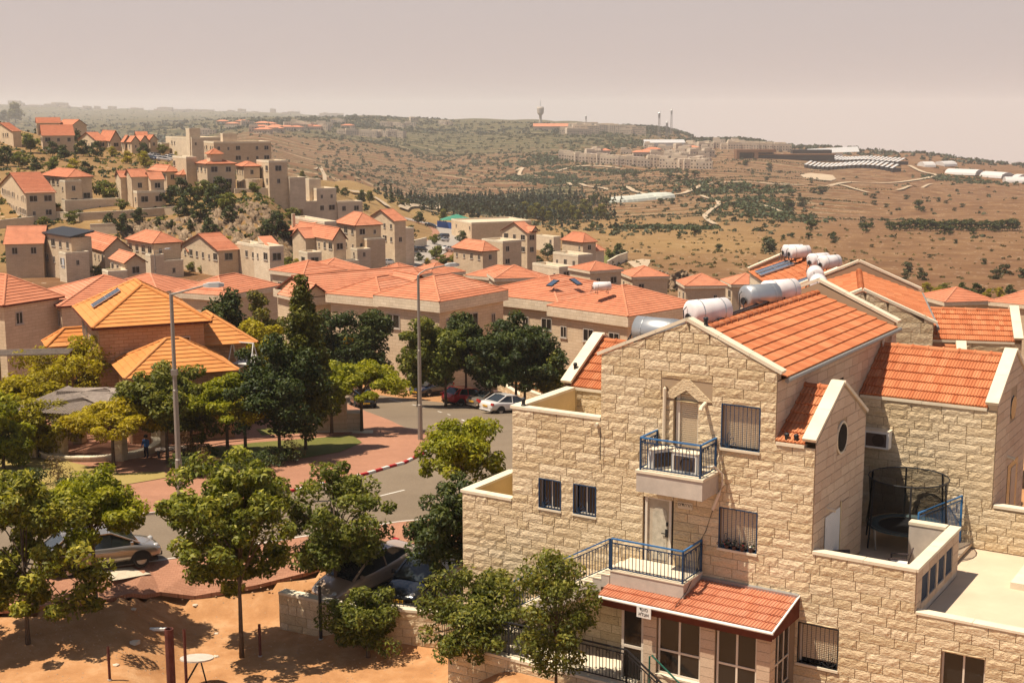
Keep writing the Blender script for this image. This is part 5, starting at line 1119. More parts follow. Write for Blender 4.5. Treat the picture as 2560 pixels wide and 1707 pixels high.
z0_, z1_ = ht + .42, ht + 1.0; X_, Y_ = hx_ + .45, hy_ + .45
laths((-X_, -Y_, z0_), (X_, -Y_, z0_), (-.8, 0, z1_), (.8, 0, z1_), 46); laths((-X_, Y_, z0_), (-X_, -Y_, z0_), (-.8, 0, z1_), (-.8, 0, z1_), 40); laths((X_, -Y_, z0_), (X_, Y_, z0_), (.8, 0, z1_), (.8, 0, z1_), 40); laths((X_, Y_, z0_), (-X_, Y_, z0_), (.8, 0, z1_), (-.8, 0, z1_), 46)
pr = MB(); pr.bar((1.2, .4, 0), (1.2, .4, ht + .9), .16); pr.build('post', M_GREENM, ga_)
cw_ = thing('curved_wall', 'low curved stone seat wall round the gazebo floor', 'wall', (gc.x, gc.y, gz0), R(-12))
N = 40
for i in range(N):
    u0, u1 = R(150) + R(255) * i / N, R(150) + R(255) * (i + .96) / N; ri, ro = .92, 1.0; P = lambda u, k_: Vector((3.5 * k_ * math.cos(u), 3.3 * k_ * math.sin(u), 0)); b = MB(); h_ = .45
    b.add([P(u0, ri), P(u1, ri), P(u1, ro), P(u0, ro), P(u0, ri) + ZU * h_, P(u1, ri) + ZU * h_, P(u1, ro) + ZU * h_, P(u0, ro) + ZU * h_], [(4, 5, 6, 7), (0, 1, 5, 4), (2, 3, 7, 6), (1, 2, 6, 5), (3, 0, 4, 7)]); b.build('wall_block', M_WALL, cw_)
    b = MB(); ri, ro = .90, 1.02; b.add([P(u0, ri) + ZU * .453, P(u1, ri) + ZU * .453, P(u1, ro) + ZU * .453, P(u0, ro) + ZU * .453, P(u0, ri) + ZU * .55, P(u1, ri) + ZU * .55, P(u1, ro) + ZU * .55, P(u0, ro) + ZU * .55], [(4, 5, 6, 7), (0, 1, 5, 4), (2, 3, 7, 6), (1, 2, 6, 5), (3, 0, 4, 7)]); b.build('coping_slab', M_COPING, cw_)
fl2 = [(gc.x + 3.3 * math.cos(u), gc.y + 3.1 * math.sin(u)) for u in [2 * math.pi * k_ / 24 for k_ in range(24)]]; sheet('gazebo_floor', fl2, M_PAVE, .19)
# child standing at the gazebo edge: one skinned figure
def person(label, loc, rz, h, shirt, trousers):
    t = thing('person', label, 'person', loc, rz); s = h / 1.2
    J = [(0, 0, .56), (0, 0, .74), (0, 0, .92), (0, 0, .99), (0, .01, 1.1), (.14, 0, .9), (.2, .03, .72), (.19, .12, .58), (-.14, 0, .9), (-.2, .02, .72), (-.2, .08, .57), (.07, 0, .54), (.08, .02, .28), (.08, 0, .05), (.09, .1, .03), (-.07, 0, .54), (-.09, .01, .28), (-.09, -.02, .05), (-.1, .08, .03)]
    Ed = [(0, 1), (1, 2), (2, 3), (3, 4), (2, 5), (5, 6), (6, 7), (2, 8), (8, 9), (9, 10), (0, 11), (11, 12), (12, 13), (13, 14), (0, 15), (15, 16), (16, 17), (17, 18)]
    Rd = [.12, .12, .11, .05, .10, .055, .045, .035, .055, .045, .035, .075, .055, .04, .035, .075, .055, .04, .035]
    me = bpy.data.meshes.new('body'); me.from_pydata([tuple(c * s for c in j) for j in J], Ed, []); o = new_obj('body', me, t)
    o.modifiers.new('skin', 'SKIN'); sv = me.skin_vertices[0].data
    for i, v in enumerate(sv): v.radius = (Rd[i] * s, Rd[i] * s * (.75 if i < 3 else 1)); v.use_root = i == 0
    md = o.modifiers.new('sub', 'SUBSURF'); md.levels = md.render_levels = 2
    def f(tn, bs):
        sp = tn.new('SeparateXYZ'); tn.link(tn.coord('Object'), sp.inputs[0]); up_ = tn.math('GREATER_THAN', sp.outputs[2], .57 * s); hd = tn.math('GREATER_THAN', sp.outputs[2], .965 * s)
        tn.link(tn.mix(hd, tn.mix(up_, trousers, shirt), (.42, .25, .17)), bs.inputs['Base Color'])
    me.materials.append(mat('clothes_' + label[:8], shirt, .85, 0, .2, f))
    b = MB(); b.lathe([(.001, 1.21), (.06, 1.2), (.105, 1.15), (.112, 1.1), (.1, 1.05)], (0, -.012, 0), 12); hr = b.build('hair', mat('hair_dark', (.03, .02, .015), .7), t, smooth=True); hr.scale = (s, s, s); return t
pp_ = gp(*zg(733, 410)); person('small figure in a blue shirt and dark trousers under the gazebo', (pp_.x, pp_.y, pp_.z + .2), 2.6, 1.35, (.04, .13, .34), (.03, .03, .05))
sc_ = thing('scooter', 'small white scooter lying by the gazebo path', 'scooter', gp(*zg(882, 372)) + Vector((0, 0, .2)), .6); b = MB(); b.bar((-.4, 0, .1), (.35, 0, .1), .12, .04); b.build('deck', M_STEEL, sc_); b = MB(); b.tube([(.38, 0, .08), (.3, 0, .8)], .025, 6); b.bar((.3, -.2, .8), (.3, .2, .8), .03); b.build('handlebar', M_WHITE, sc_)
for x in (-.42, .4): b = MB(); b.lathe([(.001, -.02), (.09, -.02), (.09, .02), (.001, .02)], (x, 0, .09), 12, 0, (0, 1, 0)); b.build('wheel', M_RUBBER, sc_)
bn = thing('slatted_bench', 'slatted wooden bench at the corner of the gazebo', 'bench', gp(*zg(880, 400)) + Vector((0, 0, .2)), R(20))
for i in range(8): b = MB(); b.box(-.9, .9, -.35 + i * .09, -.29 + i * .09, .42, .46); b.build('slat', M_WOODG, bn)
for x in (-.7, .7): b = MB(); b.box(x - .05, x + .05, -.33, .35, 0, .417); b.build('leg', M_DARK, bn)
# swing bench and lounger in the garden of the orange house
p = at_d(*zl(1990, 1000), 88.5); sw_ = thing('garden_swing', 'white garden swing bench beside the orange roofed house', 'swing', (p.x, p.y, p.z), R(-25))
b = MB()
for s in (-1, 1): b.bar((s * .95, -.6, 0), (s * .85, 0, 1.9), .06); b.bar((s * .95, .6, 0), (s * .85, 0, 1.9), .06)
b.bar((-.9, 0, 1.9), (.9, 0, 1.9), .06); b.build('frame', M_WHITE, sw_); b = MB(); b.box(-.7, .7, -.3, .3, .45, .52); b.build('seat', M_WHITE, sw_); b = MB(); b.obox((-.7, .28, .5), (1.4, 0, 0), (0, .18, .55), (0, .05, 0)); b.build('backrest', M_WHITE, sw_)
for s in (-.68, .68): b = MB(); b.bar((s, .2, .5), (s * 1.15, 0, 1.88), .03); b.build('hanger', M_WHITE, sw_)
p = at_d(*zl(1850, 960), 89.5); lo = thing('garden_table', 'long white table beside the garden swing', 'table', (p.x, p.y, p.z - .7), R(-15)); b = MB(); b.box(-1.2, 1.2, -.4, .4, .68, .74); b.build('table_top', M_WHITE, lo)
for x in (-1.1, 1.1):
    for y in (-.33, .33): b = MB(); b.bar((x, y, 0), (x, y, .68), .06); b.build('leg', M_WHITE, lo)
# pergola of slats and green fence left of the orange house
p = at_d(*zl(260, 850), 84); pg_ = thing('garden_pergola', 'slatted pergola in the dark corner left of the orange house', 'pergola', (p.x, p.y, p.z - 2.4), R(8))
for i in range(6): b = MB(); b.bar((-2.4, -.9 + i * .36, 2.4), (2.4, -.9 + i * .36, 2.4), .07, .1); b.build('slat', M_WOODG, pg_)
for x in (-2.2, 2.2):
    for y in (-.9, .9): b = MB(); b.bar((x, y, -1.5), (x, y, 2.35), .1); b.build('post', M_WOODB, pg_)
def stone_wall(label, a, b_, h, th=.35, group=None, seed=1, n_ind=30, dz=0.0, dmin=60):
    A_, B_ = gp(*a, dmin=dmin), gp(*b_, dmin=dmin); d = B_ - A_; L = Vector((d.x, d.y, 0)).length; rz = math.atan2(d.y, d.x); z = min(A_.z, B_.z) + dz; hh = h + abs(A_.z - B_.z) * .5
    t = thing('stone_wall', label, 'wall', (A_.x, A_.y, z), rz, group); b = MB(); b.box(0, L, 0, th, -.8, hh); b.build('wall_core', M_MORTAR, t)
    stones(t, (0, -.005, 0), EX, [(0, L, -.1, hh, max(2, round(hh / .3)))], [], M_ROUGH, True, n_ind, seed, lmin=.35, lmax=.75); coping(t, (0, 0, hh + .005), (L, 0, hh + .005), EY, th + .04, .09, 1.2); return t
SWG = 'low stone walls along the street'
stone_wall('low stone wall behind the parked white sedan', ZD(1480, 300), ZD(1845, 425), .9, group=SWG, seed=61); stone_wall('stone wall stub by the street tree trunk', ZD(1000, 215), ZD(1165, 262), .9, group=SWG, seed=62); stone_wall('stone wall end beside the utility cabinets', ZD(1200, 262), ZD(1330, 300), .95, group=SWG, seed=63); stone_wall('stone wall behind the dark trunk nearest the house', ZD(1840, 440), ZD(2050, 470), 1.0, group=SWG, seed=64)
stone_wall('pale wall behind the brown car', z4b(600, 330), z4b(700, 360), 1.1, group=SWG, seed=65); stone_wall('pale wall beside the guard booth', z4b(290, 270), z4b(590, 320), 1.0, group=SWG, seed=66)
stone_wall('stone retaining wall at the edge of the dirt lot', (700, 1570), (840, 1592), 1.25, group=None, seed=67, n_ind=30, dmin=46.0); stone_wall('stone retaining wall under the bar fence', (845, 1590), (1150, 1600), 1.0, group=None, seed=68, n_ind=30, dmin=44)
def bar_fence(label, a, b_, h, m, dmin=40, dz=.1, sp=.13, rails=(.1, .95), group=None, name='bar_fence'):
    A_, B_ = gp(*a, dmin=dmin), gp(*b_, dmin=dmin); t = thing(name, label, 'fence', (A_.x, A_.y, A_.z + dz), 0, group); d = B_ - A_; n = max(2, int(d.length / sp)); bm_ = MB(); bm_.box(-.01, .01, -.01, .01, 0, h); me = mesh_of('bar', bm_.V, bm_.F, m)
    for i in range(n + 1): o = new_obj('bar', me, t); o.location = d * i / n
    for k_ in rails: b = MB(); b.bar(ZU * h * k_, d + ZU * h * k_, .04); b.build('rail', m, t)
    b = MB(); nn = max(1, round(d.length / 2.2))
    for i in range(nn + 1): p = d * i / nn; b = MB(); b.bar(p - ZU * .2, p + ZU * (h + .05), .06); b.build('post', m, t)
    return t
bar_fence('black bar fence in front of the black sedan', (880, 1572), (1075, 1600), 1.15, M_DARK, 44.5, .1); bar_fence('black bar fence between the tree and the house stair', (1085, 1600), (1330, 1640), 1.15, M_DARK, 41, .1)
bar_fence('green railing behind the low stone wall', ZD(1480, 260), ZD(1845, 390), 1.2, M_GREENM, 60, .9, .9, (.05, .5, 1.0)); bar_fence('green railing by the guard booth', z4b(290, 210), z4b(590, 270), 1.3, M_GREENM, 60, .9, .9, (.05, .5, 1.0)); bar_fence('green railing right of the dark trunk', ZD(1860, 350), ZD(2080, 430), 1.2, M_GREENM, 60, .9, .9, (.05, .5, 1.0))
wf_ = thing('slatted_fence', 'brown horizontal slat fence along the garden behind the minivan', 'fence', gp(*z4b(620, 290)) + Vector((0, 0, .6)), 0); e_ = gp(*z4b(1110, 420)) - gp(*z4b(620, 290))
for i in range(9): b = MB(); b.bar(ZU * (.1 + i * .2), e_ + ZU * (.1 + i * .2), .03, .13); b.build('slat', M_WOODB, wf_)
for i in range(6): b = MB(); b.bar(e_ * i / 5 - ZU * .8, e_ * i / 5 + ZU * 1.9, .08); b.build('post', M_WOODD, wf_)
# utility cabinets
for lab, q_, w_, h_, d_ in (('tall pale utility cabinet pair by the street wall', (1340, 275), 1.0, 1.6, .5), ('shorter grey utility cabinet beside the pair', (1425, 300), .9, 1.55, .5), ('small pale cabinet behind the pair', (1300, 235), .6, 1.3, .4)):
    p = gp(*ZD(*q_)); t = thing('utility_cabinet', lab, 'cabinet', (p.x, p.y, p.z), R(-42), 'utility cabinets by the street wall'); b = MB(); b.box(-w_ / 2, w_ / 2, -d_ / 2, d_ / 2, 0, h_); b.build('cabinet_body', M_CONC, t); b = MB(); b.box(-w_ / 2 - .05, w_ / 2 + .05, -d_ / 2 - .05, d_ / 2 + .05, h_, h_ + .08); b.build('lid', M_COPING, t)
    for s in (-.25, .25): b = MB(); b.box(s * w_ - .2 * w_, s * w_ + .2 * w_, -d_ / 2 - .015, -d_ / 2, .15, h_ - .15); dd = b.build('door', M_FRAME, t); b = MB(); b.box(s * w_ - .05, s * w_ + .05, -d_ / 2 - .03, -d_ / 2 - .015, h_ * .55, h_ * .7); b.build('vent', M_DARK, dd)
# guard booth of dark timber with a flat pale roof and the yellow signs behind
p = gp(*z4b(215, 225)); gb_ = thing('guard_booth', 'dark brown timber booth with sloping white roof', 'booth', (p.x, p.y, p.z), R(-28)); w_, d_, h_ = 2.4, 2.6, 2.5
for i in range(12): b = MB(); b.box(-w_ / 2, w_ / 2, -d_ / 2, d_ / 2, i * .205, i * .205 + .195); b.build('plank', M_WOODD, gb_)
b = MB(); b.prism([(-w_ / 2 - .2, -d_ / 2 - .3, h_), (w_ / 2 + .2, -d_ / 2 - .3, h_ - .15), (w_ / 2 + .2, -d_ / 2 - .3, h_ - .03), (-w_ / 2 - .2, -d_ / 2 - .3, h_ + .12)], (0, d_ + .5, 0)); b.build('roof', M_WHITE, gb_)
b = MB(); b.box(.05, .95, -d_ / 2 - .03, -d_ / 2 - .005, 1.0, 1.7); f_ = b.build('window', M_FRAME, gb_); b = MB(); b.box(.13, .87, -d_ / 2 - .04, -d_ / 2 - .03, 1.08, 1.62); b.build('pane', M_GLASS, f_)
b = MB(); b.box(-1.0, -.2, -d_ / 2 - .03, -d_ / 2 - .004, 0, 2.0); b.build('doorway', M_DARK, gb_); b = MB(); b.box(-w_ / 2 - .03, -w_ / 2 - .004, -.6, .4, 1.0, 1.7); b.build('side_window', M_GLASS, gb_); b = MB(); b.box(-.15, .2, -d_ / 2 - .035, -d_ / 2 - .004, 2.0, 2.25); b.build('notice', M_WHITE, gb_)
p = at_d(*z4b(285, 60), 112); ys = thing('sign_board', 'yellow double sign board behind the guard booth', 'sign', (p.x, p.y, p.z), R(-10)); b = MB(); b.box(-.43, -.02, 0, .04, 0, .55); b.build('board', M_PLATE, ys); b = MB(); b.box(.02, .43, 0, .04, 0, .55); b.build('board', M_PLATE, ys); b = MB(); b.bar((0, .08, -4), (0, .08, .4), .06); b.build('post', M_STEEL, ys)
# stone block and bins by the plaza
p = gp(*z4b(215, 770)); kb = thing('stone_kiosk', 'low stone faced block under the park trees by the plaza', 'kiosk', (p.x, p.y, p.z + .1), R(5)); b = MB(); b.box(-1.6, .5, 0, 1.5, 0, 1.9); b.build('block', M_WALL, kb); b = MB(); b.box(.5, 1.4, .2, 1.4, 0, 1.2); b.build('low_block', M_WALLP, kb); b = MB(); b.box(-1.8, 2.2, -.9, -.02, 0, .14); b.build('step', M_COPING, kb)
p = gp(*z4b(25, 740)); bi = thing('litter_bin', 'small red topped bin beside the stone block', 'bin', (p.x, p.y, p.z + .15), 0); b = MB(); b.box(-.35, .35, -.3, .3, .5, .95); b.build('hopper', M_RED, bi); b = MB(); b.box(-.6, .6, -.35, .35, .42, .49); b.build('shelf', M_WHITE, bi); b = MB(); b.bar((0, 0, 0), (0, 0, .42), .12); b.build('leg', M_DARK, bi)
# ---------------------------------------------------------------- dirt lot: pipes, posts, stones
def post_at(label, px_top, D_, r_, m, name='iron_post', hollow=False):
    p = at_d(*px_top, D_); z0 = tz(p.x, p.y); t = thing(name, label, 'post', (p.x, p.y, z0), 0, 'iron posts on the dirt lot'); h = p.z - z0; b = MB(); b.lathe([(r_, -.4), (r_, h), (r_ * .8, h), (r_ * .8, h - .3)], n=12); b.build('shaft', m, t); b = MB(); b.lathe([(r_ * 1.15, -.05), (r_ * 1.5, .04), (.001, .05)], n=10); b.build('footing', M_CONC, t)
post_at('thick rusty iron pipe standing in the dirt lot', (422, 1571), 41.0, .145, M_RUST); post_at('thin dark iron post left of the thick pipe', (270, 1615), 41.0, .045, M_RUST); post_at('thin rusty post right of the thick pipe', (460, 1572), 41.0, .05, M_RUST); post_at('dark tree stake beside the plane tree', (648, 1560), 44.6, .05, M_RUST); post_at('tall dark stake before the stone retaining wall', (799, 1465), 46.0, .06, M_DARK)
pt = at_d(490, 1590, 42.0); tb = thing('broken_table', 'tilted grey table top leaning behind the rusty posts', 'table', (pt.x, pt.y, tz(pt.x, pt.y)), .3); b = MB(); b.lathe([(.001, .0), (.55, 0), (.55, .05), (.001, .05)], (0, 0, 1.0), 16, 0, (.05, .15, 1)); b.build('table_top', M_CONC, tb); b = MB(); b.bar((-.5, 0, 0), (.1, 0, 1.0), .05); b.bar((.3, 0, 0), (.1, 0, 1.0), .05); b.build('leg', M_DARK, tb)
pt = gp(388, 1576, dmin=40); wp = thing('white_plank', 'short white plank lying on the dirt behind the pipe', 'plank', (pt.x, pt.y, pt.z), .05); b = MB(); b.box(-.6, .4, -.08, .08, .02, .1); b.build('board', M_WHITE, wp)
rr = random.Random(4); RKM = []
for k_ in range(5):
    bm = bmesh.new(); bmesh.ops.create_icosphere(bm, subdivisions=1, radius=1)
    for v in bm.verts: v.co = Vector((v.co.x * rr.uniform(.7, 1.2), v.co.y * rr.uniform(.6, 1.1), v.co.z * rr.uniform(.35, .6)))
    me = bpy.data.meshes.new('rock'); bm.to_mesh(me); bm.free(); me.materials.append(plastermat('field_stone', (.55, .45, .34), .25)); RKM.append(me)
for lab, q_, s_ in (('pale flat stone lying in the middle of the dirt lot', (335, 1606), .22), ('white stone below the roadside tree shadow', (333, 1523), .13), ('small pale stone near the thin iron post', (290, 1662), .12), ('pale stone right of the plane tree stake', (540, 1641), .14), ('pale stone in the plane tree shade', (488, 1512), .13), ('pale stone left of the plane tree crown', (541, 1583), .1)):
    p = gp(*q_, dmin=40); o = tag(new_obj('rock', rr.choice(RKM)), lab, 'stone', 'loose stones on the dirt lot'); o.location = (p.x, p.y, p.z + .05 * s_); o.scale = (s_,) * 3; o.rotation_euler = (0, 0, rr.random() * 6)
pb_ = []; ps = []
for _ in range(1600): x, y = rr.uniform(-17, 3), rr.uniform(40, 50); pb_.append((x, y, tz(x, y))); ps.append(rr.uniform(.012, .05))
mb_ = MB()
for (x, y, z), s_ in zip(pb_, ps): mb_.add([(x - s_, y - s_ * .6, z - .01), (x + s_, y - s_ * .7, z - .01), (x + s_ * .7, y + s_, z - .01), (x - s_ * .8, y + s_ * .8, z - .01), (x, y, z + s_ * .8)], [(0, 1, 4), (1, 2, 4), (2, 3, 4), (3, 0, 4)])
mb_.build('gravel', plastermat('gravel_stone', (.45, .28, .16), .4, 2), None, 'stuff')
# lower walk in front of the porch: low wall, dark railing stepping down to the right
lwk = thing('walk_railing', 'dark railing along the lower walk before the glazed porch', 'railing', AW(0, 0, 0), R(90 - PSI)); railing(lwk, [(-3.9, -2.35, .42), (-1.9, -2.35, .42), (.05, -2.35, .42), (2.2, -2.35, .42)], 1.05, M_DARK, M_DARK); railing(lwk, [(2.2, -2.35, .42), (3.2, -2.35, -.25), (4.6, -2.35, -1.2)], 1.05, M_DARK, M_DARK)
r2 = thing('stair_handrail', 'green handrail down the stair before the porch windows', 'railing', AW(0, 0, 0), R(90 - PSI)); b = MB(); b.tube([(2.75, -1.95, .2), (2.75, -1.95, 1.25), (2.82, -1.95, 1.3), (4.4, -1.95, .15), (5.6, -1.95, -.7)], .028, 8); b.build('handrail', M_GREENM, r2); b = MB(); b.bar((4.0, -1.95, -1.0), (4.0, -1.95, .4), .04); b.build('post', M_GREENM, r2)
wk = thing('walk_wall', 'low stone wall under the dark walk railing', 'wall', AW(0, 0, 0), R(90 - PSI)); b = MB(); b.box(-4.1, 2.3, -2.5, -2.2, -1.8, .32); b.build('wall_core', M_MORTAR, wk); stones(wk, (-4.1, -2.5, 0), EX, [(0, 6.4, -1.4, .3, 6)], [], M_ROUGH, True, 60, 77); coping(wk, (-4.1, -2.5, .322), (2.3, -2.5, .322), EY, .32, .09, 1.2)
b = MB(); b.box(-4.1, 2.3, -2.198, 0, -.4, .3); b.build('walk_floor', M_COPING, wk)
for i in range(10): b = MB(); b.box(2.3 + i * .25, 2.55 + i * .25, -2.5, -1.8, -2.6, .15 - i * .17); b.build('step', M_COPING, wk)
# ---------------------------------------------------------------- houses of the village
z1 = lambda x, y: (x / 3.2667, 220 + y / 3.2667)
z2 = lambda x, y: (640 + x / 3.2667, 220 + y / 3.2667)
z3 = lambda x, y: (1280 + x / 3.2667, 220 + y / 3.2667)
z4 = lambda x, y: (1840 + x / 3.2667, 600 + y / 3.2667)
zl = lambda x, y: (x / 3.2667, 620 + y / 3.2667)
zm = lambda x, y: (640 + x / 3.2667, 620 + y / 3.2667)
zr = lambda x, y: (1280 + x / 3.2667, 600 + y / 3.2667)
WINM = {}
def win_part(parent, P0, ex, w, h, fm):
    """window on a wall face: frame with a pane as its sub-part; shared meshes"""
    key = (w, h, fm.name)
    if key not in WINM:
        f = MB(); d = .07
        for a, b, c, e in ((0, w, 0, .07), (0, w, h - .07, h), (0, .07, .07, h - .07), (w - .07, w, .07, h - .07), (w / 2 - .03, w / 2 + .03, .07, h - .07)): f.box(a, b, -d, .0, c, e)
        f.box(-.08, w + .08, -.12, 0, -.09, -.003)
        WINM[key] = (mesh_of('window', f.V, f.F, fm), mesh_of('pane', [(.05, -.015, .05), (w - .05, -.015, .05), (w - .05, -.015, h - .05), (.05, -.015, h - .05)], [(0, 1, 2, 3)], M_GLASS))
    fr, pn = WINM[key]; o = new_obj('window', fr, parent); ex = Vector(ex); o.matrix_local = basis(ex, -ex.cross(ZU), ZU, Vector(P0)); new_obj('pane', pn, o); return o
def roof_hip(t, x0, x1, y0, y1, ze, rise, m, lip=.05, cap=True, seed=0, tl=.4, cm=None):
    """hipped roof over a rectangle, ridge along the longer side"""
    w, d = x1 - x0, y1 - y0; k = min(w, d) / 2; zr_ = ze + rise
    if w >= d: a, b = Vector((x0 + k, (y0 + y1) / 2, zr_)), Vector((x1 - k, (y0 + y1) / 2, zr_))
    else: a, b = Vector(((x0 + x1) / 2, y0 + k, zr_)), Vector(((x0 + x1) / 2, y1 - k, zr_))
    c = [Vector((x0, y0, ze)), Vector((x1, y0, ze)), Vector((x1, y1, ze)), Vector((x0, y1, ze))]
    if w >= d: pol = ([c[0], c[1], b, a], [c[1], c[2], b], [c[2], c[3], a, b], [c[3], c[0], a]); hips = ((c[0], a), (c[3], a), (c[1], b), (c[2], b))
    else: pol = ([c[0], c[1], a], [c[1], c[2], b, a], [c[2], c[3], b], [c[3], c[0], a, b]); hips = ((c[0], a), (c[1], a), (c[2], b), (c[3], b))
    for i, p in enumerate(pol): rows(t, p, m, tl, lip, 'roof_slope', seed=seed + i)
    if cap:
        for p, q in hips: caps(t, p + ZU * .02, q + ZU * .03, cm or m, .12, single=False, name='hip_tiles')
        if (b - a).length > .3: caps(t, a + ZU * .03, b + ZU * .03, cm or m, .12, single=False, name='ridge_tiles')
def roof_gable(t, x0, x1, y0, y1, ze, rise, m, along='x', wm=None, lip=.05, seed=0, tl=.4, over=.3, barge=True):
    if along == 'x':
        ym = (y0 + y1) / 2; A_, B_ = Vector((x0 - over, ym, ze + rise)), Vector((x1 + over, ym, ze + rise)); c = [Vector((x0 - over, y0 - over, ze - over * .5)), Vector((x1 + over, y0 - over, ze - over * .5)), Vector((x1 + over, y1 + over, ze - over * .5)), Vector((x0 - over, y1 + over, ze - over * .5))]
        pol = ([c[0], c[1], B_, A_], [c[2], c[3], A_, B_]); tri = [[(x0, y0, ze), (x0, y1, ze), (x0, ym, ze + rise - .05)], [(x1, y0, ze), (x1, y1, ze), (x1, ym, ze + rise - .05)]]; ends = ((c[0], A_, c[3]), (c[1], B_, c[2]))
    else:
        xm = (x0 + x1) / 2; A_, B_ = Vector((xm, y0 - over, ze + rise)), Vector((xm, y1 + over, ze + rise)); c = [Vector((x0 - over, y0 - over, ze - over * .5)), Vector((x1 + over, y0 - over, ze - over * .5)), Vector((x1 + over, y1 + over, ze - over * .5)), Vector((x0 - over, y1 + over, ze - over * .5))]
        pol = ([c[1], c[2], B_, A_], [c[3], c[0], A_, B_]); tri = [[(x0, y0, ze), (x1, y0, ze), (xm, y0, ze + rise - .05)], [(x0, y1, ze), (x1, y1, ze), (xm, y1, ze + rise - .05)]]; ends = ((c[0], A_, c[1]), (c[3], B_, c[2]))
    for i, p in enumerate(pol): rows(t, p, m, tl, lip, 'roof_slope', seed=seed + i)
    if wm:
        g = MB()
        for q in tri: g.add(q, [(0, 1, 2)])
        g.build('gable_wall', wm, t)
    if barge:
        b = MB()
        for e0, ap, e1 in ends: b.bar(e0 - ZU * .06, ap - ZU * .06, .06, .18); b.bar(ap - ZU * .06, e1 - ZU * .06, .06, .18)
        b.build('barge_board', M_WOODD, t)
    caps(t, A_ + ZU * .03, B_ + ZU * .03, m, .12, single=False, name='ridge_tiles')
def parapet(t, x0, x1, y0, y1, z, h=.45, th=.22, m=None):
    b = MB(); b.box(x0, x1, y0, y0 + th, z, z + h); b.box(x0, x1, y1 - th, y1, z, z + h); b.box(x0, x0 + th, y0 + th, y1 - th, z, z + h - .003); b.box(x1 - th, x1, y0 + th, y1 - th, z, z + h - .003); b.build('parapet', m or M_COPING, t)
    f = MB(); f.add([(x0 + .1, y0 + .1, z + .02), (x1 - .1, y0 + .1, z + .02), (x1 - .1, y1 - .1, z + .02), (x0 + .1, y1 - .1, z + .02)], [(0, 1, 2, 3)]); f.build('flat_roof', M_ROOFFLAT, t)
def auto_windows(t, wall, L, h, seed, fm=None, dens=.8, base=.0, size=None, H0=None):
    """wall = (origin, ex); rows of windows per storey"""
    r = random.Random(seed); O, ex = Vector(wall[0]), Vector(wall[1]); n = max(1, int(h / 2.9)); k = max(1, int(L / 2.5)); fm = fm or M_FRAME
    for s in range(n):
        zz = h - (n - s) * 2.9 + .95 if n > 1 or h > 2.9 else .9
        for i in range(k):
            if r.random() > dens: continue
            w_, h_ = r.choice([(1.0, 1.2), (1.3, 1.2), (.8, 1.1), (1.6, 1.3), (.6, .9)]); c = L * (i + .5) / k
            if w_ + .4 > L / k: w_, h_ = .8, 1.1
            zb_ = min(zz + base, h - h_ - .35); win_part(t, O + ex * (c - w_ / 2) + ZU * zb_ + ex.cross(ZU) * .004, ex, w_, h_, fm)
def village_house(label, C, D, azR, wR, wL, h, roof='hip', rise=2.0, m=M_WALL, tm=None, over=.45, seed=1, dens=.75, deep=2.5, band=None, ridge=None, group=None, wins=True, name='house', cat='house', fm=None):
    """C = pixel of the eave corner nearest the camera, D its distance. x runs along the right-hand wall, y along the left-hand wall"""
    p = at_d(*C, D); ze = p.z; zb_ = min(ze - h, ze - 1)
    t = thing(name, label, cat, (p.x, p.y, ze - h), R(90 - azR), group); tm = tm or M_TILE2
    w = MB(); w.box(0, wR, 0, wL, -deep, h); w.build('wall', m, t)
    if band:
        b = MB(); o = over; b.box(-o, wR + o, -o, wL + o, h - band, h); b.build('eave_band', M_WALLP, t); ov = over
    if roof == 'hip': roof_hip(t, -over, wR + over, -over, wL + over, h + (.02 if band else -.05), rise, tm, seed=seed)
    elif roof == 'gable_x': roof_gable(t, 0, wR, 0, wL, h, rise, tm, 'x', m, seed=seed)
    elif roof == 'gable_y': roof_gable(t, 0, wR, 0, wL, h, rise, tm, 'y', m, seed=seed)
    elif roof == 'flat': parapet(t, 0 - .03, wR + .03, -.03, wL + .03, h, .5, .25)
    if roof == 'hip' and not band:
        b = MB(); o = over; b.add([(-o, -o, h - .1), (wR + o, -o, h - .1), (wR + o, wL + o, h - .1), (-o, wL + o, h - .1)], [(3, 2, 1, 0)])
        for q in (((-o, -o), (wR + o, -o)), ((-o, wL + o), (-o, -o)), ((wR + o, -o), (wR + o, wL + o))): b.bar((*q[0], h - .1), (*q[1], h - .1), .08, .16)
        b.build('fascia', M_WOODD, t)
    if wins:
        hh = h - (band or 0)
        auto_windows(t, ((0, 0, 0), (1, 0, 0)), wR, hh, seed * 7 + 1, fm, dens); auto_windows(t, ((0, wL, 0), (0, -1, 0)), wL, hh, seed * 7 + 2, fm, dens)
    return t
HK = 0.54
def hk(v): return [tuple(c * HK for c in q) for q in v]
def hb(b, *a): b.box(*[v * HK for v in a])
def block(t, x0, x1, y0, y1, z0, z1, m=M_WALL, name='wing', flat=True):
    x0, x1, y0, y1, z0, z1 = [v * HK for v in (x0, x1, y0, y1, z0, z1)]; b = MB(); b.box(x0, x1, y0, y1, z0, z1); b.build(name, m, t)
    if flat: parapet(t, x0 - .03, x1 + .03, y0 - .03, y1 + .03, z1, .4, .2)
def eave_fit(C, D, Rp=None, Lp=None):
    """azimuth and wall lengths from the pixels of the other eave corners at the same height"""
    p = at_d(*C, D); out = []
    for q in (Rp, Lp):
        if q is None: out += [None, None]; continue
        e = at_z(*q, p.z); v = e - p; out += [math.degrees(math.atan2(v.x, v.y)), v.length]
    return out
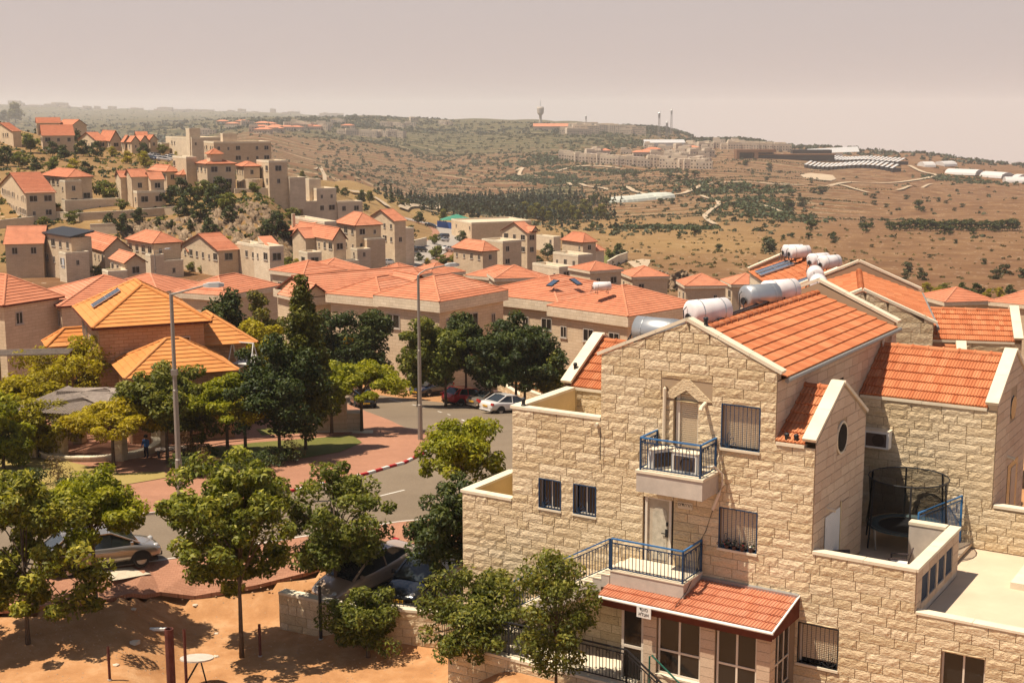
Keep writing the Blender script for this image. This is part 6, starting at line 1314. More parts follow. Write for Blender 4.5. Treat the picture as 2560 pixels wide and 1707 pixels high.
def skylight(t, x, y, z, ex, ey, w=.8, l=1.2):
    ex, ey = Vector(ex).normalized(), Vector(ey).normalized(); en = ex.cross(ey); o = Vector((x, y, z)) + en * .06; b = MB(); b.obox(o, ex * w, ey * l, en * .1); f = b.build('skylight', M_DARK, t); g = MB(); g.obox(o + ex * .08 + ey * .08 + en * .1, ex * (w - .16), ey * (l - .16), en * .02); g.build('pane', M_PANEL, f)
HG = 'hip roofed stone houses below the street'
# ---- the near orange roofed house on the left
azR = 66.0
LHm = wallmat('wall_orange_bounce', (0.46, 0.27, 0.155), (0.51, 0.32, 0.19), (0.37, 0.205, 0.115), .5, .6, .22)  # orange light bounced off the porch roof is put into this wall colour
LH = village_house('house with bright orange hipped roofs beyond the park trees', zl(805, 640), 84.5, azR, 6.6, 9.6, 5.6, 'hip', 2.15, LHm, M_TILEO, .45, 3, 0, 4, wins=False)
for x, z, w_, h_ in ((4.6, 3.3, 1.1, 1.3),): win_part(LH, (x, -.004, z), (1, 0, 0), w_, h_, M_FRAME)
for y, z, w_, h_ in ((8.6, 3.6, .8, 1.6), (6.9, 3.3, .8, 1.4), (4.6, 2.4, .7, 2.0), (1.7, 2.2, .7, 2.0)): win_part(LH, (-.004, y, z), (0, -1, 0), w_, h_, M_FRAME)
def LHL(px_, D_):
    p = at_d(*px_, D_) - LH.location; a = -R(90 - azR); return Vector((p.x * math.cos(a) - p.y * math.sin(a), p.x * math.sin(a) + p.y * math.cos(a), p.z))
q = LHL(zl(1012, 1072), 79.5); b = MB(); b.box(q.x + .4, q.x + 6.6, q.y + .4, 0, -4, q.z); b.build('porch_wall', LHm, LH); roof_hip(LH, q.x, q.x + 7.0, q.y, q.y + 6.2, q.z, 1.75, M_TILEO, seed=9)
q = LHL(zl(1700, 868), 84.5); b = MB(); b.box(6.62, 9.6, 1.2, 6.5, -4, q.z); b.build('side_wing', LHm, LH); roof_hip(LH, 5.4, 10.2, .4, 7.4, q.z, 1.6, M_TILEO, seed=12)
q = LHL(zl(480, 780), 92.0); b = MB(); b.box(-2.2, -.02, 8, 9.8, -4, q.z); b.build('rear_wing', LHm, LH); roof_hip(LH, -2.6, 1.4, 7.6, 10.4, q.z, 1.0, M_TILEO, seed=14)
LHp = LH.location
def LHW(x, y, z): a = R(90 - azR); return LHp + Vector((x * math.cos(a) - y * math.sin(a), x * math.sin(a) + y * math.cos(a), z))
sl_n = Vector((1, 0, 1.75 / 3.55)); exl = azv(azR); eyl = azv(azR - 90)
for i, y in enumerate((3.9, 3.2)): collector(['left one of the two collectors on the orange roof', 'right one of the two collectors on the orange roof'][i], LHW(.35, y + 2.2, 5.6 + .8 * 2.15 / 3.75), -eyl, exl + ZU * 2.15 / 3.75, .62, 2.1)
# ---- hipped houses of the row
def hip_house(label, C, D, Rp, Lp, h, rise, band=.9, seed=1, tm=None, dens=.7, lim=(18, 18), over=.35, az=None, wR=None, wL=None, deep=5):
    a, w1, a2, w2 = eave_fit(C, D, Rp, Lp); azr = az if az is not None else (a if a is not None else a2 + 90)
    w1 = wR or max(lim[2] if len(lim) > 2 else 7, min(w1 or 8, lim[0])); w2 = wL or max(lim[2] if len(lim) > 2 else 7, min(w2 or 8, lim[1]))
    return village_house(label, C, D, azr, w1 - 2 * over, w2 - 2 * over, h, 'hip', rise * .66, M_WALL, tm, over, seed, dens, deep, band, group=HG)
H1 = hip_house('large hip roofed house with a white water tank on its tiles', zr(945, 622), 122, zr(1540, 525), zr(300, 530), 6.0, 2.9, .95, 21, M_TILE2, .55)
H1b = hip_house('hip roofed wing with two skylights behind the tank roof', zr(372, 508), 130, zr(1000, 400), zr(-60, 400), 6.0, 2.4, .95, 22, M_TILE2, .3)
H2 = hip_house('hip roofed house behind the bent street lamp', zm(1495, 438), 120, zm(2055, 340), zm(1020, 372), 6.5, 2.5, .95, 23, M_TILE2, .6)
H2b = hip_house('lower hip roofed wing left of the bent street lamp', zm(1020, 412), 127, zm(1480, 330), zm(820, 385), 5.5, 2.2, .8, 24, M_TILE2, .9)
H4 = hip_house('hip roofed house behind the dark garden trees', zl(1830, 388), 150, zl(2290, 300), zl(1440, 350), 5.5, 2.4, .6, 25, M_TILE2, .6)
H5 = hip_house('hip roofed house with two white dishes behind the lamp', zl(1290, 365), 165, zl(1680, 290), zl(1090, 292), 5.5, 2.4, .5, 26, M_TILE2, .5)
H6 = hip_house('red hip roofed house with a pale skylight at the left edge', zl(30, 462), 118, zl(470, 395), zl(-260, 340), 5.5, 3.3, None, 27, M_TILE2, .5)
H7 = hip_house('steep red roofed house with long collectors, left of the orange roof', zl(500, 470), 122, zl(930, 290), zl(120, 480), 5.5, 3.0, None, 28, M_TILE2, .5, az=60, wR=11, wL=11)
for lab, C, D, Rp, Lp, h, rise, sd in (('small hip roofed house below the thorn slope, nearer the big roof', zr(985, 303), 235, zr(1205, 297), zr(820, 265), 5, 2.2, 31), ('small hip roofed house with two square windows by the quarry edge', zr(1420, 375), 215, zr(1680, 372), zr(1305, 340), 5, 2.3, 32), ('small hip roofed house with white awning beside the terrace', zr(1800, 365), 225, zr(1990, 362), zr(1680, 330), 5, 2.2, 33), ('small hip roofed house behind the far wing roof', z4(1710, 508), 165, z4(1965, 500), z4(1590, 470), 5, 2.0, 34), ('hip roofed house at the right edge beyond the terrace', z4(2090, 505), 160, z4(2480, 540), z4(2000, 470), 5, 2.2, 35),
                              ('hip roofed house with one skylight between the street and the row', zm(1190, 243), 190, zm(1440, 200), zm(985, 205), 5, 2.3, 36), ('hip roofed house with a dark dormer left of the quarry', zm(1960, 250), 190, zm(2180, 245), zm(1755, 215), 5, 2.2, 37), ('hip roofed house partly hidden behind the large tank roof', zr(70, 330), 200, zr(270, 300), zr(-60, 260), 5, 2.2, 38), ('low hip roofed house behind the large tank roof ridge', zr(640, 255), 230, zr(780, 245), zr(520, 240), 5, 1.8, 39), ('small red roofed house at the foot of the village street', zm(1420, 215), 215, zm(1600, 200), zm(1290, 195), 5, 2.0, 40), ('small red roofed house behind the pergola stair roof', zm(520, 195), 170, zm(770, 180), zm(380, 185), 5, 1.8, 41), ('red roofed house peeping behind the pergola house', zm(390, 215), 165, zm(620, 190), zm(215, 215), 5, 1.8, 42)):
    hip_house(lab, C, D, Rp, Lp, h, rise, .45, sd, M_TILE2, .7, (11, 11), .3)
# ---- house with gables, stair roof pergola
a = 55.0
H3 = village_house('long tiled house with small gables and a stair pergola', zm(465, 400), 132, a, 13.5, 8, 5.5, 'gable_x', 1.7, M_WALL, M_TILE2, .35, 44, .5, 5, .8, group=HG)
roof_gable(H3, 9.5, 13.0, -1.6, 4, 5.9, 1.1, M_TILE2, 'y', M_WALL, seed=45); b = MB(); b.box(9.5, 13, -1.6, 1, 0, 5.9); b.build('porch', M_WALL, H3)
roof_gable(H3, -1.5, 1.5, -.4, 4, 5.6, 1.2, M_TILE2, 'y', M_WALL, seed=46)
pg = thing('stair_pergola', 'slanting open pergola over the stair beside the tiled house', 'pergola', tuple(H3.location), H3.rotation_euler[2]); b = MB()
for i in range(5): y = -1.8 - i * .45; b.bar((5.0, y, .8), (10.2, y, 5.3), .09)
b.build('rafter', M_WOODG, pg); b = MB()
for k_ in range(5): x = 5.4 + k_ * 1.1; b.bar((x, -1.7, .8 + (x - 5) * .865), (x, -3.7, .8 + (x - 5) * .865), .07)
b.build('crossbar', M_WOODG, pg)
st_ = thing('garden_stair', 'stone stair climbing beside the tiled house', 'stair', tuple(H3.location), H3.rotation_euler[2])
for i in range(14): b = MB(); b.box(8.4 + i * .3, 8.7 + i * .3, -5.2, -3.9, -3 + i * .02, .2 + i * .3); b.build('step', M_COPING, st_)
# tank, skylights on H1
H1p = H1.location; aH = R(90) - H1.rotation_euler[2]; hx, hy = Vector((math.sin(aH), math.cos(aH), 0)), Vector((math.sin(aH - math.pi / 2), math.cos(aH - math.pi / 2), 0))
boiler('white water tank lying on the large hip roof', at_d(*zr(735, 435), 126.5), 78, 1.7, .42, stand=.25)
for q, D_ in ((zr(280, 390), 133), (zr(530, 385), 134)):
    P0 = at_d(*q, D_); sk = thing('skylight', 'roof skylight %s of the hip roofed wing' % ('on the left slope' if q[0] < 1380 else 'on the right slope'), 'skylight', P0, 0); skylight(sk, 0, 0, .1, hx if q[0] > 1380 else -hy, (hy if q[0] > 1380 else hx) + ZU * .45)
# ---- houses of the hillside and the village street: eave corner, then the pixel columns where the right and left walls end
LG, VG, RG = 'stone houses on the left hillside', 'stone houses along the village street', 'red roofed houses along the hill crest'
def vx(zf, label, C, D, az, xr, xl, h, roof, rise, seed, m=M_WALL, dens=.85, group=LG, **k):
    c = zf(*C); th = math.degrees(math.atan2(*ray(*c)[:2])); ppm = F / D; r_, l_ = zf(xr, 0)[0], zf(xl, 0)[0]
    wR = (r_ - c[0]) / ppm / max(.25, math.sin(R(az - th))); wL = (c[0] - l_) / ppm / max(.25, math.cos(R(az - th)))
    return village_house(label, c, D, az, max(2.5, wR), max(2.5, wL), h, roof, rise, m, None, .35, seed, dens, k.pop('deep', 5), None, group=group, **k), max(2.5, wR), max(2.5, wL)
def bl(t, x0, x1, y0, y1, z0, z1, m=M_WALL, name='wing', win=None):
    b = MB(); b.box(x0, x1, y0, y1, z0, z1); b.build(name, m, t); parapet(t, x0 - .03, x1 + .03, y0 - .03, y1 + .03, z1, .35, .2)
    if win: auto_windows(t, ((x0, y0, max(z0, 0)), (1, 0, 0)), x1 - x0, z1 - max(z0, 0), win); auto_windows(t, ((x0, y1, max(z0, 0)), (0, -1, 0)), y1 - y0, z1 - max(z0, 0), win + 1)
M1, w, l = vx(z1, 'large red roofed house at the left edge above the near roofs', (40, 1270), 240, 78, 330, -80, 5.4, 'gable_x', 2.6, 61, dens=.95)
M2, w, l = vx(z1, 'grey stone house with dark slanting roof and a hanging flag', (580, 1225), 236, 48, 740, 350, 6.6, 'none', 0, 62); bl(M2, -2.2, 2.0, -2.4, .4, -4, 4.0, M_WALLP, 'front_wing', 621)
b = MB(); b.prism([(-.4, -.5, 6.6), (w + .4, -.5, 7.4), (w + .4, -.5, 7.7), (-.4, -.5, 6.9)], (0, l + 1, 0)); b.build('slanting_roof', M_DARK, M2)
fl_g = thing('hanging_flag', 'white and blue flag hanging on the front wing of the grey house', 'flag', tuple(M2.location), M2.rotation_euler[2]); b = MB(); b.box(-2.24, -2.21, -1.8, -.7, 1.6, 3.4); b.build('cloth', M_WHITE, fl_g); b = MB(); b.box(-2.26, -2.24, -1.65, -1.5, 1.6, 3.4); b.box(-2.26, -2.24, -1.0, -.85, 1.6, 3.4); b.build('blue_stripe', M_BLUE, fl_g)
M3, w, l = vx(z1, 'gabled house with red roof beside the flag house', (852, 1328), 240, 58, 1062, 640, 4.6, 'gable_y', 2.2, 63)
M4, w, l = vx(z1, 'small gabled porch house in front of the hillside', (1022, 1425), 225, 58, 1185, 900, 3.4, 'gable_y', 1.3, 64); bl(M4, -3.2, 0, -1, 2.5, -4, 1.9, M_WALLP, 'terrace_wall')
M5, w, l = vx(z1, 'hip roofed house with striped stone tower front', (1250, 1268), 240, 52, 1470, 1040, 6.4, 'hip', 1.7, 65); bl(M5, -1.3, 1.2, -1.6, .6, -4, 4.2, M_WALLP, 'tower'); bl(M5, 1.2, w - .3, -1.5, .2, -4, 3.0, M_WALLP, 'front_block', 651)
M6, w, l = vx(z1, 'gabled house with bright red slope facing right', (1783, 1322), 240, 52, 1945, 1480, 5.0, 'gable_x', 2.3, 66, dens=.95)
M6b, w, l = vx(z1, 'low red roofed annex behind the gabled house', (1540, 1330), 250, 60, 1640, 1470, 3.4, 'gable_x', 1.2, 67)
M7, w, l = vx(z1, 'flat roofed house with white trimmed slope and dark tank', (2200, 1325), 232, 55, 2312, 1930, 4.6, 'flat', 0, 68); b = MB(); b.add([(.2, 1, 4.9), (w + .2, 1, 4.9), (w + .2, 5, 6.6), (.2, 5, 6.6)], [(0, 1, 2, 3)]); b.build('tiled_slope', M_TILE2, M7); bl(M7, -1.5, w, -1.8, 0, -4, 1.2, M_WALLP, 'terrace'); b = MB(); b.box(.15, w, 1, 5, 4.4, 5.0); b.prism([(.2, 1, 4.9), (.2, 5, 4.9), (.2, 5, 6.55)], (.1, 0, 0)); b.build('slope_wall', M_WALLP, M7)
U1, w, l = vx(z1, 'tall gabled house at the left edge with long red slope', (210, 855), 285, 62, 435, -160, 6.8, 'gable_x', 3.4, 71, dens=.9)
U2, w, l = vx(z1, 'hip roofed house with flat front block and terrace wall', (560, 728), 300, 50, 740, 350, 7.4, 'hip', 1.6, 72, dens=.5); bl(U2, -1.5, 2.2, -1.6, 1.5, -4, 6.4, M_WALL, 'front_block', 721); bl(U2, -2.5, 10, -3.4, -1.7, -6, 2.2, M_WALLP, 'garden_wall')
U3, w, l = vx(z1, 'house with three staggered red gable roofs and a terrace', (1120, 862), 300, 58, 1345, 960, 4.6, 'flat', 0, 73, dens=.95)
for i, (x0, x1_, y0, y1_, ze_, rs_) in enumerate(((3.4, w, .8, 5.5, 7.6, 1.5), (-.2, 3.4, 3.0, 8.0, 8.2, 1.5), (-1.5, 2.2, 7.0, 11.0, 8.0, 1.3))):
    b = MB(); b.box(x0, x1_, y0, y1_, 0, ze_); b.build('upper_storey', M_WALL, U3); roof_gable(U3, x0, x1_, y0, y1_, ze_, rs_, M_TILE2, 'x', M_WALL, seed=731 + i, over=.25); auto_windows(U3, ((x0, y0, 4.6), (1, 0, 0)), x1_ - x0, 2.95, 735 + i, dens=1)
U4, w, l = vx(z1, 'hip roofed house above the hillside trees', (1360, 683), 330, 52, 1450, 1215, 4.6, 'hip', 1.5, 74)
U4b, w, l = vx(z1, 'small hip roofed annex with tall dark windows', (1478, 708), 325, 52, 1575, 1452, 3.4, 'hip', 1.1, 75, dens=1)
U5, w, l = vx(z1, 'house with small red cupola and arched window bays', (1690, 620), 318, 62, 1915, 1600, 7.0, 'hip', 1.1, 76, dens=.95); b = MB(); b.box(1.2, 4.0, 1.4, 4.2, 7, 9.2); b.build('cupola_wall', M_WALL, U5); roof_hip(U5, .8, 4.4, 1.0, 4.6, 9.2, 1.2, M_TILE2, seed=762)
U5b, w, l = vx(z1, 'plain stone block left of the cupola house', (1520, 580), 325, 60, 1600, 1410, 7, 'flat', 0, 763, dens=.4)
U6, w, l = vx(z1, 'rounded balcony house with red roof strip', (1990, 640), 322, 66, 2118, 1922, 6.2, 'hip', 1.0, 77, dens=1); b = MB(); b.lathe([(.001, 0), (2.2, 0), (2.2, 3.2), (.001, 3.2)], (2.2, 0, 0), 16); b.build('round_bay', M_WALL, U6); bl(U6, -3, w + 2, -3.2, -2.6, -6, .8, M_WALLP, 'garden_wall')
U7, w, l = vx(z1, 'flat roofed house at the end of the upper row', (2195, 612), 320, 60, 2345, 2095, 7, 'flat', 0, 78); bl(U7, w, w + 4, -1, 4, -4, 3.2, M_WALLP, 'right_block')
F1, w, l = vx(z1, 'pale flat roofed public building with square tower', (1565, 418), 430, 58, 1810, 1350, 5.6, 'flat', 0, 81, M_WALLP, .35); bl(F1, -.3, 3.2, 1, 4.5, 0, 8.6, M_WALLP, 'tower')
F2, w, l = vx(z1, 'long flat roofed building with a row of small windows', (1745, 455), 395, 66, 2205, 1645, 6.4, 'flat', 0, 82, M_WALL, .8); bl(F2, 3.0, 7.2, 1.5, 4.5, 4, 8.9, M_WALLP, 'roof_hut')
for i, (lab, C, D, az, xr, xl, h, rf, rise) in enumerate((('crest house with red roof at the left edge', (105, 352), 430, 55, 155, -80, 5.5, 'gable_x', 2.4), ('crest house with dormer under its red roof', (345, 388), 420, 70, 590, 160, 5.5, 'gable_x', 3.0), ('crest house with red roof seen above the dormer house', (300, 285), 500, 70, 480, 220, 3.5, 'gable_x', 1.8), ('crest house whose gable faces right', (590, 305), 500, 52, 700, 470, 4, 'gable_y', 2.0), ('red roofed house in the middle of the crest row', (790, 430), 450, 50, 870, 640, 4.5, 'gable_x', 2.6), ('twin gabled house of the crest row', (905, 432), 447, 60, 985, 800, 4.5, 'gable_y', 3.2), ('second twin gabled house of the crest row', (1015, 440), 440, 56, 1065, 995, 4, 'gable_y', 2.0), ('small crest house with pale gable edge', (1075, 440), 436, 56, 1110, 1040, 4, 'gable_y', 1.8), ('crest house with two small gables', (1150, 440), 440, 60, 1215, 1095, 4.5, 'gable_y', 2.0), ('last crest house before the public building', (1225, 425), 445, 55, 1275, 1190, 4.5, 'gable_y', 1.6), ('red roof far behind the crest row', (1115, 390), 520, 70, 1200, 1080, 2.5, 'gable_x', 1.4), ('shop with white cover beside the public building', (1320, 462), 445, 60, 1352, 1290, 2.6, 'flat', 0))):
    vx(z1, lab, C, D, az, xr, xl, h, rf, rise, 90 + i, M_WALL, .75, RG, deep=6)
V1, w, l = vx(z2, 'house with red slope and tall chimney under the rock cut', (560, 1112), 265, 60, 640, 300, 5.2, 'flat', 0, 101, dens=.6, group=VG); b = MB(); b.prism([(-.2, l * .2, 5.4), (-.2, l, 4.0), (-.2, l, 3.9), (-.2, l * .2, 5.3)], (-3.2, 0, -1.2)); b.build('tiled_slope', M_TILE2, V1); b = MB(); b.box(-2.2, -1.6, l * .7, l * .7 + .6, 0, 6.6); b.build('chimney', M_WALL, V1)
V2, w, l = vx(z2, 'house with paired red gables and a sunlit side wall', (632, 1236), 250, 58, 720, 300, 5.4, 'gable_y', 2.0, 102, group=VG); roof_gable(V2, -2.0, 1.0, l * .45, l * .8, 5.2, 1.5, M_TILE2, 'x', M_WALL, seed=1021); b = MB(); b.box(-2, 0, l * .45, l * .8, -4, 5.2); b.build('cross_wing', M_WALL, V2); bl(V2, -1.5, w + 1.5, -2.2, -.02, -6, 1.2, M_WALLP, 'terrace'); bl(V2, -4.8, -2, 1.0, 5, -6, 2.8, M_WALLP, 'front_wall', 1023)
V3, w, l = vx(z2, 'hip roofed house with one roof window by the street', (815, 1122), 275, 58, 1020, 650, 6.6, 'hip', 2.3, 103, group=VG); bl(V3, 1.5, w, -1.9, -.02, -6, 3.6, M_WALL, 'stone_block'); bl(V3, -1.5, 1.5, -3.6, -.5, -6, 1.8, M_WALLP, 'low_block', 1031)
V4, w, l = vx(z2, 'tall gabled house at the head of the street', (1130, 1082), 300, 52, 1222, 915, 6.2, 'gable_x', 2.1, 104, group=VG); bl(V4, w, w + 2.2, 0, 4, -6, 4.0, M_WALLP, 'annex')
V5, w, l = vx(z2, 'white flat roofed house with cypress row', (495, 838), 330, 60, 655, 400, 6.2, 'flat', 0, 105, M_WALLP, .35, VG); bl(V5, -1.0, 2.0, 2.2, 5, 3, 8.6, M_WALLP, 'roof_room'); bl(V5, w, w + 6.6, -.6, 4, -6, 3.0, M_WALLP, 'long_wing', 1051); bl(V5, -3.6, 0, 0, 4, -6, 3.4, M_WALLP, 'balcony_wing')
V6, w, l = vx(z2, 'hip roofed house between the street and the valley', (1852, 1332), 285, 52, 1972, 1605, 5.4, 'hip', 1.9, 106, dens=1, group=VG)
V7, w, l = vx(z2, 'flat roofed three storey house behind the hip roof', (2015, 1268), 310, 52, 2170, 1840, 6.8, 'flat', 0, 107, group=VG)
V8, w, l = vx(z2, 'gabled house with red dormer above the valley', (2215, 1180), 330, 50, 2290, 2005, 7.4, 'gable_x', 2.2, 108, group=VG); roof_gable(V8, 1.0, 3.0, -.6, 2.5, 7.7, 1.1, M_TILE2, 'y', M_WALL, seed=1081, over=.2)
V9, w, l = vx(z3, 'hip roofed house on the valley edge', (580, 1260), 330, 56, 685, 405, 5.8, 'hip', 2.1, 109, group=VG); b = MB(); b.box(w, w + 3, .5, 4, -4, 3.4); b.build('annex_wall', M_WALLP, V9); roof_hip(V9, w + .1, w + 3.4, .1, 4.4, 3.4, 1.4, M_TILE2, seed=1092)
V10, w, l = vx(z3, 'flat roofed house with dark collector on the valley edge', (540, 1382), 290, 52, 660, 330, 4.2, 'flat', 0, 110, M_WALLP, .9, VG)
V11, w, l = vx(z3, 'low flat roofed house below the valley edge houses', (385, 1482), 255, 56, 500, 160, 2.6, 'flat', 0, 111, M_WALLP, .3, VG)
V12, w, l = vx(z2, 'long flat roofed school beside the blue fence', (1760, 1112), 430, 66, 2255, 1590, 5.0, 'flat', 0, 112, M_WALL, .1, VG, cat='school', name='school')
V13, w, l = vx(z3, 'long low white building behind the gabled dormer house', (340, 1228), 420, 52, 398, 190, 2.6, 'flat', 0, 113, M_WALLP, .2, VG)
V14, w, l = vx(z2, 'small stone house with railed terrace below the rock cut', (110, 1318), 228, 56, 225, -20, 4.4, 'flat', 0, 114, M_WALLP, .9, VG)
# ---------------------------------------------------------------- trees and shrubs
def leafmat(name, a, b, c, trans=.35):
    m = bpy.data.materials.new(name); m.use_nodes = True; t = NT(m); bs = m.node_tree.nodes['Principled BSDF']
    at = t.new('Attribute', attribute_name='tint').outputs['Fac']; oi = t.new('ObjectInfo').outputs['Random']
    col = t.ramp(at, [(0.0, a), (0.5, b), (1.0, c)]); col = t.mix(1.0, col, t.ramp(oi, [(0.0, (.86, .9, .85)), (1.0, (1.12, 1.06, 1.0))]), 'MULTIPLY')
    t.link(col, bs.inputs['Base Color']); bs.inputs['Roughness'].default_value = .55; bs.inputs['Specular IOR Level'].default_value = .25
    tr_ = t.new('BsdfTranslucent'); t.link(t.mix(1.0, col, (1.2, 1.25, .55), 'MULTIPLY'), tr_.inputs['Color']); mx = t.new('MixShader'); mx.inputs[0].default_value = trans
    out = m.node_tree.nodes['Material Output']; t.link(bs.outputs[0], mx.inputs[1]); t.link(tr_.outputs[0], mx.inputs[2]); t.link(mx.outputs[0], out.inputs['Surface']); MATS[name] = m; return m
L_PLANE = leafmat('leaf_plane', (.075, .085, .009), (.20, .195, .020), (.50, .43, .065))
L_LIME = leafmat('leaf_lime', (.11, .125, .008), (.25, .245, .013), (.45, .40, .03), .4)
L_GOLD = leafmat('leaf_gold', (.18, .14, .006), (.33, .26, .011), (.52, .42, .028), .4)
L_MID = leafmat('leaf_mid', (.058, .072, .011), (.125, .135, .020), (.29, .265, .045))
L_DARK = leafmat('leaf_dark', (.020, .031, .007), (.044, .060, .012), (.125, .135, .030), .25)
L_PINE = leafmat('leaf_pine', (.055, .060, .009), (.12, .115, .015), (.26, .22, .03), .25)
L_SCRUB = leafmat('leaf_scrub', (.030, .036, .014), (.055, .060, .024), (.105, .095, .042), .15)
L_FOREST = leafmat('leaf_forest', (.016, .026, .012), (.028, .040, .018), (.055, .065, .03), .1)
M_BARK = plastermat('bark', (.11, .075, .05), .4, 6)
def leaf_cloud(rs, centres, radii, n, size, flat=.75, up=.5, shell=.6):
    """n leaves spread over clumps; returns vertices, quads, tint"""
    k = len(centres); idx = rs.integers(0, k, n); C = centres[idx]; Rr = radii[idx][:, None]
    d = rs.normal(size=(n, 3)); d /= np.linalg.norm(d, axis=1)[:, None]; rad = np.where(rs.random(n) < shell, .75 + .3 * rs.random(n), rs.random(n) ** .5)[:, None]
    P = C + d * rad * Rr * np.array([1, 1, flat])
    nrm = d * .6 + rs.normal(size=(n, 3)) * .6 + np.array([0, 0, up]); nrm /= np.linalg.norm(nrm, axis=1)[:, None]
    a = np.cross(nrm, rs.normal(size=(n, 3))); a /= np.linalg.norm(a, axis=1)[:, None] + 1e-9; b = np.cross(nrm, a); s = (size * (.6 + .8 * rs.random(n)))[:, None]
    V = np.stack([P - a * s, P - b * s * .42 + nrm * s * .12, P + a * s, P + b * s * .42 + nrm * s * .12], 1).reshape(-1, 3); Q = np.arange(4 * n).reshape(n, 4)
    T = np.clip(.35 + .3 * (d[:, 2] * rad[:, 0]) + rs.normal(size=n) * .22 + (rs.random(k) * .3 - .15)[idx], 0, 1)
    return V, Q, T
def crown_points(rs, n, rx, ry, rz, kind='round'):
    """clump centres: gathered round uneven lobes, so the outline is ragged and gaps stay open"""
    out = []
    if kind == 'round':
        k = 9; L = rs.normal(size=(k, 3)); L /= np.linalg.norm(L, axis=1)[:, None]; L *= (.45 + .35 * rs.random(k))[:, None]; L[0] = (.05, 0, .78); L[1] = (-.1, .1, -.5); sd = .17 + .13 * rs.random(k)
        while len(out) < n:
            i = rs.integers(0, k); p = L[i] + rs.normal(size=3) * sd[i]
            if np.linalg.norm(p) < 1.08: out.append(p)
        return np.array(out) * np.array([rx * 1.2, ry * 1.2, rz * 1.05])
    while len(out) < n:
        p = rs.uniform(-1, 1, 3); r = np.linalg.norm(p)
        if r > 1 or r < .35: continue
        if kind == 'cone': w = 1 - (p[2] + 1) / 2; p = np.array([p[0] * (w * .95 + .08), p[1] * (w * .95 + .08), p[2]])
        elif kind == 'umbrella': p[2] = abs(p[2]) * .9 - .2 + .25 * np.sin(p[0] * 4 + 1) * np.cos(p[1] * 4)
        out.append(p)
    return np.array(out) * np.array([rx, ry, rz])
TREE = {}
def tree_meshes(key, lm, h, trunk_h, rx, ry, rz, clumps, leaves, size, clump_r, kind='round', seed=1, trunk_r=.09, flat=.75, lean=0.0):
    """crown centre stands rz above trunk_h; local origin at the foot of the trunk"""
    if key in TREE: return TREE[key]
    rs = np.random.default_rng(seed); cc = crown_points(rs, clumps, rx, ry, rz, kind); cz = h - rz if kind != 'cone' else h - rz
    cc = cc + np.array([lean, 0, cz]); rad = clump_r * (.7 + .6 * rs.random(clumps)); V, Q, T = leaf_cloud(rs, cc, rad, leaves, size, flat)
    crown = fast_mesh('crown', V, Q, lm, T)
    t = MB(); top = Vector((lean * .8, 0, cz + rz * (.35 if kind != 'cone' else .7))); pts = [Vector((0, 0, -.3)), Vector((lean * .1, 0, trunk_h * .5)), Vector((lean * .4, .03, trunk_h)), top]; t.tube(pts, [trunk_r * 1.3, trunk_r, trunk_r * .85, trunk_r * .3], 7)
    for i in range(0, clumps, max(1, clumps // 22)):
        c = Vector(cc[i]); u = .25 + .6 * rs.random(); s = pts[2].lerp(pts[3], u * .8); m_ = s.lerp(c, .5) + Vector((0, 0, .12 * (c - s).length * (1 if kind != 'cone' else -.3))); t.tube([s, m_, c], [trunk_r * .38, trunk_r * .25, trunk_r * .1], 5)
    trunk = mesh_of('trunk', t.V, t.F, M_BARK, smooth=True); TREE[key] = (trunk, crown); return TREE[key]
def plant(key, label, loc, rz=0.0, sc_=1.0, name='tree', cat='tree', group=None):
    tr_, cr = TREE[key]; o = thing(name, label, cat, loc, rz, group); o.scale = (sc_, sc_, sc_) if isinstance(sc_, (int, float)) else sc_; new_obj('trunk', tr_, o); new_obj('crown', cr, o); return o
# --- near trees: crown sizes and feet read from the photograph
def near_tree(label, foot, top_y, half_w, lm, kind='round', leaves=6000, size=.075, clumps=70, cr=.45, seed=1, trunk=.45, lean=0.0, dz=0.0, flat=.75, group=None, tr=.08, dmin=28, low=None, D=None):
    """foot = pixel of the trunk foot (or D gives its distance), top_y = pixel row of the top, half_w = half crown width in pixels"""
    p = gp(*foot, dmin=dmin) if D is None else Vector((*at_d(*foot, D)[:2], 0)); p.z = tz(p.x, p.y)
    ppm = F / (p.y * math.cos(PITCH) - (p.z - ZC) * math.sin(PITCH)); y0 = pixel_of(p.x, p.y, p.z)[1]; h = (y0 - top_y) / ppm / .975; rx = half_w / ppm; leaves = int(leaves * 2.1); size *= 1.25; clumps = int(clumps * 1.25); th = h * trunk; rz_ = (h - th) / 2 if low is None else (h - low * h) / 2
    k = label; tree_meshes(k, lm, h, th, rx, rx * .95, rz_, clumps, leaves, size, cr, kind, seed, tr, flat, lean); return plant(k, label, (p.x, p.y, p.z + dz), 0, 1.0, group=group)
q = 1.08844
G1 = 'trees around the near lot'; G2 = 'trees of the little park'; G3 = 'garden trees before the hip roofed houses'
near_tree('big leafy plane tree filling the lower left corner', (75, 1680), 1195, 190, L_PLANE, 'round', 11000, .085, 110, .42, 1, .2, low=.10, group=G1, D=43.5)
near_tree('plane tree with staked trunk in the middle of the dirt lot', (606, 1672), 1150, 172, L_PLANE, 'round', 10000, .085, 95, .42, 2, .26, group=G1, D=44.5)
near_tree('yellow green tree at the pavement edge near the silver car', (240, 1512), 1155, 130, L_LIME, 'umbrella', 6500, .075, 70, .42, 3, .35, group=G1)
near_tree('spreading tree with yellow tufts before the champagne car', (842, 1560), 1180, 140, L_MID, 'round', 7500, .075, 80, .40, 4, .30, group=G1, D=48)
near_tree('dark fine leaved tree standing over the black sedan', (1160, 1570), 1215, 155, L_DARK, 'round', 8500, .07, 85, .38, 5, .30, group=G1, D=47)
